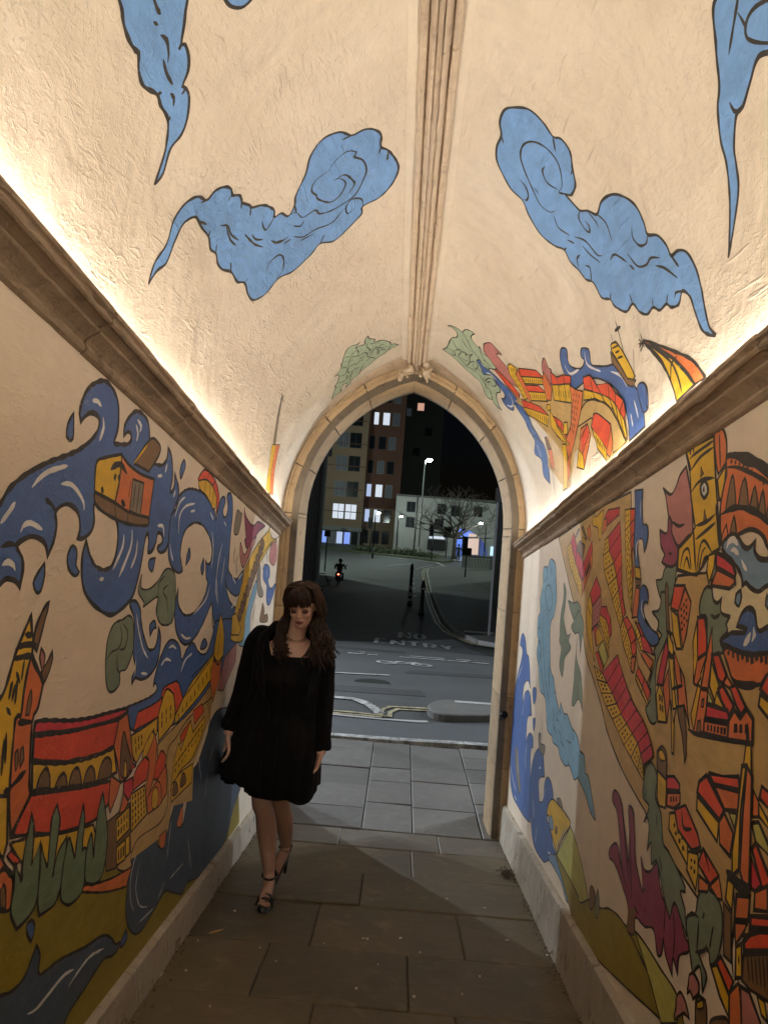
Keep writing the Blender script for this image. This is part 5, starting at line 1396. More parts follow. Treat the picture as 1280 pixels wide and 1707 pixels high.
for k, s in (('L', -1), ('R', 1)):
    v = []; f = []; ny = 40; hs = [-.1, MH[s]*.5, MH[s]+.06]
    for i in range(ny+1):
        Y = Y0+(5.74-Y0)*i/ny
        for h in hs: v.append(wallp(s, Y, h))
        for h in hs[::-1]: v.append(wallp(s, Y, h, -.35))
    for i in range(ny):
        for j in range(6): a = i*6+j; b = i*6+(j+1) % 6; q = (a, b, b+6, a+6); f.append(q if s > 0 else q[::-1])
    f += [tuple(range(6))[::1 if s < 0 else -1], tuple(ny*6+j for j in range(6))[::-1 if s < 0 else 1]]
    keep(obj('wall_face', v, f, M['wall']), ROOT[k])
    # plinth stones, rough and whitewashed
    cuts = [5.745, 4.93, 4.1, 3.0, 1.9, .7, -.9, Y0] if s > 0 else [5.745, 4.5, 3.3, 2.1, .9, -.9, Y0]
    for a, b in zip(cuts, cuts[1:]):
        n = max(6, int((a-b)/.06)); v = []; f = []; pr = [(0, PH[s]+.004), (.012, PH[s]+.002), (.029, PH[s]-.006), (.031, PH[s]-.03), (.033, PH[s]*.5), (.036, .0), (.036, -.06), (-.05, -.06), (-.05, PH[s]+.004)]
        m = len(pr)
        for i in range(n+1):
            Y = a+(b-a)*i/n
            if i == 0: Y -= .006
            if i == n: Y += .002
            for j, (d, h) in enumerate(pr):
                e = (noise.noise(Vector((Y*9, h*12, s*3)))*.006+noise.noise(Vector((Y*40, h*40, s)))*.0035) if 1 <= j <= 5 else 0
                v.append(wallp(s, Y, h+(e*1.3 if j < 4 else 0), d+e))
        for i in range(n):
            for j in range(m): q = (i*m+j, i*m+(j+1) % m, (i+1)*m+(j+1) % m, (i+1)*m+j); f.append(q if s < 0 else q[::-1])
        f += [tuple(range(m)), tuple(n*m+j for j in range(m))[::-1]]
        keep(obj('plinth_stone', v, f, M['plinth'], smooth=False), ROOT[k])
    # moulding in stone lengths
    pr = [(-.02, -.012), (.004, -.012), (.013, -.006), (.018, .004), (.013, .013), (.010, .018), (.018, .028), (.033, .038), (.047, .046), (.050, .052), (.044, .058), (.056, .064), (.066, .067), (.074, .067), (.081, .072), (.083, .079), (.079, .086), (.082, .090), (.088, .093), (.090, .099), (.087, .106), (.07, .109), (-.02, .109)]
    if s > 0: pr = [(d*.98, h*.93) for d, h in pr]
    Y = 5.72; m = len(pr)
    while Y > Y0:
        L = random.uniform(.62, .95); b = max(Y0, Y-L); n = max(2, int(L/.045)); v = []; f = []; dy, dz = random.uniform(-.002, .002), random.uniform(-.0025, .0025); sd = random.random()*50
        for i in range(n+1):
            y = Y+(b-Y)*i/n-(.0025 if i == 0 else (-.0025 if i == n else 0))
            for j, (d, h) in enumerate(pr):
                e = noise.noise(Vector((y*7, j*.5, sd)))*.0025+max(0, noise.noise(Vector((y*16, j*.35, sd+9)))-.3)*-.034*(1 if 10 < j < 21 or j < 5 else .3)
                v.append(wallp(s, y, MH[s]+h+dz+(e*.5 if j > 1 else 0), d+(dy+e if 0 < j < m-1 else 0)))
        for i in range(n):
            for j in range(m): q = (i*m+j, i*m+(j+1) % m, (i+1)*m+(j+1) % m, (i+1)*m+j); f.append(q[::-1] if s < 0 else q)
        f += [tuple(range(m)), tuple(n*m+j for j in range(m))[::-1]]
        o = keep(obj('moulding_stone', v, f, M['mould'], smooth=False), ROOT[k])
        Y = b
    # LED strip lying on the ledge behind the moulding's lip
    t = thing('led_strip', f"warm white light strip lying along the {'left' if s < 0 else 'right'} stone ledge", 'light strip', 'light strips on the two ledges', loc=(s*.85, 1.2, 2.9))
    a, b = wallp(s, Y0+.1, MH[s]+.114, .035), wallp(s, 5.60, MH[s]+.114, .035)
    e1 = emit('led_glow', LEDC, 25)
    mb = MB(); d = Vector((s*.006, 0, 0)); u = Vector((0, 0, .004))
    mb.add([a-d, a+d, b+d, b-d, a-d+u, a+d+u, b+d+u, b-d+u], [(0, 1, 2, 3), (7, 6, 5, 4), (0, 4, 5, 1), (1, 5, 6, 2), (2, 6, 7, 3), (3, 7, 4, 0)])
    keep(mb.build('diffuser', e1), t)
    mb = MB(); 
    mb.add([a-d*1.6-u*1.2, a+d*1.6-u*1.2, b+d*1.6-u*1.2, b-d*1.6-u*1.2, a-d*1.6-u*.1, a+d*1.6-u*.1, b+d*1.6-u*.1, b-d*1.6-u*.1], [(0, 1, 2, 3), (7, 6, 5, 4), (0, 4, 5, 1), (1, 5, 6, 2), (2, 6, 7, 3), (3, 7, 4, 0)])
    keep(mb.build('strip_backing', M['black']), t)
    la = bpy.data.lights.new('led_light', 'AREA'); la.shape = 'RECTANGLE'; la.size = .012; la.size_y = (b-a).length; la.energy = LED_W; la.color = LEDC
    lo = bpy.data.objects.new('led_light', la); COL.objects.link(lo); yv = (b-a).normalized(); zv = Vector((s*-.30, 0, -1)); zv = -(zv-yv*zv.dot(yv)).normalized(); zl = -zv  # lamp shines along -Z
    zl = Vector((s*.55, 0, -1)); zl = (zl-yv*zl.dot(yv)).normalized(); xl = yv.cross(zl)
    mm = Matrix((xl, yv, zl)).transposed().to_4x4(); mm.translation = (a+b)/2+Vector((s*.004, 0, .005)); lo.matrix_world = mm
# vault shell
v = []; f = []; ny, nt_ = 44, 110
for i in range(ny+1):
    Y = Y0+(5.79-Y0)*i/ny
    for j in range(nt_+1): t = -1.06+2.12*j/nt_; v.append(arc(Y, t))
    for j in range(nt_+1): t = 1.06-2.12*j/nt_; v.append(arc(Y, t, -.3 if abs(t) < 1 else -.3))
n = 2*(nt_+1)
for i in range(ny):
    for j in range(n): f.append((i*n+j, (i+1)*n+j, (i+1)*n+(j+1) % n, i*n+(j+1) % n))
f += [tuple(range(n)), tuple(ny*n+j for j in range(n))[::-1]]
o = obj('vault_face', v, f, M['vault'], smooth=True); keep(o, ROOT['V'])
for p in o.data.polygons:
    if p.index >= ny*n: p.use_smooth = False
# ridge rib: plaster fillets and moulded stone lengths
def ridge(name, pr, ya, yb, mat, seed, rough=.0):
    n = max(2, int(abs(yb-ya)/.05)); m = len(pr); v = []; f = []
    for i in range(n+1):
        Y = ya+(yb-ya)*i/n; z = fz(Y) if Y < YE else SLOPE*(YE-Y)
        for j, (x, h) in enumerate(pr):
            e = noise.noise(Vector((Y*8, j*.6, seed)))*rough+max(0, noise.noise(Vector((Y*22, j*.4, seed+5)))-.25)*rough*3
            v.append(Vector((x+e*.3, Y, AP-.0+z-h+e)))
    for i in range(n):
        for j in range(m): f.append((i*m+j, i*m+(j+1) % m, (i+1)*m+(j+1) % m, (i+1)*m+j))
    f += [tuple(range(m))[::-1], tuple(n*m+j for j in range(m))]
    o = obj(name, v, f, mat); keep(o, ROOT['V']); return o
half = [(.072, .045), (.066, .058), (.055, .064), (.046, .060), (.042, .048), (.036, .046), (.034, .060), (.026, .072), (.014, .076), (.010, .070), (.004, .088)]
prof = [(-.078, .0)]+[(-x, h) for x, h in half]+[(0, .093)]+[(x, h) for x, h in half[::-1]]+[(.078, .0)]
ridge('ridge_fillet', [(-.115, -.02), (-.112, .050), (-.079, .052), (.079, .052), (.112, .050), (.115, -.02)], 5.70, Y0, M['vault'], 3, .0)
Y = 5.72; i = 0
while Y > Y0:
    L = random.uniform(.75, 1.15); b = max(Y0, Y-L)
    ridge('ridge_stone', [(x, h+.012) for x, h in prof], Y-.002, b+.002, M['pale'], i*7.3, .0045); Y = b; i += 1
# ================================================================ murals
def cat(P, closed, step=.011):
    """Catmull-Rom through points; a point with corner=True breaks the curve"""
    n = len(P); out = []
    rng = n if closed else n-1
    for i in range(rng):
        p1, p2 = P[i], P[(i+1) % n]
        p0 = P[i-1] if (closed or i > 0) and not p1[2] else p1
        p3 = P[(i+2) % n] if (closed or i+2 < n) and not p2[2] else p2
        L = math.hypot(p2[0]-p1[0], p2[1]-p1[1]); k = max(1, min(14, int(L/step))) if not (p1[2] and p2[2]) else 1
        cor = p1[2]
        for j in range(k):
            t = j/k; t2, t3 = t*t, t*t*t
            q = [.5*((2*p1[a])+(-p0[a]+p2[a])*t+(2*p0[a]-5*p1[a]+4*p2[a]-p3[a])*t2+(-p0[a]+3*p1[a]-3*p2[a]+p3[a])*t3) for a in (0, 1)]
            out.append((q[0], q[1]))
    if not closed: out.append((P[-1][0], P[-1][1]))
    return out
def ribbon(pl, w, closed, taper):
    n = len(pl); L = []; Rr = []
    for i, p in enumerate(pl):
        a = pl[i-1] if (closed or i > 0) else None; b = pl[(i+1) % n] if (closed or i < n-1) else None
        d1 = (p[0]-a[0], p[1]-a[1]) if a else (b[0]-p[0], b[1]-p[1]); d2 = (b[0]-p[0], b[1]-p[1]) if b else d1
        l1 = math.hypot(*d1) or 1e-9; l2 = math.hypot(*d2) or 1e-9; n1 = (-d1[1]/l1, d1[0]/l1); n2 = (-d2[1]/l2, d2[0]/l2)
        m = (n1[0]+n2[0], n1[1]+n2[1]); q = m[0]*m[0]+m[1]*m[1]
        if q < .5: m = n1; s = 1
        else: s = min(2/q, 1.8)
        ww = w/2*1.22*(1+.24*math.sin(i*.9+p[0]*31)*math.sin(p[1]*23))
        if taper: ww *= min(1, .25+3.5*min(i, n-1-i)/max(n-1, 1))
        L.append((p[0]+m[0]*s*ww, p[1]+m[1]*s*ww)); Rr.append((p[0]-m[0]*s*ww, p[1]-m[1]*s*ww))
    v = L+Rr; f = [(i, (i+1) % n, n+(i+1) % n, n+i) for i in range(n if closed else n-1)]
    return v, f
LAY = .00014
def surf_point(sf, a, b, d):
    if sf == 'V': return arc(a, b/1.6, d)
    return wallp(-1 if sf == 'L' else 1, a, b, d)
def paint(sf, name, text):
    mats = []; verts = []; faces = []; mi = []; sm = []
    def mid(c):
        k = c+('V' if sf == 'V' else 'W')
        if k not in mats: mats.append(k)
        return mats.index(k)
    for line in text.strip().split('\n'):
        kind, col, lay, wd, ps = line.split('|'); col = {'k': 'outline', 'bl': 'wave_blue', 'lb': 'cloud_blue', 'pb': 'pale_blue', 'sb': 'steel_blue', 'dk': 'deep_blue', 'ye': 'yellow', 'og': 'orange_brown', 'rd': 'red', 'cr': 'crimson', 'gg': 'grey_green', 'ol': 'olive', 'tan': 'street_tan', 'pu': 'purple', 'mv': 'mauve', 'br': 'brown', 'wh': 'highlight', 'li': 'lime', 'cm': 'cream', 'gn': 'leaf_green', 'gy': 'grey'}[col]
        P = []
        for q in ps.split():
            c = q.endswith('!'); x, y = q.rstrip('!').split(','); P.append((int(x)/1000, int(y)/1000, c))
        d = .0006+LAY*int(lay); jobs = []
        if kind == 'F':
            pl = cat(P, True); tri = tessellate_polygon([[Vector((x, y, 0)) for x, y in pl]])
            jobs.append((pl, tri, mid(col), d))
            if int(wd): v, f = ribbon(pl, int(wd)/1000*.92, True, False); jobs.append((v, f, mid('outline'), d+LAY*.5))
        else:
            pl = cat(P, False); v, f = ribbon(pl, int(wd)/1000, False, len(pl) > 2); jobs.append((v, f, mid(col), d+LAY*.3))
        for v, f, m, dd in jobs:
            if sf == 'V':
                bm = bmesh.new(); bv = [bm.verts.new((x, y, 0)) for x, y in v]
                for q in f:
                    try: bm.faces.new([bv[i] for i in q])
                    except ValueError: pass
                ys = [p[1] for p in v]; y = math.ceil(min(ys)/.022)*.022
                while y < max(ys):
                    bmesh.ops.bisect_plane(bm, geom=bm.verts[:]+bm.edges[:]+bm.faces[:], plane_co=(0, y, 0), plane_no=(0, 1, 0)); y += .022
                bm.verts.index_update(); v = [(b.co.x, b.co.y) for b in bm.verts]; f = [tuple(b.index for b in q.verts) for q in bm.faces]; bm.free()
            n = len(verts); pts = [surf_point(sf, min(x, 5.735), y, dd) for x, y in v]; verts += pts
            nrm_s = {'L': Vector((1, 0, 0)), 'R': Vector((-1, 0, 0))}.get(sf)
            for q in f:
                q = tuple(i for i in q)
                a, b, c = (pts[i] for i in q[:3]); nn = (b-a).cross(c-a)
                want = nrm_s or Vector((-a.x, 0, fz(a.y)+SP-a.z-.2))
                if nn.dot(want) < 0: q = q[::-1]
                faces.append(tuple(i+n for i in q)); mi.append(m)
    o = obj(name, verts, faces, [M[k] for k in mats], None, mi); keep(o, ROOT[sf]); return o
for (sf, name), text in MURAL.items(): paint(sf, name, text)
# ================================================================ far archway in stone
OX, HA, OSP, OR = -.005, .785, 2.3, 1.05
CC = (OR*OR-HA*HA)/(2*HA); RAD = CC+HA
ar = thing('stone_archway', 'pointed sandstone archway at the far mouth of the passage', 'archway', loc=(0, 5.9, 0))
def apt(s, u, d, Y):
    """u: height below springing (u<0) or angle fraction 0..1 over springing; d outwards"""
    if u <= 0: return Vector((OX+s*(HA+d), Y, OSP+u))
    th = u*math.acos(CC/(RAD+d)); th = min(th, math.acos(CC/(RAD+d))); return Vector((OX+s*((RAD+d)*math.cos(th)-CC), Y, OSP+(RAD+d)*math.sin(th)))
def arch_piece(name, s, u0, u1, pr, mat, n, rough, seed, cap=True):
    m = len(pr); v = []; f = []
    for i in range(n+1):
        u = u0+(u1-u0)*i/n
        for j, (d, Y) in enumerate(pr):
            q = apt(s, u, d, Y); e = noise.noise(q*9+Vector((seed, 0, 0)))*rough+max(0, noise.noise(q*20+Vector((seed, 5, 0)))-.3)*rough*2.5
            v.append(apt(s, u, d+e, Y+abs(e)))
    for i in range(n):
        for j in range(m): q = (i*m+j, i*m+(j+1) % m, (i+1)*m+(j+1) % m, (i+1)*m+j); f.append(q if s > 0 else q[::-1])
    f += [tuple(range(m))[::-1 if s > 0 else 1], tuple(n*m+j for j in range(m))[::1 if s > 0 else -1]]
    return keep(obj(name, v, f, mat), ar)
inner = [(.125, 5.745), (.112, 5.745), (.107, 5.760), (.100, 5.765), (.094, 5.762), (.045, 5.795), (.030, 5.806), (.018, 5.825), (.008, 5.88), (.004, 5.94), (.0, 6.03), (.0, 6.14), (.035, 6.17), (.035, 6.33), (.125, 6.33)]
jamb = [(.22, 5.745)]+inner[1:-1]+[(.22, 6.33)]
for s in (-1, 1):
    cuts = [-2.36, -1.78, -1.25, -.62, -.06] if s > 0 else [-2.36, -1.9, -1.2, -.7, -.03]
    for i, (a, b) in enumerate(zip(cuts, cuts[1:])): arch_piece('jamb_stone', s, a+.003, b-.003, jamb, M['sand'], 12, .003, i*3+s)
    cu = [0, .27, .52, .78, 1.0] if s > 0 else [0, .24, .50, .74, 1.0]
    arch_piece('jamb_stone', s, cuts[-1]+.003, -.003, jamb, M['sand'], 4, .003, 77)
    for i, (a, b) in enumerate(zip(cu, cu[1:])): arch_piece('arch_stone', s, max(a+.004, .002), b-(.003 if b < 1 else .001), inner, M['sand'], 9, .0028, 20+i*3+s)
    hood = [(.24, 5.60), (.205, 5.600), (.192, 5.603), (.170, 5.625), (.160, 5.655), (.152, 5.662), (.138, 5.69), (.128, 5.735), (.128, 5.85), (.24, 5.85)]
    for a, b in ((-.03, .0), (0.001, .36), (.36, .70), (.70, 1.0)):
        if a >= 0: arch_piece('hood_mould_stone', s, a+.001, b-.001, hood, M['hood'], 12, .0035, 50+a*9+s)
    # roll with a curl near the apex on the arch stones
    mb = MB(); pts = [apt(s, .60+.37*i/12, .085, 5.772) for i in range(13)]; mb.tube(pts, [.002+.006*min(1, i/8) for i in range(13)], 6)
    c = apt(s, .962, .094, 5.765); sp = [c+Vector((s*math.cos(a)*.016*(1-a/15), 0, math.sin(a)*.016*(1-a/15))) for a in [i*.6 for i in range(18)]]; mb.tube(sp, .0045, 6); mb.ball(c, (.007, .008, .007))
    keep(mb.build('scroll_roll', M['sand'], smooth=True), ar)
# carved stops either side of the rib
for s, lumps in ((-1, 26), (1, 12)):
    mb = MB(); random.seed(40+s)
    for i in range(lumps):
        q = Vector((s*random.uniform(.03, .12), 5.66+random.uniform(-.03, .02), 3.475-abs(random.gauss(0, .03))-.03)); q.z -= (abs(q.x)-.03)*.45; r = random.uniform(.008, .02); mb.ball(q, (r, r*.8, r*random.uniform(.7, 1.3)), 7, 0, 5)
    if s > 0: mb.ball((.072, 5.645, 3.465), (.028, .03, .026), 12, 0, 8); mb.tube([(.045, 5.64, 3.43), (.06, 5.63, 3.405), (.085, 5.635, 3.41), (.12, 5.65, 3.44)], [.006, .012, .013, .008], 8)
    o = mb.build('carved_stop', M['pale'], smooth=True); keep(o, ar)
    m = o.modifiers.new('r', 'REMESH'); m.mode = 'VOXEL'; m.voxel_size = .005
mb = MB(); mb.add([(-.035, 5.66, 3.47), (.035, 5.66, 3.47), (.0, 5.735, 3.40), (-.035, 5.735, 3.48), (.035, 5.735, 3.48), (.0, 5.64, 3.42)], [(0, 5, 1), (0, 3, 2, 5), (1, 5, 2, 4), (3, 4, 2), (0, 1, 4, 3)]); keep(mb.build('rib_tip', M['pale']), ar)
mb = MB(); q = apt(1, -1.38, .06, 5.79); mb.tube([q+Vector((.02, .02, 0)), q+Vector((-.005, -.02, 0)), q+Vector((-.02, -.05, .005))], [.02, .028, .017], 8); mb.ball(q+Vector((-.02, -.05, .005)), .02); keep(mb.build('iron_pintle', M['black'], smooth=True), ar)
random.seed(11)
# masonry mass around the archway, street side
wl = thing('church_wall', 'thick dark stone church wall pierced by the archway, seen only at its opening', 'wall', loc=(0, 6.1, 0))
v = []; f = []
path = [apt(-1, -2.4+2.4*i/4, .02, 0) for i in range(4)]+[apt(-1, i/14, .02, 0) for i in range(0, 15)]+[apt(1, 1-i/14, .02, 0) for i in range(1, 15)]+[apt(1, -2.4*i/4, .02, 0) for i in range(1, 5)]
n = len(path); outer = []
for i, p in enumerate(path):
    d = Vector((p.x-OX, 0, p.z-1.6)); d.normalize(); k = min(6/abs(d.x) if abs(d.x) > 1e-6 else 1e9, (7-1.6)/d.z if d.z > 0 else 1e9, (1.6+.4)/-d.z if d.z < 0 else 1e9); outer.append(Vector((OX, 0, 1.6))+d*k)
for ring, Y in ((path, 5.78), (outer, 5.78), (outer, 6.31), (path, 6.31)): v += [Vector((p.x, Y, p.z)) for p in ring]
for r in range(4):
    for i in range(n-1): a = r*n+i; b = ((r+1) % 4)*n+i; f.append((a, b, b+1, a+1))
f += [(0, n, 2*n, 3*n), (n-1, 4*n-1, 3*n-1, 2*n-1)]
keep(obj('masonry', v, f, M['mortar']), wl)
# ================================================================ floor of the passage: slabs one by one
fl = obj('passage_floor', [(-1.1, Y0, fz(Y0)-.011), (1.1, Y0, fz(Y0)-.011), (1.1, YE, -.011), (-1.1, YE, -.011), (-1.1, Y0, fz(Y0)-.3), (1.1, Y0, fz(Y0)-.3), (1.1, YE, -.3), (-1.1, YE, -.3)], [(0, 1, 2, 3), (4, 7, 6, 5), (0, 4, 5, 1), (2, 6, 7, 3), (1, 5, 6, 2), (0, 3, 7, 4)], M['joint']); fl['kind'] = 'structure'
rows = [5.745, 5.30, 4.72, 4.16, 3.58, 3.05, 2.62, 2.1, 1.6, 1.0, .3, -.4, -1.1, -1.9, -2.6, Y0]
splits = {3: [-.3, .42], 4: [-.48, .15], 5: [-.22, .33], 6: [-.35, .05], 2: [-.1], 1: [.2], 0: [-.3, .4]}
def slab(x0, x1, ya, yb, zf, mat, parent, t=.05, g=.004, j=.0015):
    dz = random.uniform(-j, j); tx = random.uniform(-j, j); x0 += g; x1 -= g; ya -= g; yb += g; mb = MB(); n = 1
    c = .006; ring = []
    def P(x, y, h): return (x, y, zf(y)+dz+tx*(x-x0)/(x1-x0+1e-6)*2+h)
    top = [P(x0+c, yb+c, 0), P(x1-c, yb+c, 0), P(x1-c, ya-c, 0), P(x0+c, ya-c, 0)]; midr = [P(x0, yb, -c), P(x1, yb, -c), P(x1, ya, -c), P(x0, ya, -c)]; bot = [P(x0, yb, -t), P(x1, yb, -t), P(x1, ya, -t), P(x0, ya, -t)]
    mb.add(top+midr+bot, [(0, 1, 2, 3)]+[(4+i, 4+(i+1) % 4, (i+1) % 4, i) for i in range(4)]+[(8+i, 8+(i+1) % 4, 4+(i+1) % 4, 4+i) for i in range(4)])
    return mb.build('paving_stone', mat, parent)
for i, (a, b) in enumerate(zip(rows, rows[1:])):
    xs = splits.get(i, sorted(random.uniform(-.5, .5) for _ in range(2)))
    if len(xs) == 2 and xs[1]-xs[0] < .3: xs[1] = xs[0]+.35
    xs = [-.90]+xs+[.90]
    for x0, x1 in zip(xs, xs[1:]): slab(x0, x1, a, b, fz, M['slab_in'] if i else M['slab_mid'], fl, .05, .0018, .003)
# ================================================================ the street outside
def gz(Y):
    xs = [8, 10.8, 24, 50, 95, 400]; zs = [0, -.02, -1.05, -1.15, .8, .8]
    if Y <= 8: return 0.0
    for (a, b), (c, d) in zip(zip(xs, zs), zip(xs[1:], zs[1:])):
        if Y <= b if False else Y <= c: return b+(d-b)*(Y-a)/(c-a)
    return .8
def sheet(name, poly, mat, off, kind=None, parent=None, step=None, thick=.0):
    """flat polygon draped on the ground, cut into strips along Y"""
    bm = bmesh.new(); bm.faces.new([bm.verts.new((x, y, 0)) for x, y in poly])
    for y in [8, 10.8, 24, 50, 95]+([] if not step else []): bmesh.ops.bisect_plane(bm, geom=bm.verts[:]+bm.edges[:]+bm.faces[:], plane_co=(0, y, 0), plane_no=(0, 1, 0))
    if thick:
        r = bmesh.ops.extrude_face_region(bm, geom=bm.faces[:]); low = [g for g in r['geom'] if isinstance(g, bmesh.types.BMVert)]
        for v in low: v.co.z = -thick
    bmesh.ops.recalc_face_normals(bm, faces=bm.faces[:])
    for v in bm.verts: v.co.z += gz(v.co.y)+off
    me = bpy.data.meshes.new(name); bm.to_mesh(me); bm.free(); me.materials.append(mat)
    if not thick:
        if sum(p.normal.z for p in me.polygons) < 0: me.flip_normals()
    o = link(bpy.data.objects.new(name, me), parent)
    if kind: o['kind'] = kind
    return o
M['earth'] = plain('dark_ground', (.03, .03, .028), .9, 0, .3, 1)
g = sheet('ground', [(-400, 6.34), (400, 6.34), (400, 700), (-400, 700)], M['earth'], -.16, 'structure')
road = sheet('road', [(-40, 8.46), (40, 8.46), (40, 21.5), (2.6, 21.5), (1.97, 25.86), (1.65, 29.6), (1.59, 39.2), (1.64, 52.5), (1.61, 62), (2.4, 66), (14, 68), (40, 70), (60, 85), (-60, 85), (-60, 55), (-5.6, 56.5), (-4.6, 50), (-3.9, 28), (-4.2, 22), (-40, 22)], M['asphalt'], -.11, 'structure', thick=.03)
lane = sheet('cycle_lane', [(-20, 8.45), (20, 8.75), (20, 9.95), (1.22, 9.93), (.36, 9.63), (-.73, 9.68), (-20, 9.6)], M['asphalt2'], -.10, 'structure')
# pavement slabs by the archway
pv = obj('pavement', [(-9, 5.76, -.018), (9, 5.76, -.018), (9, 8.2, -.018), (-9, 8.2, -.018), (-9, 5.76, -.2), (9, 5.76, -.2), (9, 8.2, -.2), (-9, 8.2, -.2)], [(0, 1, 2, 3), (4, 7, 6, 5), (0, 4, 5, 1), (2, 6, 7, 3), (1, 5, 6, 2), (0, 3, 7, 4)], M['joint']); pv['kind'] = 'structure'
random.seed(3)
cols = [-2.1, -1.5, -.93, -.16, .22, .74, 1.35, 1.95, 2.5]
off = {0: 0}
for x0, x1 in zip(cols, cols[1:]):
    ys = {(-.93, -.16): [8.20, 7.86, 7.26, 6.76, 6.2, 5.76], (-.16, .22): [8.16, 7.30, 6.9, 6.35, 5.76], (.22, .74): [8.17, 7.4, 6.97, 6.3, 5.76], (.74, 1.35): [8.2, 7.85, 7.46, 7.05, 6.5, 5.76]}.get((x0, x1)) or [8.2, 7.7+random.random()*.2, 7.1, 6.5+random.random()*.2, 5.76]
    for a, b in zip(ys, ys[1:]):
        sk = .07 if x0 > .5 else 0
        slab(x0, x1, a, b, lambda y: 0.0, M['slab_out'], pv, .05, .005, .003)
mb = MB()
for k in range(26):
    x0 = -9+k*.7; mb = MB(); yk = lambda x: 8.26+.012*(x)+(.05 if x > .3 else 0); a, b = yk(x0), yk(x0+.7)
    z = .012+random.uniform(-.003, .003)
    mb.add([(x0+.004, a, z), (x0+.696, b, z), (x0+.696, b+.13, z-.004), (x0+.004, a+.13, z-.004), (x0+.004, a, -.2), (x0+.696, b, -.2), (x0+.696, b+.15, -.2), (x0+.004, a+.15, -.2)], [(0, 1, 2, 3), (0, 4, 5, 1), (2, 6, 7, 3), (1, 5, 6, 2), (0, 3, 7, 4)]); mb.build('kerb_stone', M['white'] if 7 < k < 22 else M['kerb'], pv)
# lines on the road
def line(name, pts, wd, mat, off=-.096, parent=None):
    v, f = ribbon(pts, wd, False, False); vv = [(x, y, gz(y)+off) for x, y in v]; o = obj(name, vv, f, mat, parent)
    if sum(p.normal.z for p in o.data.polygons) < 0: o.data.flip_normals()
    return o
def dens(pts, st=.5):
    out = []
    for (a, b), (c, d) in zip(pts, pts[1:]):
        n = max(1, int(math.hypot(c-a, d-b)/st)); out += [(a+(c-a)*i/n, b+(d-b)*i/n) for i in range(n)]
    return out+[pts[-1]]
rd = road
line('edge_kerb_line', [(-3, 9.72), (-.9, 9.69), (-.1, 9.63), (.36, 9.66), (.46, 9.7)], .07, M['kerb'], -.09, rd)
for d in (0, .13): line('yellow_line', [(-3, 9.78+d), (-.45, 9.78+d), (-.15+d, 9.76+d*.6), (-.12+d*.8, 10.2-d), (-.02+d*.7, 10.42-d), (.47, 10.48-d), (.6, 10.5-d)], .055, M['yellowline'], -.095, rd)
line('white_arc', cat([(-3, 10.9, 0), (-1.4, 10.8, 0), (-.83, 10.75, 0), (-.54, 10.72, 0), (-.31, 10.42, 0), (-.14, 9.95, 0)], False, .05), .12, M['white'], -.095, rd)
line('white_line', dens([(-3.4, 13.5), (-1.11, 13.91), (-.08, 14.19)]), .12, M['white'], -.095, rd)
line('white_line', dens([(2.3, 12.4), (4.2, 12.7)]), .1, M['white'], -.095, rd)
for x, L in ((-1.15, .4), (-.68, .25), (.1, 1.1), (1.25, .6), (1.75, .25), (2.0, .25), (2.5, .7)):
    for y, m in ((18.62, M['white']), (19.15, M['white'])): line('give_way_dash', [(x+(.25 if y > 19 else 0), y), (x+L, y+.02)], .13, m, -.095, rd)
# elongated bicycle symbol
bx, by = .2, 16.85
def circ(cx, cy, rx, ry, n=18): return [(cx+rx*math.cos(2*math.pi*i/n), cy+ry*math.sin(2*math.pi*i/n)) for i in range(n+1)]
for pts in (circ(bx-.38, by, .2, .28), circ(bx+.38, by, .2, .28), [(bx-.38, by), (bx-.1, by+.35), (bx+.2, by+.3), (bx, by), (bx-.38, by)], [(bx+.38, by), (bx+.2, by+.45), (bx+.3, by+.5)], [(bx-.18, by+.42), (bx-.02, by+.42)]): line('bicycle_symbol', pts, .07, M['white'], -.094, rd)
# NO ENTRY, stretched along the road
LET = {'N': [[(0, 0), (0, 1), (.7, 0), (.7, 1)]], 'O': [[(.35, 0), (.08, .2), (0, .5), (.08, .8), (.35, 1), (.62, .8), (.7, .5), (.62, .2), (.35, 0)]], 'E': [[(.65, 0), (0, 0), (0, 1), (.65, 1)], [(0, .5), (.55, .5)]],
       'T': [[(.35, 0), (.35, 1)], [(0, 1), (.7, 1)]], 'R': [[(0, 0), (0, 1), (.5, 1), (.68, .85), (.68, .62), (.5, .5), (0, .5)], [(.35, .5), (.7, 0)]], 'Y': [[(.35, 0), (.35, .5), (0, 1)], [(.35, .5), (.7, 1)]]}
def letters(word, x0, y0, wd, ht, sp):
    for i, c in enumerate(word):
        mb = MB()
        for st in LET[c]:
            v, f = ribbon([(x0+i*sp+x*wd, y0+y*ht-.12*i) for x, y in st], .11, False, False); mb.add([(x, y, gz(y)-.094) for x, y in v], [q[::-1] for q in f])
        o = mb.build('road_letter', M['worn'], rd)
        if sum(p.normal.z for p in o.data.polygons) < 0: o.data.flip_normals()
letters('ENTRY', -.62, 23.2, .45, 1.5, .5); letters('NO', .1, 25.3, .45, 1.5, .5)
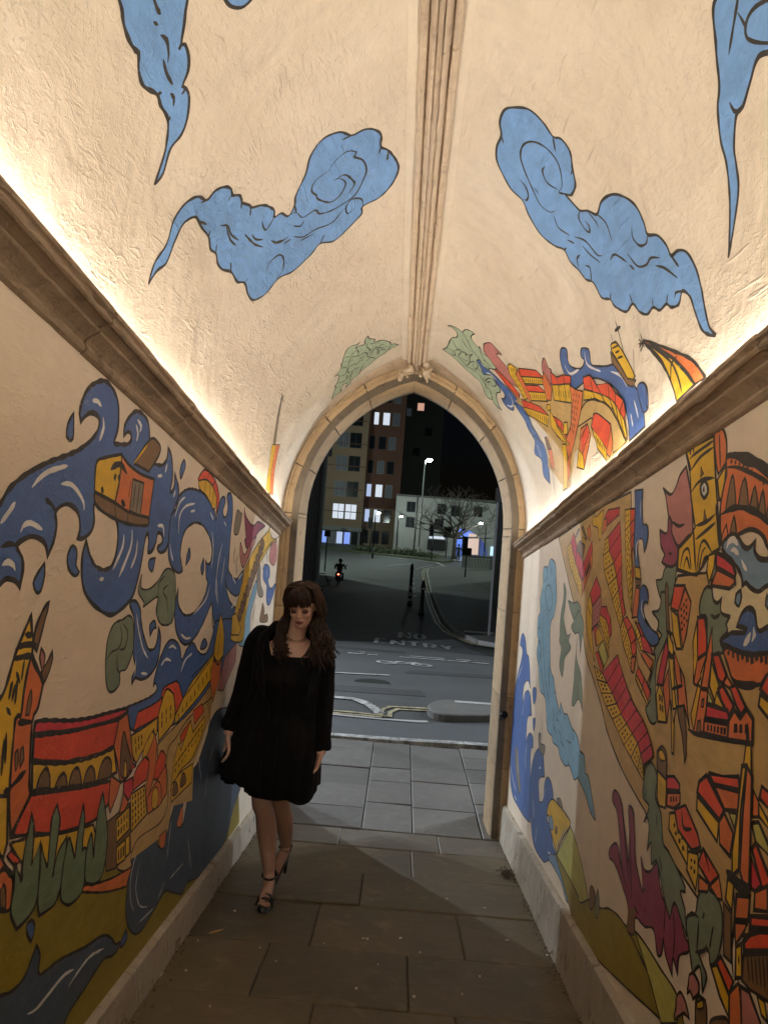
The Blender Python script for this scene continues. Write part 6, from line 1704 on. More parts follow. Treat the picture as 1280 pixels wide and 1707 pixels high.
# raised traffic island edged with granite
isl = thing('traffic_island', 'low kerbed grey island in the road beside the double yellow lines', 'traffic island', loc=(1.4, 10.3, -.1))
pts = cat([(.50, 9.98, 0), (.47, 10.25, 0), (.56, 10.55, 0), (.72, 10.70, 0), (1.2, 10.74, 1), (4, 10.9, 1), (4, 10.05, 1), (1.3, 10.0, 1), (.8, 9.82, 0), (.6, 9.84, 0)], True, .08)
n = len(pts); cx = sum(p[0] for p in pts)/n; cy = sum(p[1] for p in pts)/n
v = [(x, y, -.12) for x, y in pts]+[(x, y, -.035) for x, y in pts]+[(x+(cx-x)*.0+(.02 if x < 2 else 0), y+(.02 if y < cy else -.02), -.02) for x, y in pts]
f = [(i, (i+1) % n, n+(i+1) % n, n+i) for i in range(n)]+[(n+i, n+(i+1) % n, 2*n+(i+1) % n, 2*n+i) for i in range(n)]+[tuple(2*n+i for i in range(n))]
keep(obj('kerb_ring', v, f, M['slab_out']), isl)
for i in range(6):
    x = .85+i*.52; keep(obj('edging_stone', [(x, 10.66, -.016), (x+.5, 10.68, -.016), (x+.5, 10.56, -.016), (x, 10.54, -.016)], [(0, 3, 2, 1)], M['kerb']), isl)
# side street pavement on the right with kerb, double yellow lines
KR = [(40, 72), (14, 71), (5.98, 70.5), (3.59, 69.5), (2.37, 66.5), (2.12, 62.5), (2.05, 51), (1.93, 37.7), (1.95, 30.9), (2.15, 27.9), (2.72, 25.4), (3.4, 24.9), (9, 24.6), (40, 24.4)]
pr_ = sheet('side_pavement', KR[::-1][0:0]+[(x, y) for x, y in KR]+[], plain('dark_paving', (.10, .10, .095), .75, 0, .35, 1.5), 0.0, 'structure', thick=.14)
kpts = dens(KR[2:13], .9)
for (a, b), (c, d) in zip(kpts, kpts[1:]):
    L = math.hypot(c-a, d-b); nx, ny = -(d-b)/L*.13, (c-a)/L*.13; e = .01
    nx, ny = -nx, -ny
    q = [(a+(c-a)*e, b+(d-b)*e), (c-(c-a)*e, d-(d-b)*e)]; q += [(q[1][0]+nx, q[1][1]+ny), (q[0][0]+nx, q[0][1]+ny)]
    mb = MB(); mb.add([(x, y, gz(y)+.012) for x, y in q]+[(x, y, gz(y)-.13) for x, y in q], [(0, 1, 2, 3), (4, 7, 6, 5), (0, 4, 5, 1), (1, 5, 6, 2), (2, 6, 7, 3), (3, 7, 4, 0)]); mb.build('kerb_stone', M['kerb'], pr_)
for d in (.28, .45):
    pts = []
    for i, (a, b) in enumerate(kpts[:-1]):
        c, e = kpts[i+1]; L = math.hypot(c-a, e-b); pts.append((a+(e-b)/L*d, b-(c-a)/L*d))
    line('yellow_line', pts, .08, M['yellowline'], -.092, rd)
line('stop_line', dens([(-4.3, 77.7), (-1.3, 77.4), (3.3, 74.8), (3.92, 70.8)], 2), .25, M['white'], -.09, rd)
line('white_line', dens([(-1.2, 67), (.9, 71)], 2), .15, M['white'], -.09, rd); line('white_line', dens([(1.2, 66), (2.9, 71.5)], 2), .15, M['worn'], -.09, rd)
for y in (44, 47, 50, 53, 56): line('white_line', dens([(.85, y), (.9, y+1.1)], 1), .12, M['worn'], -.09, rd)
grass = asphalt('grass_verge', (.05, .058, .025))
sheet('verge', [(-60, 86), (-12, 84.3), (-4.5, 80), (1.7, 77.5), (3.9, 74.9), (5, 77), (4.6, 84), (-2, 91), (-60, 91.2)], grass, .02, 'structure', thick=.15)
sheet('far_pavement', [(5.2, 77.5), (9, 75.5), (40, 78), (40, 84.5), (4.9, 84.5)], M['slab_out'], .03, 'structure', thick=.15)
# ---------------------------------------------------------------- buildings
def brick_mat(name, c1, c2, mort, sc_=1.0):
    m, nt, b = new_mat(name); p = pos(nt, (R(90), 0, 0)); br = nt.nodes.new('ShaderNodeTexBrick'); nt.links.new(p, br.inputs['Vector'])
    for k, x in (('Color1', c1), ('Color2', c2), ('Mortar', mort)): br.inputs[k].default_value = (*x, 1)
    br.inputs['Scale'].default_value = 1.2; br.inputs['Brick Width'].default_value = .27; br.inputs['Row Height'].default_value = .09; br.inputs['Mortar Size'].default_value = .012
    nt.links.new(mix(nt, noi(nt, pos(nt), .35, 4, .6), br.outputs[0], tuple(x*.6 for x in c1)), b.inputs['Base Color']); b.inputs['Roughness'].default_value = .85; return m
M['bk'] = brick_mat('orange_brick', (.30, .20, .13), (.25, .17, .11), (.2, .16, .12)); M['bk2'] = brick_mat('red_brick', (.14, .055, .035), (.11, .045, .03), (.09, .06, .05))
M['render'] = plain('white_render', (.19, .19, .185), .85, 0, .15, .4); M['frame'] = plain('window_frame', (.16, .16, .16), .5); M['glass'] = plain('dark_glass', (.012, .014, .018), .12, 0, .2)
M['dark'] = plain('dark_masonry', (.05, .048, .045), .8, 0, .3, .6)
LIT = [emit('lit_window_cool', (.55, .68, 1), .75), emit('lit_window_white', (.8, .88, 1), .8), emit('lit_window_warm', (1, .55, .4), .6), emit('lit_window_dim', (.35, .4, .5), .045), emit('lit_window_blue', (.25, .4, 1), .9)]
def window(parent, x, z, wd, ht, Y, lit=None, two=1):
    fr = MB(); t = .05
    fr.box((x-t, Y-.06, z-t), (x+wd+t, Y+.02, z)); fr.box((x-t, Y-.06, z+ht), (x+wd+t, Y+.02, z+ht+t)); fr.box((x-t, Y-.06, z), (x, Y+.02, z+ht)); fr.box((x+wd, Y-.06, z), (x+wd+t, Y+.02, z+ht))
    for i in range(1, two): fr.box((x+wd*i/two-.03, Y-.05, z), (x+wd*i/two+.03, Y+.02, z+ht))
    o = fr.build('window', M['frame'] if lit is not None else M['black']); keep(o, parent)
    p = MB(); p.box((x, Y-.02, z), (x+wd, Y-.005, z+ht)); q = p.build('pane', M['glass'] if lit is None else LIT[lit]); q.parent = o
    return o
ap_ = thing('apartment_block', 'tall orange brick apartment block with lit windows beyond the junction, left behind the arch', 'building', loc=(-10, 92, .5))
keep(MB().box((-26, 92, 2.7), (-5.2, 104, 23.5)).build('wall', M['bk']), ap_)
keep(MB().box((-26, 91.85, 2.25), (-5.1, 92.1, 2.75)).box((-26, 92.4, -.5), (-5.3, 103, 2.3)).build('ground_floor', M['render']), ap_)
keep(MB().box((-26.2, 91.8, 23.5), (-5.0, 104.2, 23.9)).build('roof', M['dark']), ap_)
for zz in (5.4, 8.1, 10.9, 13.6, 16.4): keep(MB().box((-26, 91.96, zz-.9), (-5.25, 92.01, zz-.8)).build('string_course', M['bk2']), ap_)
for r, z in enumerate((3.7, 6.4, 9.5, 12.3, 15.0, 17.8, 20.3)):
    lits = {0: {-11.6: 1, -8.7: 1, -7.2: 1}, 1: {-11.5: 0, -8.6: 3, -7.2: None}, 2: {-11.5: 3, -8.7: 3, -7.4: None}, 3: {-9.0: 3, -7.8: 0}, 4: {}, 5: {-8.6: None, -7.4: None}, 6: {-8.6: 0}}[r]
    for x in ((-18, -15.4, -11.6, -8.75, -7.25)):
        l = None
        for k, q in lits.items():
            if abs(k-x) < .5: l = q
        window(ap_, x, z, 1.3, 1.75, 92, l, 1+(x > -12))
for i in range(9): window(ap_, -13.5+i*.9, .7, .7, 1.4, 92.4, [4, 1, 3, 0, 4, 3, 0, 4, None][i])
ap2 = thing('apartment_block', 'darker red brick tower with few lit windows between orange block and white building', 'building', loc=(-3, 94, .5))
keep(MB().box((-5.19, 94.2, .2), (-.9, 106, 27)).build('wall', M['bk2']), ap2); keep(MB().box((-5.19, 94.05, .2), (-1.2, 94.2, 5.3)).build('lower_wall', M['bk']), ap2)
keep(MB().box((-5.15, 94.0, 27), (-.8, 106.2, 27.4)).build('roof', M['dark']), ap2)
for z, lits in ((1.0, (None, None, None)), (3.6, (0, 1, None)), (6.7, (0, 1, 3)), (9.6, (None, 3, None)), (12.6, (None, None, 3)), (15.6, (1, 1, 3)), (18.4, (0, None, 3)), (21, (1, None, None)), (23.6, (None, None, None))):
    for i, l in enumerate(lits): window(ap2, (-5.0, -3.9, -2.7)[i]+(.3 if z > 15 else 0), z, .55 if i == 0 else .8, 1.5, 94.03 if z < 5 else 94.2, l)
ap3 = thing('apartment_block', 'barely visible dark tower behind, one small pinkish window lit high up', 'building', loc=(2, 112, .5))
keep(MB().box((-4, 112, .2), (4.5, 124, 34)).build('wall', M['dark']), ap3)
for x, z, l in ((.6, 20.6, 2), (-1.2, 19.7, 3), (-3.3, 22.6, 1), (-2.2, 23.4, 1), (-1.0, 25.8, None), (2, 17, None), (.4, 14, None)): window(ap3, x, z, .95, 1.1, 112, l)
wb = thing('white_building', 'low white building with a blue lit archway, behind the bare tree', 'building', loc=(3, 85, .5))
# facade with an arch opening
ax0, ax1, azc = 5.6, 9.3, 1.9; arcp = [(ax0+(ax1-ax0)*i/14, azc+1.5*math.sin(math.pi*(i/14)*.62+.38*math.pi*.9) if i else azc) for i in range(15)]
arcp = [(ax0+(ax1-ax0)*i/14, .3+3.1*math.sqrt(max(0, 1-((i/14-.15)/.87)**2)) if i else .3) for i in range(15)]
top = 6.55; V_ = []; F_ = []
def wall_poly(pts, y0, y1):
    n = len(pts); b = len(V_); V_.extend([(x, y0, z) for x, z in pts]+[(x, y1, z) for x, z in pts]); F_.append(tuple(range(b, b+n))); F_.append(tuple(range(b+n, b+2*n))[::-1]); F_.extend([(b+i, b+n+i, b+n+(i+1) % n, b+(i+1) % n) for i in range(n)])
wall_poly([(-1.15, .1), (ax0, .1), (ax0, top), (-1.15, top+.1)], 85, 85.6)
for i in range(14): (a, za), (b, zb) = arcp[i], arcp[i+1]; wall_poly([(a, max(za, .3)), (b, max(zb, .3)), (b, top-.02*(b-5)), (a, top-.02*(a-5))], 85, 85.6)
wall_poly([(ax1, .1), (16, .1), (16, 6.2), (ax1, 6.45)], 85, 85.6)
keep(obj('wall', V_, F_, M['render']), wb); keep(MB().box((-1.2, 84.9, 6.55), (16, 94, 6.75)).box((-1.1, 93, .1), (16, 93.3, 6.5)).build('roof', M['dark']), wb)
keep(MB().box((ax0-.2, 89, .1), (ax1+3, 89.2, 4)).build('archway_lining', plain('blue_plaster', (.3, .4, .7), .8)), wb)
keep(MB().box((7.4, 88.8, .6), (8.6, 88.95, 3.0)).build('lit_panel', emit('lit_cream_panel', (1, .75, .6), .7)), wb)
keep(MB().box((9.55, 84.8, .7), (9.95, 84.95, 1.7)).build('lit_sign', emit('lit_sign', (.5, .8, 1), 1.2)), wb)
for x, z in ((.1, 4.9), (.1, 3.2), (5.0, 4.8), (3.5, 4.9), (7.5, 4.9), (3.3, 3.2)): window(wb, x, z, .85, 1.05, 85, None, 2)
window(wb, 2.75, 2.1, 1.7, .3, 85, 1); keep(MB().box((2.6, 84.7, .9), (4.6, 85, 2.0)).build('shop_front', M['black']), wb)
keep(MB().tube([(1.15, 84.95, .3), (1.2, 84.95, 6.5)], .07, 6).build('drainpipe', M['black']), wb)
la = bpy.data.lights.new('archway_lamp', 'POINT'); la.energy = 220; la.color = (.3, .45, 1); la.shadow_soft_size = .2; lo = bpy.data.objects.new('archway_lamp', la); lo.location = (6.6, 87.2, 2.6); COL.objects.link(lo)
def block(name, foot, z0, z1, mat, parent):
    n = len(foot); mb = MB(); mb.add([(x, y, z0) for x, y in foot]+[(x, y, z1) for x, y in foot], [tuple(range(n))[::-1], tuple(range(n, 2*n))]+[(i, (i+1) % n, n+(i+1) % n, n+i) for i in range(n)]); return keep(mb.build(name, mat), parent)
bl = thing('corner_building', 'dark stone corner building with pilasters along the left of the side street', 'building', loc=(-6, 40, -1))
block('wall', [(-24, 20.6), (-4.3, 20.6), (-4.35, 35.9), (-6.3, 56), (-24, 56)], -1.4, 9.2, M['dark'], bl)
M['gstone'] = plain('grey_stone', (.11, .105, .10), .8); M['gbase'] = plain('grey_base', (.15, .15, .145), .8)
for i in range(5): t_ = i/5; x = -4.35-1.9*t_; y = 36.1+19.8*t_; block('pilaster', [(x, y), (x+.32, y-.02), (x+.25, y+.85), (x-.05, y+.85)], -1.4, 7.6, M['gstone'], bl)
for i in range(3): keep(MB().box((-4.34, 33.0+i*.95, -.1), (-4.1, 33.4+i*.95, 7.6)).build('front_pilaster', M['gstone']), bl)
block('base_course', [(-4.34, 32.6), (-3.92, 32.6), (-3.95, 36.3), (-4.34, 36.3)], -1.4, -.1, M['gbase'], bl)
block('cornice', [(-4.35, 20.5), (-3.8, 20.5), (-3.85, 36), (-5.7, 56.2), (-6.3, 56)], 7.6, 8.4, M['gstone'], bl)
bt = thing('corner_building', 'dark building with slim pale door posts on the right hand corner', 'building', loc=(6, 40, -1))
block('wall', [(3.6, 20.8), (24, 20.8), (24, 60), (7.6, 60), (4.75, 40), (3.6, 27.2)], -1.4, 8.6, M['dark'], bt)
M['pp'] = plain('pale_post', (.2, .2, .21), .6)
for x in (3.18, 3.47): keep(MB().box((x-.035, 26.95, -1.06), (x+.035, 27.05, 3.6)).build('door_post', M['pp']), bt)
keep(MB().box((3.1, 26.9, 3.6), (3.6, 27.2, 4.1)).build('fascia', M['dark']), bt)
keep(MB().box((2.35, 27.4, -1.06), (3.4, 27.5, -1.0)).build('threshold', M['kerb']), bt)
# ---------------------------------------------------------------- bare tree
tr = thing('bare_tree', 'leafless spreading tree in front of the white building', 'tree', loc=(5.3, 80, .2))
mbt = MB(); mbc = MB(); random.seed(21)
M['bark'] = plain('bark', (.045, .035, .03), .9, 0, .3)
def branch(p, d, L, r, dep, mb):
    pts = [p]; q = p.copy(); dd = d.copy()
    for i in range(4): dd = (dd+Vector((random.uniform(-.22, .22), random.uniform(-.2, .2), random.uniform(-.12, .16)))).normalized(); q = q+dd*L/4; pts.append(q.copy())
    mb.tube(pts, [r*(1-.42*i/4) for i in range(5)], 5 if dep > 1 else 8, cap=False)
    if dep >= 6: return
    for k in range(3 if dep < 3 else 2):
        a = random.uniform(0, 6.28); s = Vector((math.cos(a), math.sin(a)*.7, random.uniform(-.15, .55))); branch(pts[random.choice((2, 3, 4, 4))], (dd*.75+s*.85).normalized(), L*random.uniform(.62, .82), r*.56, dep+1, mbc)
base = Vector((5.3, 80, .1)); mbt.tube([base, base+Vector((-.03, 0, .5)), base+Vector((-.05, 0, 1.3)), base+Vector((.0, 0, 2.3))], [.36, .25, .21, .2], 10)
keep(mbt.build('trunk', M['bark'], smooth=True), tr)
for dx, dz, L in ((-.9, .45, 2.7), (-.45, 1, 2.1), (.15, 1, 2.2), (.7, .8, 2.3), (1, .4, 2.8), (-1, .15, 2.4), (.4, 1, 1.8), (1, .1, 2.3)): branch(base+Vector((0, 0, 2.25)), Vector((dx, random.uniform(-.3, .3), dz)).normalized(), L, .14, 1, mbc)
keep(mbc.build('crown', M['bark'], smooth=True), tr)
# ---------------------------------------------------------------- street furniture
M['lampglow'] = emit('lamp_glow', (.85, 1, .93), 60); M['green'] = emit('green_signal', (.3, 1, .7), 6); M['lens'] = plain('dark_lens', (.02, .02, .02), .2)
def point(loc, e, col=(.85, 1, .93), r=.15):
    la = bpy.data.lights.new('street_light', 'POINT'); la.energy = e*(STREET if loc[1] < 30 else FAR); la.color = col; la.shadow_soft_size = r; lo = bpy.data.objects.new('street_light', la); lo.location = loc; COL.objects.link(lo)
def lamp_post(x, y, h, label, e, arm=(0, 0), globe=.2, z0=None, col=(.85, 1, .93), r=.15, pr=.06):
    z = gz(y) if z0 is None else z0; t = thing('street_lamp', label, 'street lamp', 'street lamps', loc=(x, y, z)); top = (x, y, z+h)
    keep(MB().tube([(x, y, z-.1), (x, y, z+.9)], pr*1.6, 10).tube([(x, y, z+.9), top]+([(x+arm[0]*.5, y+arm[1]*.5, z+h+.12), (x+arm[0], y+arm[1], z+h+.15)] if any(arm) else []), pr, 8).build('pole', M['steel'] if h > 7 else M['black'], smooth=True), t)
    c = (x+arm[0], y+arm[1], z+h+.12)
    keep(MB().lathe([(globe*.35, -.05), (globe, .12), (globe*1.1, .18), (globe*.4, .3)], c, 12).build('lamp_hood', M['black']), t)
    keep(MB().ball((c[0], c[1], c[2]-.02), (globe*.9, globe*.9, globe*.62), 12).build('lamp_glass', M['lampglow'], smooth=True), t)
    point((c[0], c[1], c[2]-.28), e, col, r)
lamp_post(1.6, 80, 10.0, 'tall galvanised street lamp in the middle of the junction, brightest light in the arch', 800, (.45, 0), .34, pr=.08)
lamp_post(-2.9, 74, 4.2, 'short post top lamp in front of the dark brick tower', 260, (.3, -.1), .17)
lamp_post(-.75, 82, 3.9, 'short post top lamp left of the white building', 260, (.3, -.1), .17)
lamp_post(8.4, 80, 3.8, 'lamp on a slanted bracket at the right edge of the arch view', 240, (-.6, -.3), .2)
# traffic signals
def signal(x, y, h, label, face=1, lit=None, heads=1, green=False):
    z = gz(y); t = thing('traffic_light', label, 'traffic light', 'traffic lights at the junction', loc=(x, y, z))
    keep(MB().tube([(x, y, z-.1), (x, y, z+h)], .06, 8).build('pole', M['black'], smooth=True), t)
    for k in range(heads):
        xx = x-.2+k*.42; hd = keep(MB().box((xx-.14, y-.16, z+h-1.0), (xx+.14, y+.1, z+h)).box((xx-.2, y+.1, z+h-1.08), (xx+.2, y+.12, z+h+.08)).build('signal_head', M['black']), t)
        for i in range(3):
            c = (xx, y-.17, z+h-.2-i*.31); l = MB().tube([c, (c[0], c[1]-.02, c[2])], .1, 12).build('signal_lens', M['green'] if green and i == 2 else M['lens']); l.parent = hd; l.matrix_parent_inverse = Matrix.Identity(4)
            v = MB(); v.tube([(c[0], c[1], c[2]), (c[0], c[1]-.16, c[2]-.02)], .12, 12, cap=False); l = v.build('visor', M['black']); l.parent = hd
    return t
signal(-9.2, 81, 4.2, 'traffic light showing green by the brick block', green=True)
signal(-3.45, 80, 3.6, 'black traffic light beside the short lamp, dark brick tower behind')
signal(2.85, 76.5, 3.4, 'traffic light left of the tall lamp, white building behind'); signal(4.5, 80.9, 3.2, 'traffic light with two heads between the tall lamp and the tree', heads=2)
st = signal(4.98, 60.5, 3.1, 'near traffic light carrying a black box, at the end of the railings')
keep(MB().box((4.6, 60.3, 1.0), (5.35, 60.45, 1.6)).build('black_sign_box', M['black']), st)
pp = thing('sign_post', 'thin black post beside the left corner building', 'post', loc=(-5.73, 57.4, -.8)); keep(MB().tube([(-5.73, 57.4, -.9), (-5.73, 57.4, 2.2)], .05, 8).build('pole', M['black']), pp); keep(MB().box((-5.95, 57.33, 1.7), (-5.5, 57.36, 2.15)).build('sign_plate', M['black']), pp)
# keep-clear bollards on the side street
for i, (x, y, h, b) in enumerate(((.5, 38, 2.05, 3), (.98, 33.5, 1.5, 0))):
    z = gz(y); t = thing('bollard', ['tall black marker post with white bands in the middle of the side street', 'shorter black bollard to the right of the banded post'][i], 'bollard', loc=(x, y, z-.1))
    keep(MB().lathe([(.14, 0), (.12, .1), (.085, .3), (.08, h-.3), (.10, h-.25), (.07, h-.1), (.05, h)], (x, y, z-.1), 12).build('post', M['black'], smooth=True), t)
    for k in range(b): keep(MB().lathe([(.098, 0), (.098, .16)], (x, y, z+.05+k*.32), 12).build('white_band', M['white']), t)
    if i: keep(MB().box((x-.12, y-.12, z+h-.5), (x+.12, y-.1, z+h-.42)).build('reflector', M['white']), t)
# railings
rl = thing('railing', 'pale pedestrian railings by the kerb with a low wall behind, right side of the junction', 'railing', loc=(6.5, 68, -.3))
M['rail'] = plain('pale_rail', (.5, .5, .48), .5)
for i in range(17): x = 5.5+i*.14; keep(MB().tube([(x, 67.4+i*.1, gz(68)), (x, 67.4+i*.1, gz(68)+1.0)], .022, 5).build('baluster', M['rail']), rl)
for h in (.12, 1.02): keep(MB().tube([(5.4, 67.3, gz(68)+h), (7.8, 69.1, gz(68)+h)], .03, 6).build('rail', M['rail']), rl)
lw = thing('low_wall', 'low pale wall behind the railings', 'wall', loc=(6.5, 70, -.3)); keep(MB().box((5.4, 70.2, -.5), (9.5, 70.5, .75)).box((5.35, 70.15, .75), (9.55, 70.55, .85)).build('wall_body', M['render']), lw)
# shrubs on the roundabout
M['leaf'] = plain('dark_leaves', (.055, .065, .03), .8, 0, .4, 8)
random.seed(8)
mbs = MB()
for x in range(11):
    cx_, cy_ = -4.6+x*.72+random.uniform(-.2, .2), 80.2-x*.25+random.uniform(-.3, .3)+2; z = gz(cy_); h = random.uniform(.5, 1.0); mb = MB()
    for k in range(230):
        a = random.uniform(0, 6.28); r = math.sqrt(random.random())*.75; q = Vector((cx_+math.cos(a)*r, cy_+math.sin(a)*r*.8, z+random.random()*h*(1-r*r*.9)))
        u = Vector((random.gauss(0, 1), random.gauss(0, 1), random.gauss(0, 1))).normalized()*.10; v_ = u.orthogonal().normalized()*.06; mb.add([q-u, q+v_, q+u, q-v_], [(0, 1, 2, 3)])
    s_ = thing('shrub', 'low dark shrub, number %s from the left end of the junction bed' % ('one two three four five six seven eight nine ten eleven'.split()[x]), 'shrub', 'shrubs in the junction bed', loc=(cx_, cy_, z)); keep(mb.build('foliage', M['leaf']), s_)
    keep(MB().tube([(cx_, cy_, z-.1), (cx_, cy_, z+h*.6)], .03, 5).build('stem', M['bark']), s_)
# lamps of the near street that light the pavement and reach into the passage
lamp_post(-8.2, 18.4, 6.2, 'street lamp across the road out of sight to the left', 2300, (.5, -.8), .2, col=(.86, .93, 1), r=.07)
lamp_post(12.3, 17.9, 6.0, 'street lamp out of sight to the right of the archway', 2300, (-.6, -.6), .2, col=(.86, .93, 1), r=.07)
lamp_post(-14, 16.4, 6.5, 'street lamp further left out of sight along the near road', 2000, (.6, -.5), .2, col=(.86, .93, 1), r=.07)
lamp_post(-5.6, 11.2, 5.6, 'street lamp on the kerb left of the archway, out of sight', 520, (.3, -.9), .2, col=(.86, .93, 1), r=.05)
lamp_post(6.2, 11.6, 5.6, 'street lamp on the kerb right of the archway, out of sight', 560, (-.3, -.9), .2, col=(.86, .93, 1), r=.05)
lamp_post(-13.5, 63, 8.5, 'street lamp beyond the left corner building, out of sight', 8500, (.5, 0), .25, col=(.8, 1, .86), pr=.08)
lamp_post(17, 74, 8.5, 'street lamp beyond the right corner building, out of sight', 4200, (-.5, 0), .25, col=(.8, 1, .86), pr=.08)
M['cast'] = plain('cast_iron', (.03, .03, .03), .5, .6); M['patch'] = asphalt('asphalt_patch', (.035, .036, .038))
for nm, q, m in (('asphalt_patch', [(-1.3, 11.4), (.5, 11.6), (.45, 12.3), (-1.2, 12.15)], 'patch'), ('asphalt_patch', [(.2, 14.9), (3.2, 15.3), (3.1, 15.9), (.3, 15.6)], 'patch'), ('asphalt_patch', [(-3, 20.2), (.2, 20.0), (.3, 20.7), (-2.9, 21)], 'patch')): sheet(nm, q, M[m], -.104, None, rd)
mh = MB(); mh.lathe([(.3, 0), (.3, .003)], (-.35, 12.9, gz(12.9)-.106), 20); mh.build('manhole_cover', M['cast'], rd)
lamp_post(.5, -8.5, 4.6, 'unseen fill lamp added behind the viewer, beyond the near mouth of the passage', 300, (0, .4), .25, z0=fz(-3.2)-.2, col=(1, .86, .72), r=.35)  # added lamp, out of view, to brighten the woman's face
# ================================================================ the woman
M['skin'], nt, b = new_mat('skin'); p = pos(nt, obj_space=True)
sz = N(nt, 'ShaderNodeSeparateXYZ'); nt.links.new(p, sz.inputs[0]); leg_shade = math_(nt, 'LESS_THAN', sz.outputs[2], fz(4.12)+.64); nt.links.new(mix(nt, leg_shade, mix(nt, noi(nt, p, 14, 4, .6), (.78, .52, .41, 1), (.68, .42, .31, 1)), (.40, .235, .17)), b.inputs['Base Color']); b.inputs['Roughness'].default_value = .5; b.inputs['Subsurface Weight'].default_value = .15; b.inputs['Subsurface Radius'].default_value = (.01, .004, .002)  # skin darker below the hem: shade on the legs is painted into the colour
M['leg_shade'] = M['skin']
def cloth(name, c, rough=.95, sc_=90, bd=.004):
    m, nt, b = new_mat(name); p = pos(nt, obj_space=True); nt.links.new(mix(nt, noi(nt, p, sc_, 4, .7), tuple(c), tuple(x*2.2 for x in c)), b.inputs['Base Color']); b.inputs['Roughness'].default_value = rough
    b.inputs['Sheen Weight'].default_value = .03; b.inputs['Specular IOR Level'].default_value = .2
    nt.links.new(bump(nt, noi(nt, p, sc_, 5, .7, .6), bd), b.inputs['Normal']); return m
M['coat'] = cloth('black_wool', (.0032, .0032, .0038), .95, 60, .008); M['dress'] = cloth('black_jersey', (.003, .003, .0033), .8, 220, .001)
M['hair'], nt, b = new_mat('brown_hair'); p = pos(nt, obj_space=True, scale=(1, 1, .12)); nt.links.new(mix(nt, noi(nt, p, 90, 3, .6), (.050, .026, .015, 1), (.022, .012, .009, 1)), b.inputs['Base Color']); b.inputs['Roughness'].default_value = .5; b.inputs['Specular IOR Level'].default_value = .35
M['lip'] = plain('lipstick', (.30, .05, .05), .4, 0, .1); M['lash'] = plain('eyelash', (.01, .007, .006), .7); M['brow'] = plain('brow', (.05, .03, .02), .8); M['lid'] = plain('eyelid', (.17, .08, .065), .5, 0, .1)
M['leather'] = plain('black_leather', (.008, .008, .009), .35, 0, .1); M['gold'] = plain('gold', (.8, .6, .35), .25, 1, .1); M['nail'] = plain('nail', (.35, .06, .06), .3)
WX, WY = -.575, 4.12
wo = thing('person', 'woman in black coat and short black dress with brown fringe, by the left wall', 'person', loc=(WX, WY, fz(WY)))
def P(x, y, z): return Vector((WX+x, WY+y, fz(WY)+z))
body = MB()
def loft(mb, rings, n=20, m=0):
    """rings: (x, y, z, rx, ry[, yaw])"""
    v = []; k = len(rings)
    for r in rings:
        x, y, z, rx, ry = r[:5]; ya = r[5] if len(r) > 5 else 0
        for j in range(n): a = 2*math.pi*j/n; px, py = math.cos(a)*rx, math.sin(a)*ry; v.append(P(x+px*math.cos(ya)-py*math.sin(ya), y+px*math.sin(ya)+py*math.cos(ya), z))
    f = [(i*n+j, i*n+(j+1) % n, (i+1)*n+(j+1) % n, (i+1)*n+j) for i in range(k-1) for j in range(n)]+[tuple(range(n))[::-1], tuple((k-1)*n+j for j in range(n))]
    mb.add(v, f, m)
# torso
loft(body, [(0, .06, .74, .13, .10), (.0, .06, .80, .165, .115), (.0, .05, .88, .165, .12), (.0, .04, .98, .13, .10), (.0, .03, 1.08, .13, .10), (.005, .02, 1.18, .155, .115), (.01, .03, 1.27, .17, .105), (.012, .045, 1.335, .165, .075), (.015, .05, 1.37, .10, .055), (.02, .05, 1.40, .06, .05)])
# bust
for s in (-1, 1): body.ball(P(.01+s*.068, -.045, 1.19), (.062, .06, .062), 16, 0, 10)
# neck and head (tilted down)
body.tube([P(.022, .05, 1.36), P(.036, .03, 1.42), P(.052, .02, 1.51)], [.055, .048, .05], 16)
hc = P(.058, .0, 1.572); HT = Matrix.Rotation(R(16), 3, 'X') @ Matrix.Rotation(R(-4), 3, 'Z') @ Matrix.Rotation(R(-4), 3, 'Y')
def Hd(x, y, z): return hc+HT @ Vector((x, y, z))           # head space: -y faces the viewer
# skull lathe-like loft along z with shaped sections
def headloft(mb):
    secs = [(-.112, .018, .018, -.052), (-.106, .030, .030, -.045), (-.092, .043, .045, -.034), (-.07, .053, .062, -.018), (-.045, .060, .074, -.006), (-.02, .066, .082, .0), (.01, .070, .088, .004), (.04, .072, .092, .006), (.065, .070, .090, .008), (.09, .060, .078, .010), (.107, .042, .055, .010), (.116, .018, .024, .010)]
    n = 28; v = []
    for z, rx, ry, yo in secs:
        for j in range(n):
            a = 2*math.pi*j/n; x, y = math.cos(a)*rx, math.sin(a)*ry
            if y < 0: x *= 1+.06*abs(math.sin(a)); y *= .95
            v.append(Hd(x, y+yo, z))
    k = len(secs); mb.add(v, [(i*n+j, i*n+(j+1) % n, (i+1)*n+(j+1) % n, (i+1)*n+j) for i in range(k-1) for j in range(n)]+[tuple(range(n))[::-1], tuple((k-1)*n+j for j in range(n))])
headloft(body)
def hb(x, y, z, r, k=8): 
    mb = MB(); mb.ball((0, 0, 0), r, 12, 0, k); body.add([Hd(x, y, z)+HT @ Vector(q) for q in mb.v], mb.f)
hb(0, -.086, -.022, (.010, .016, .017)); hb(0, -.096, -.033, (.0105, .012, .009)); hb(-.009, -.088, -.036, (.007, .009, .006)); hb(.009, -.088, -.036, (.007, .009, .006)); hb(0, -.079, .0, (.007, .010, .025))
for s in (-1, 1): hb(s*.032, -.055, -.033, (.023, .022, .022)); hb(s*.030, -.068, -.002, (.015, .012, .010)); hb(s*.030, -.068, .018, (.022, .012, .008)); hb(s*.072, .01, -.012, (.008, .016, .026))
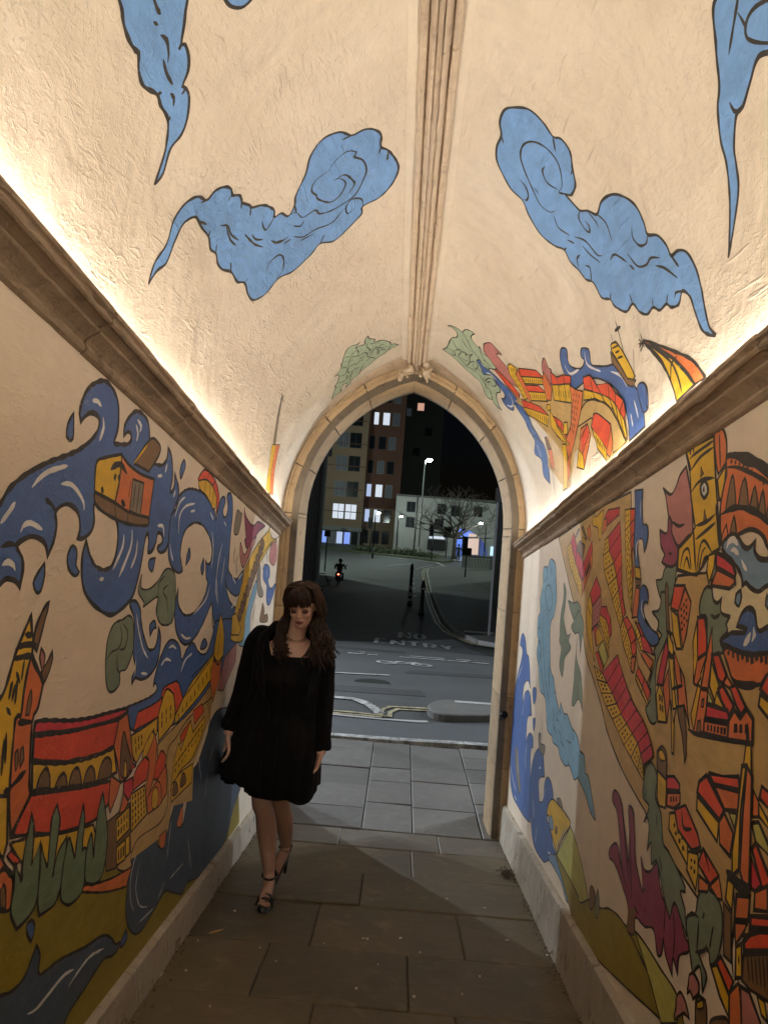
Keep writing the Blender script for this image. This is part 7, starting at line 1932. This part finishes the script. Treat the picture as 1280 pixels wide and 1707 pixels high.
hb(0, -.072, -.062, (.021, .015, .012)); hb(0, -.066, -.092, (.017, .018, .014))
# legs: (hip, knee, ankle) right-in-picture leg passes behind
def limb(pts, rad, n=14): body.tube([P(*p) for p in pts], rad, n)
limb([(-.075, .05, .84), (-.085, .02, .66), (-.072, -.02, .50), (-.055, -.005, .46), (-.045, .03, .36), (-.03, .03, .25), (-.010, .0, .14), (-.006, -.015, .115)], [.085, .072, .054, .053, .056, .045, .030, .031])
limb([(.07, .07, .84), (.045, .09, .66), (.006, .10, .51), (.006, .12, .46), (.020, .18, .37), (.030, .24, .27), (.032, .29, .18), (.032, .28, .15)], [.085, .072, .055, .053, .056, .045, .030, .03])
# feet in heels: heel high, ball down
def foot(ax, ay, az, toe):
    h = Vector((ax, ay, az)); tx, ty = toe
    pts = [(ax, ay+.02, az-.01), (ax+(tx-ax)*.3, ay+(ty-ay)*.28, az-.035), (ax+(tx-ax)*.6, ay+(ty-ay)*.62, az*.42+.022), (ax+(tx-ax)*.85, ay+(ty-ay)*.85, .048), (tx, ty, .044)]
    limb(pts, [(.030, .030), (.030, .032), (.026, .036), (.017, .041), (.011, .032)])
    for k in range(5): limb([(tx-.026+k*.0125, ty+.012+abs(k-1)*.003, .046), (tx-.028+k*.0132, ty-.018+abs(k-1)*.006, .040)], [.009 if k else .011, .007])
foot(-.006, -.005, .118, (-.002, -.145)); foot(.032, .30, .152, (-.03, .20))
# arms
limb([(-.15, .05, 1.35), (-.195, .06, 1.24), (-.232, .08, 1.08), (-.262, .05, .96), (-.285, .01, .87), (-.288, .0, .85)], [.05, .045, .038, .034, .025, .026])
limb([(.165, .05, 1.31), (.19, .07, 1.18), (.20, .09, 1.04), (.21, .06, .92), (.215, .03, .80), (.217, .025, .78)], [.05, .045, .038, .034, .025, .026])
def hand(w_, ax, ay, sx):
    """w_: wrist; ax finger direction; ay palm width direction; fingers separate, slightly curled"""
    w_ = Vector(w_); ax = Vector(ax).normalized(); ay = (Vector(ay)-ax*Vector(ay).dot(ax)).normalized(); nn = ax.cross(ay)*sx
    for k in range(4): limb([w_+ay*(k-1.5)*.009, w_+ax*.04+ay*(k-1.5)*.016, w_+ax*.078+ay*(k-1.5)*.018], [.013, .0125, .009], 8)
    for k, L in enumerate((.066, .074, .068, .054)):
        b0 = w_+ax*.078+ay*(k-1.5)*.018; c1 = b0+(ax*.92+nn*.38).normalized()*L*.45; c2 = c1+(ax*.75+nn*.66).normalized()*L*.32; c3 = c2+(ax*.5+nn*.86).normalized()*L*.23
        limb([b0, c1, c2, c3], [.0088, .0082, .0072, .006], 8)
    b0 = w_+ax*.015-ay*.02; limb([b0, b0+ax*.026-ay*.018+nn*.008, b0+ax*.052-ay*.024+nn*.018, b0+ax*.072-ay*.02+nn*.028], [.013, .011, .0088, .007], 8)
hand((-.288, -.005, .852), (.22, -.18, -1), (.3, -1, .1), 1)
hand((.217, .02, .79), (-.28, -.05, -1), (.25, -1, .0), 1)
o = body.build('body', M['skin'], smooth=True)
m = o.modifiers.new('join', 'REMESH'); m.mode = 'VOXEL'; m.voxel_size = .0042; m.use_smooth_shade = True
m = o.modifiers.new('smooth', 'SMOOTH'); m.factor = .5; m.iterations = 3
keep(o, wo)
# face details
def hobj(name, mb, mat): return keep(mb.build(name, mat, smooth=True), wo)
mb = MB(); mb.tube([Hd(-.024, -.081, -.0655), Hd(-.012, -.0895, -.0625), Hd(-.004, -.0925, -.0605), Hd(0, -.0915, -.062), Hd(.004, -.0925, -.0605), Hd(.012, -.0895, -.0625), Hd(.024, -.081, -.0655)], [.001, .002, .0028, .0024, .0028, .002, .001], 8)
mb.tube([Hd(-.021, -.081, -.068), Hd(-.010, -.089, -.0715), Hd(0, -.0915, -.073), Hd(.010, -.089, -.0715), Hd(.021, -.081, -.068)], [.001, .0032, .004, .0032, .001], 8); hobj('lips', mb, M['lip'])
mb = MB()
for s in (-1, 1): mb.tube([Hd(s*.014, -.080, -.010), Hd(s*.022, -.083, -.0135), Hd(s*.032, -.082, -.015), Hd(s*.042, -.076, -.013), Hd(s*.049, -.069, -.008)], [.001, .003, .004, .0035, .0015], 6)
hobj('eyelashes', mb, M['lash'])
mb = MB()
for s in (-1, 1):
    q = MB(); q.ball((0, 0, 0), (.0155, .0105, .0105), 12); mb.add([Hd(s*.031, -.0725, -.005)+HT @ Vector(a) for a in q.v], q.f)
hobj('eyelids', mb, M['lid'])
mb = MB()
for s in (-1, 1): mb.tube([Hd(s*.014, -.088, .018), Hd(s*.03, -.086, .024), Hd(s*.048, -.074, .018)], [.002, .0028, .001], 6)
hobj('eyebrows', mb, M['brow'])
# hair in locks of fine strands
random.seed(5); hair = MB()
def strand(pts, r): hair.tube(pts, [r*.7]+[r]*(len(pts)-2)+[r*.25], 4, cap=False)
q = MB(); q.ball((0, 0, 0), (.080, .094, .076), 24, 0, 14); hair.add([Hd(0, .012, .045)+HT @ Vector(a) for a in q.v], [f for f in q.f if sum(q.v[i][2] for i in f)/len(f) > -.03 or sum(q.v[i][1] for i in f)/len(f) > .0])
for i in range(620):                              # side and back lengths
    s = random.choice((-1, 1)); a = random.uniform(-.62, 1.45)           # 0 = side, + = back
    rr = random.uniform(.96, 1.06); top_ = Hd(s*random.uniform(.0, .02), random.uniform(-.03, .05), .118)
    side = Hd(s*(.095 if s > 0 else .088)*math.cos(a)*rr*random.uniform(.95, 1.1), .012+.1*math.sin(a)*rr, .035); low = Hd(s*(.118 if s > 0 else .094)*math.cos(a)*rr, .018+.1*math.sin(a)*rr, -.05)
    mid_ = top_.lerp(side, .5)+(HT @ Vector((s*.022, 0, .022)))
    if s < 0:
        e1 = P(-.040+random.gauss(0, .011), -.02+random.gauss(0, .02)+.06*max(a, 0), 1.45); e2 = P(-.046+random.gauss(0, .014), -.07+random.gauss(0, .016)+.1*max(a, 0), 1.385); e3 = P(-.022+random.gauss(0, .014), -.105+random.gauss(0, .014)+.12*max(a, 0), 1.335+random.gauss(0, .015)); e4 = e3+Vector((random.gauss(.008, .010), -.01, random.gauss(-.012, .008)))
    else:
        sp = random.random(); e1 = P(.118+.05*sp+random.gauss(0, .01), -.01+random.gauss(0, .025)+.05*max(a, 0), 1.47); e2 = P(.145+.07*sp+random.gauss(0, .013), -.06+random.gauss(0, .03)+.08*max(a, 0), 1.40); e3 = P(.135+.10*sp+random.gauss(0, .018), -.09+random.gauss(0, .03)+.1*max(a, 0), 1.325+random.gauss(0, .02)); e4 = e3+Vector((random.gauss(.0, .012), -.01, random.gauss(-.025, .012)))
    ctrl = [top_, mid_, side, low, e1, e2, e3, e4]; pts = []
    for k in range(len(ctrl)-1):
        for t in (0, .5):
            q0 = ctrl[max(k-1, 0)]; q1 = ctrl[k]; q2 = ctrl[k+1]; q3 = ctrl[min(k+2, 7)]
            pts.append(.5*((2*q1)+(q2-q0)*t+(2*q0-5*q1+4*q2-q3)*t*t+(3*q1-q0-3*q2+q3)*t**3)+Vector((math.sin(k*2.6+t*3+(i%7)*.5)*.0042*k/2, math.cos(k*2.2+(i%5))*.003*k/2, 0)))
    pts.append(ctrl[-1]); strand(pts, random.uniform(.0022, .0042))
for i in range(170):                              # fringe
    u = random.uniform(-1, 1); x = u*.062
    strand([Hd(x*.25, -.01, .118), Hd(x*.6, -.062, .107), Hd(x*.88, -.092+abs(u)*.018, .082), Hd(x+random.gauss(0, .002), -.099+abs(u)**2*.03, .05), Hd(x*1.04+random.gauss(0, .003), -.1+abs(u)**2*.034, .026+abs(u)*-.012+random.gauss(0, .005))], random.uniform(.0022, .0036))
hobj('hair', hair, M['hair'])
mb = MB(); mb.tube([P(.04+.056*math.sin(a), .035-.062*math.cos(a), 1.410-.028*math.cos(a)) for a in [R(-95+19*i) for i in range(11)]], .0022, 6); mb.tube([P(.04+.058*math.sin(a), .035-.066*math.cos(a), 1.404-.030*math.cos(a)) for a in [R(-95+19*i) for i in range(11)]], .0014, 6); hobj('necklace', mb, M['gold'])
# dress
def shell(name, rings, mat, n=64, gap=None, fold=.0, seed=0, thick=.006, hem=None, rows=4):
    """rings like loft; gap=(a0,a1) open angle range in degrees, measured from +x counter-clockwise; denser rows with folds"""
    v = []; f = []; Rn = []
    for i in range(len(rings)-1):
        for k in range(rows):
            t = k/rows; t = t; Rn.append([a+(b-a)*t for a, b in zip(rings[i], rings[i+1])])
    Rn.append(list(rings[-1])); K = len(Rn)
    for i, r in enumerate(Rn):
        x, y, z, rx, ry = r[:5]; g0, g1 = (r[5], r[6]) if len(r) > 5 else (270, 270)
        for j in range(n+1):
            a = R(g1+(360-(g1-g0))*j/n); q = i/(K-1)
            d = fold*(1-q)*(math.sin(a*9+seed+z*3)+.6*math.sin(a*17+seed*2-z*5))+.004*noise.noise(Vector((math.cos(a)*6, math.sin(a)*6, z*9+seed)))*(1 if fold else .3)
            zz = z+(hem(a) if hem and i == 0 else 0)*(1)
            v.append(P(x+math.cos(a)*(rx+d), y+math.sin(a)*(ry+d), zz))
    for i in range(K-1):
        for j in range(n): f.append((i*(n+1)+j, i*(n+1)+j+1, (i+1)*(n+1)+j+1, (i+1)*(n+1)+j))
    o = obj(name, v, f, mat, None, None, True); m = o.modifiers.new('s', 'SOLIDIFY'); m.thickness = thick; m.offset = 0; keep(o, wo); return o
shell('dress', [(-.015, .05, .555, .165, .135), (-.01, .05, .66, .18, .14), (0, .05, .80, .185, .135), (0, .045, .90, .178, .135), (0, .04, 1.0, .146, .118), (.003, .02, 1.10, .148, .125), (.006, .004, 1.18, .165, .137), (.012, .015, 1.235, .172, .118), (.012, .022, 1.275, .168, .108), (.012, .03, 1.30, .160, .10)], M['dress'], 64, None, .003, 1)
# coat, open down the front (angles: 270 = towards the viewer)
coat = [(-.06, .07, .60, .262, .18, 268, 296), (-.06, .07, .68, .262, .178, 266, 298), (-.045, .07, .80, .228, .165, 262, 299), (-.028, .07, .95, .20, .15, 259, 300), (-.008, .07, 1.10, .182, .145, 256, 303), (.002, .065, 1.20, .185, .145, 252, 305), (.005, .06, 1.28, .195, .135, 246, 308), (.005, .06, 1.345, .198, .11, 238, 312), (.005, .06, 1.395, .182, .088, 232, 318), (.010, .065, 1.425, .12, .075, 220, 322)]
def hem(a):
    d = math.degrees(a) % 360
    return (.10*math.exp(-((d-200)/40)**2))-.07*math.exp(-((d-318)/24)**2)
shell('coat', coat, M['coat'], 96, None, .006, 4, .022, hem)
cm_ = MB()
def sleeve(pts, rad): cm_.tube([P(*p) for p in pts], rad, 18)
sleeve([(-.10, .06, 1.412), (-.160, .06, 1.402), (-.192, .062, 1.345), (-.212, .07, 1.22), (-.235, .08, 1.08), (-.262, .06, .97), (-.286, .03, .885), (-.292, .025, .862)], [.036, .052, .062, .060, .056, .053, .052, .051])
sleeve([(.11, .06, 1.392), (.165, .06, 1.372), (.192, .065, 1.30), (.20, .075, 1.17), (.203, .085, 1.04), (.212, .065, .92), (.219, .045, .82), (.221, .04, .79)], [.036, .052, .060, .058, .054, .05, .048, .047])
o = keep(cm_.build('coat_sleeves', M['coat'], smooth=True), wo); 
tx = bpy.data.textures.new('wool', 'CLOUDS'); tx.noise_scale = .05
m = o.modifiers.new('sub', 'SUBSURF'); m.levels = m.render_levels = 2; m = o.modifiers.new('wool', 'DISPLACE'); m.texture = tx; m.strength = .016; m.mid_level = .5
# collar falling open
mb = MB()
for s, pts in ((-1, [(-.03, .12, 1.45), (-.09, .06, 1.44), (-.135, -.02, 1.38), (-.135, -.075, 1.29), (-.11, -.10, 1.18), (-.09, -.11, 1.08)]), (1, [(.05, .12, 1.44), (.11, .06, 1.42), (.15, -.02, 1.36), (.145, -.07, 1.27), (.13, -.095, 1.16), (.125, -.105, 1.06)])): mb.tube([P(*p) for p in pts], [(.02, .03), (.022, .034), (.02, .04), (.017, .042), (.015, .035), (.01, .02)], 10)
keep(mb.build('coat_collar', M['coat'], smooth=True), wo)
# shoes: platform sandals with ankle straps
for s, (ax, ay, az, tx_, ty_) in enumerate(((-.006, -.005, .118, -.002, -.145), (.032, .30, .152, -.03, .20))):
    mb = MB(); f_ = Vector((tx_-ax, ty_-ay, 0)).normalized(); lf = (ty_-ay)
    sole = [(ax, ay+.035, az-.045), (ax+(tx_-ax)*.3, ay+lf*.3, az*.62-.018), (ax+(tx_-ax)*.62, ay+lf*.62, az*.3), (ax+(tx_-ax)*.85, ay+lf*.85, .02), (tx_, ty_-.02, .018), (tx_, ty_-.042, .022)]
    mb.tube([P(*q) for q in sole], [(.012, .026), (.010, .028), (.012, .034), (.02, .043), (.019, .04), (.012, .022)], 12)
    mb.tube([P(ax, ay+.035, az-.03), P(ax, ay+.04, .03), P(ax, ay+.038, .0)], [.022, .010, .009], 8)
    mb.tube([P(tx_-.038, ty_+.03, .03), P(tx_-.02, ty_+.022, .066), P(tx_, ty_+.018, .071), P(tx_+.02, ty_+.022, .066), P(tx_+.038, ty_+.03, .03)], [(.02, .006)]*5, 8)
    mb.tube([P(tx_-.036, ty_+.055, .03), P(tx_-.02, ty_+.05, .075), P(tx_, ty_+.048, .082), P(tx_+.02, ty_+.05, .075), P(tx_+.036, ty_+.055, .03)], [(.02, .006)]*5, 8)
    ring_ = [P(ax+math.cos(a)*.034, ay+.0+math.sin(a)*.036, az+.012+.006*math.sin(a)) for a in [R(i*30) for i in range(13)]]; mb.tube(ring_, [(.008, .003)]*13, 6)
    mb.tube([P(ax-.028, ay+.02, az+.01), P(ax-.02, ay+.035, az-.03)], .006, 6); mb.tube([P(ax+.028, ay+.02, az+.01), P(ax+.02, ay+.035, az-.03)], .006, 6); mb.ball(P(ax-.036, ay-.01, az+.012), .006)
    keep(mb.build('shoe', M['leather'], smooth=True), wo)
# ================================================================ motorcycles and far figures
def motorcycle(x, y, label, ya, tail=True):
    z = gz(y)-.11; t = thing('motorcycle', label, 'motorcycle', 'motorcycles on the side street', loc=(x, y, z)); Mx = Matrix.Rotation(ya, 3, 'Z')
    def T(p): return Mx @ Vector(p)
    def bl_(name, mb, mat): o = obj(name, [T(q) for q in mb.v], mb.f, mat, t, mb.m, True); return o
    for yy in (-.68, .68):
        n = 20; tire = MB(); tire.tube([(0, yy+.27*math.cos(a), .31+.27*math.sin(a)) for a in [2*math.pi*i/n for i in range(n+1)]], .055, 8, cap=False); wv = bl_('wheel', tire, M['black'])
        rim = MB(); rim.tube([(0, yy+.2*math.cos(a), .31+.2*math.sin(a)) for a in [2*math.pi*i/n for i in range(n+1)]], .014, 6, cap=False)
        for i in range(6): rim.tube([(0, yy, .31), (0, yy+.2*math.cos(i*1.047), .31+.2*math.sin(i*1.047))], .01, 5)
        r = bl_('rim', rim, M['chrome']); r.parent = wv
    bl_('frame', MB().box((-.12, -.3, .3), (.12, .28, .55)).tube([(0, .1, .6), (0, .5, .75), (0, .68, .31)], .035, 8).tube([(0, -.2, .5), (0, -.68, .31)], .04, 8), M['black'])
    bl_('tank', MB().ball((0, .15, .78), (.16, .27, .13), 14, 0, 8), plain('dark_paint', (.02, .02, .025), .25)); bl_('seat', MB().ball((0, -.35, .76), (.14, .36, .07), 14, 0, 8), M['leather'])
    bl_('exhaust', MB().tube([(.16, .1, .35), (.18, -.3, .33), (.19, -.8, .42)], [.03, .045, .05], 10), M['chrome']); bl_('handlebar', MB().tube([(-.38, .38, 1.0), (-.2, .45, 1.02), (.2, .45, 1.02), (.38, .38, 1.0)], .016, 8), M['chrome'])
    bl_('mudguard', MB().box((-.08, -1.0, .55), (.08, -.6, .68)).tube([(0, -.62, .66), (0, -.95, .6), (0, -1.08, .42)], [.09, .08, .06], 8), M['black'])
    for s in (-1, 1): bl_('mirror', MB().tube([(s*.3, .42, 1.02), (s*.36, .45, 1.2)], .008, 6).ball((s*.37, .44, 1.23), (.06, .015, .04), 10), M['black'])
    bl_('headlight', MB().ball((0, .56, .88), (.09, .07, .09), 12), M['chrome']); bl_('tail_light', MB().ball((0, -1.02, .72), (.055, .03, .035), 12), emit('tail_glow', (1, .12, .06), 18 if tail else .0))
    return t
motorcycle(-3.95, 49.4, 'motorcycle with red tail light ridden away down the side street', 0)
motorcycle(-3.55, 33.5, 'parked motorcycle glinting by the left corner building', R(200), False)
def figure(x, y, z, label, mat, pts, name='person'):
    t = thing('person', label, 'person', loc=(x, y, z)); mb = MB()
    for p_, r_ in pts: mb.tube([Vector(q) for q in p_], r_, 10)
    o = mb.build('body', mat, t, True); m = o.modifiers.new('join', 'REMESH'); m.mode = 'VOXEL'; m.voxel_size = .025; m.use_smooth_shade = True
    return t
riding = [([(0, -.35, .72), (0, -.33, .95), (0, -.2, 1.2), (0, -.12, 1.36)], [.19, .17, .21, .12]), ([(0, -.12, 1.36), (0, -.08, 1.45)], .07)]
for s in (-1, 1): riding += [([(s*.19, -.14, 1.33), (s*.34, .05, 1.12), (s*.35, .36, 1.02)], [.075, .06, .045]), ([(s*.1, -.35, .76), (s*.22, .05, .72), (s*.2, -.12, .35), (s*.2, -.02, .28)], [.11, .085, .06, .05])]
rid = figure(-3.95, 49.4, gz(49.4)-.11, 'dark clad motorcycle rider seen from behind', plain('dark_jacket', (.015, .015, .017), .7), riding)
obj('helmet', *(lambda q: (q.v, q.f))(MB().ball((0, -.06, 1.56), (.135, .155, .15), 14, 0, 8)), M['leather'], rid, None, True)
stand = [([(0, 0, .85), (0, 0, 1.1), (0, 0, 1.38)], [.15, .14, .19]), ([(0, 0, 1.38), (0, 0, 1.52)], .06), ([(0, -.01, 1.52), (0, -.01, 1.62), (0, -.01, 1.72)], [.08, .1, .06])]
for s in (-1, 1): stand += [([(s*.08, 0, .88), (s*.09, -.02, .48), (s*.1, .02, .08), (s*.1, -.12, .04)], [.1, .07, .05, .04]), ([(s*.2, 0, 1.36), (s*.26, .02, 1.1), (s*.2, -.12, .95)], [.06, .05, .04])]
figure(5.55, 77.5, gz(77.5), 'pedestrian in dark clothes waiting beyond the railings', plain('dark_clothes', (.02, .02, .022), .8), stand)
# ================================================================ litter on the passage floor
random.seed(9)
M['paper'] = plain('paper', (.55, .50, .42), .8); M['straw'] = plain('dry_leaf', (.38, .25, .10), .8); M['mud'] = plain('grit', (.09, .07, .045), .95, 0, .4)
def scrap(x, y, L, W_, mat, label, name='paper_scrap', cat_='litter'):
    z = fz(y); a = random.uniform(0, 3); n = 7; v = []
    for i in range(n): t = 2*math.pi*i/n; r = random.uniform(.7, 1.1); v.append((math.cos(t)*L*r*.5, math.sin(t)*W_*r*.5, .004+random.uniform(0, .004)))
    v += [(p_[0], p_[1], p_[2]-.003) for p_ in v]; f = [tuple(range(n)), tuple(range(n, 2*n))[::-1]]+[(i, n+i, n+(i+1) % n, (i+1) % n) for i in range(n)]
    o = obj(name, v, f, mat); o.location = (x, y, z); o.rotation_euler = (-SLOPE, 0, a); return tag(o, label, cat_, 'scraps of litter on the passage floor')
for i, (x, y, L, W_) in enumerate(LITTER): scrap(x, y, L, W_, M['paper'], 'small pale fleck of litter on the dark passage slabs')
x, y = LEAF; o = scrap(x, y, .085, .016, M['straw'], 'long straw coloured dry leaf lying near the left plinth', 'dry_leaf', 'leaf'); o.rotation_euler[2] = R(35)
# grit gathered along the foot of both walls
mb = MB()
for i in range(1000):
    s = random.choice((-1, 1)); y = random.uniform(1.6, 5.7); d = .036+abs(random.gauss(0, .03)); q = wallp(s, y, 0, d); r = random.uniform(.0015, .0055)*(1 if d > .06 else 1.3); u = [Vector((random.uniform(-r, r)*1.5, random.uniform(-r, r)*1.5, random.uniform(0, r*1.4))) for _ in range(4)]; mb.add([q+a for a in u], [(0, 1, 2), (0, 2, 3), (0, 3, 1), (1, 3, 2)])
for i in range(260): q = Vector((.80+random.gauss(0, .02), 4.93+random.gauss(0, .05), 0)); q.z = fz(q.y)+abs(random.gauss(0, .01)); r = random.uniform(.004, .011); u = [Vector((random.uniform(-r, r), random.uniform(-r, r), random.uniform(-r*.3, r))) for _ in range(4)]; mb.add([q+a for a in u], [(0, 1, 2), (0, 2, 3), (0, 3, 1), (1, 3, 2)])
o = mb.build('grit', M['mud']); o['kind'] = 'stuff'
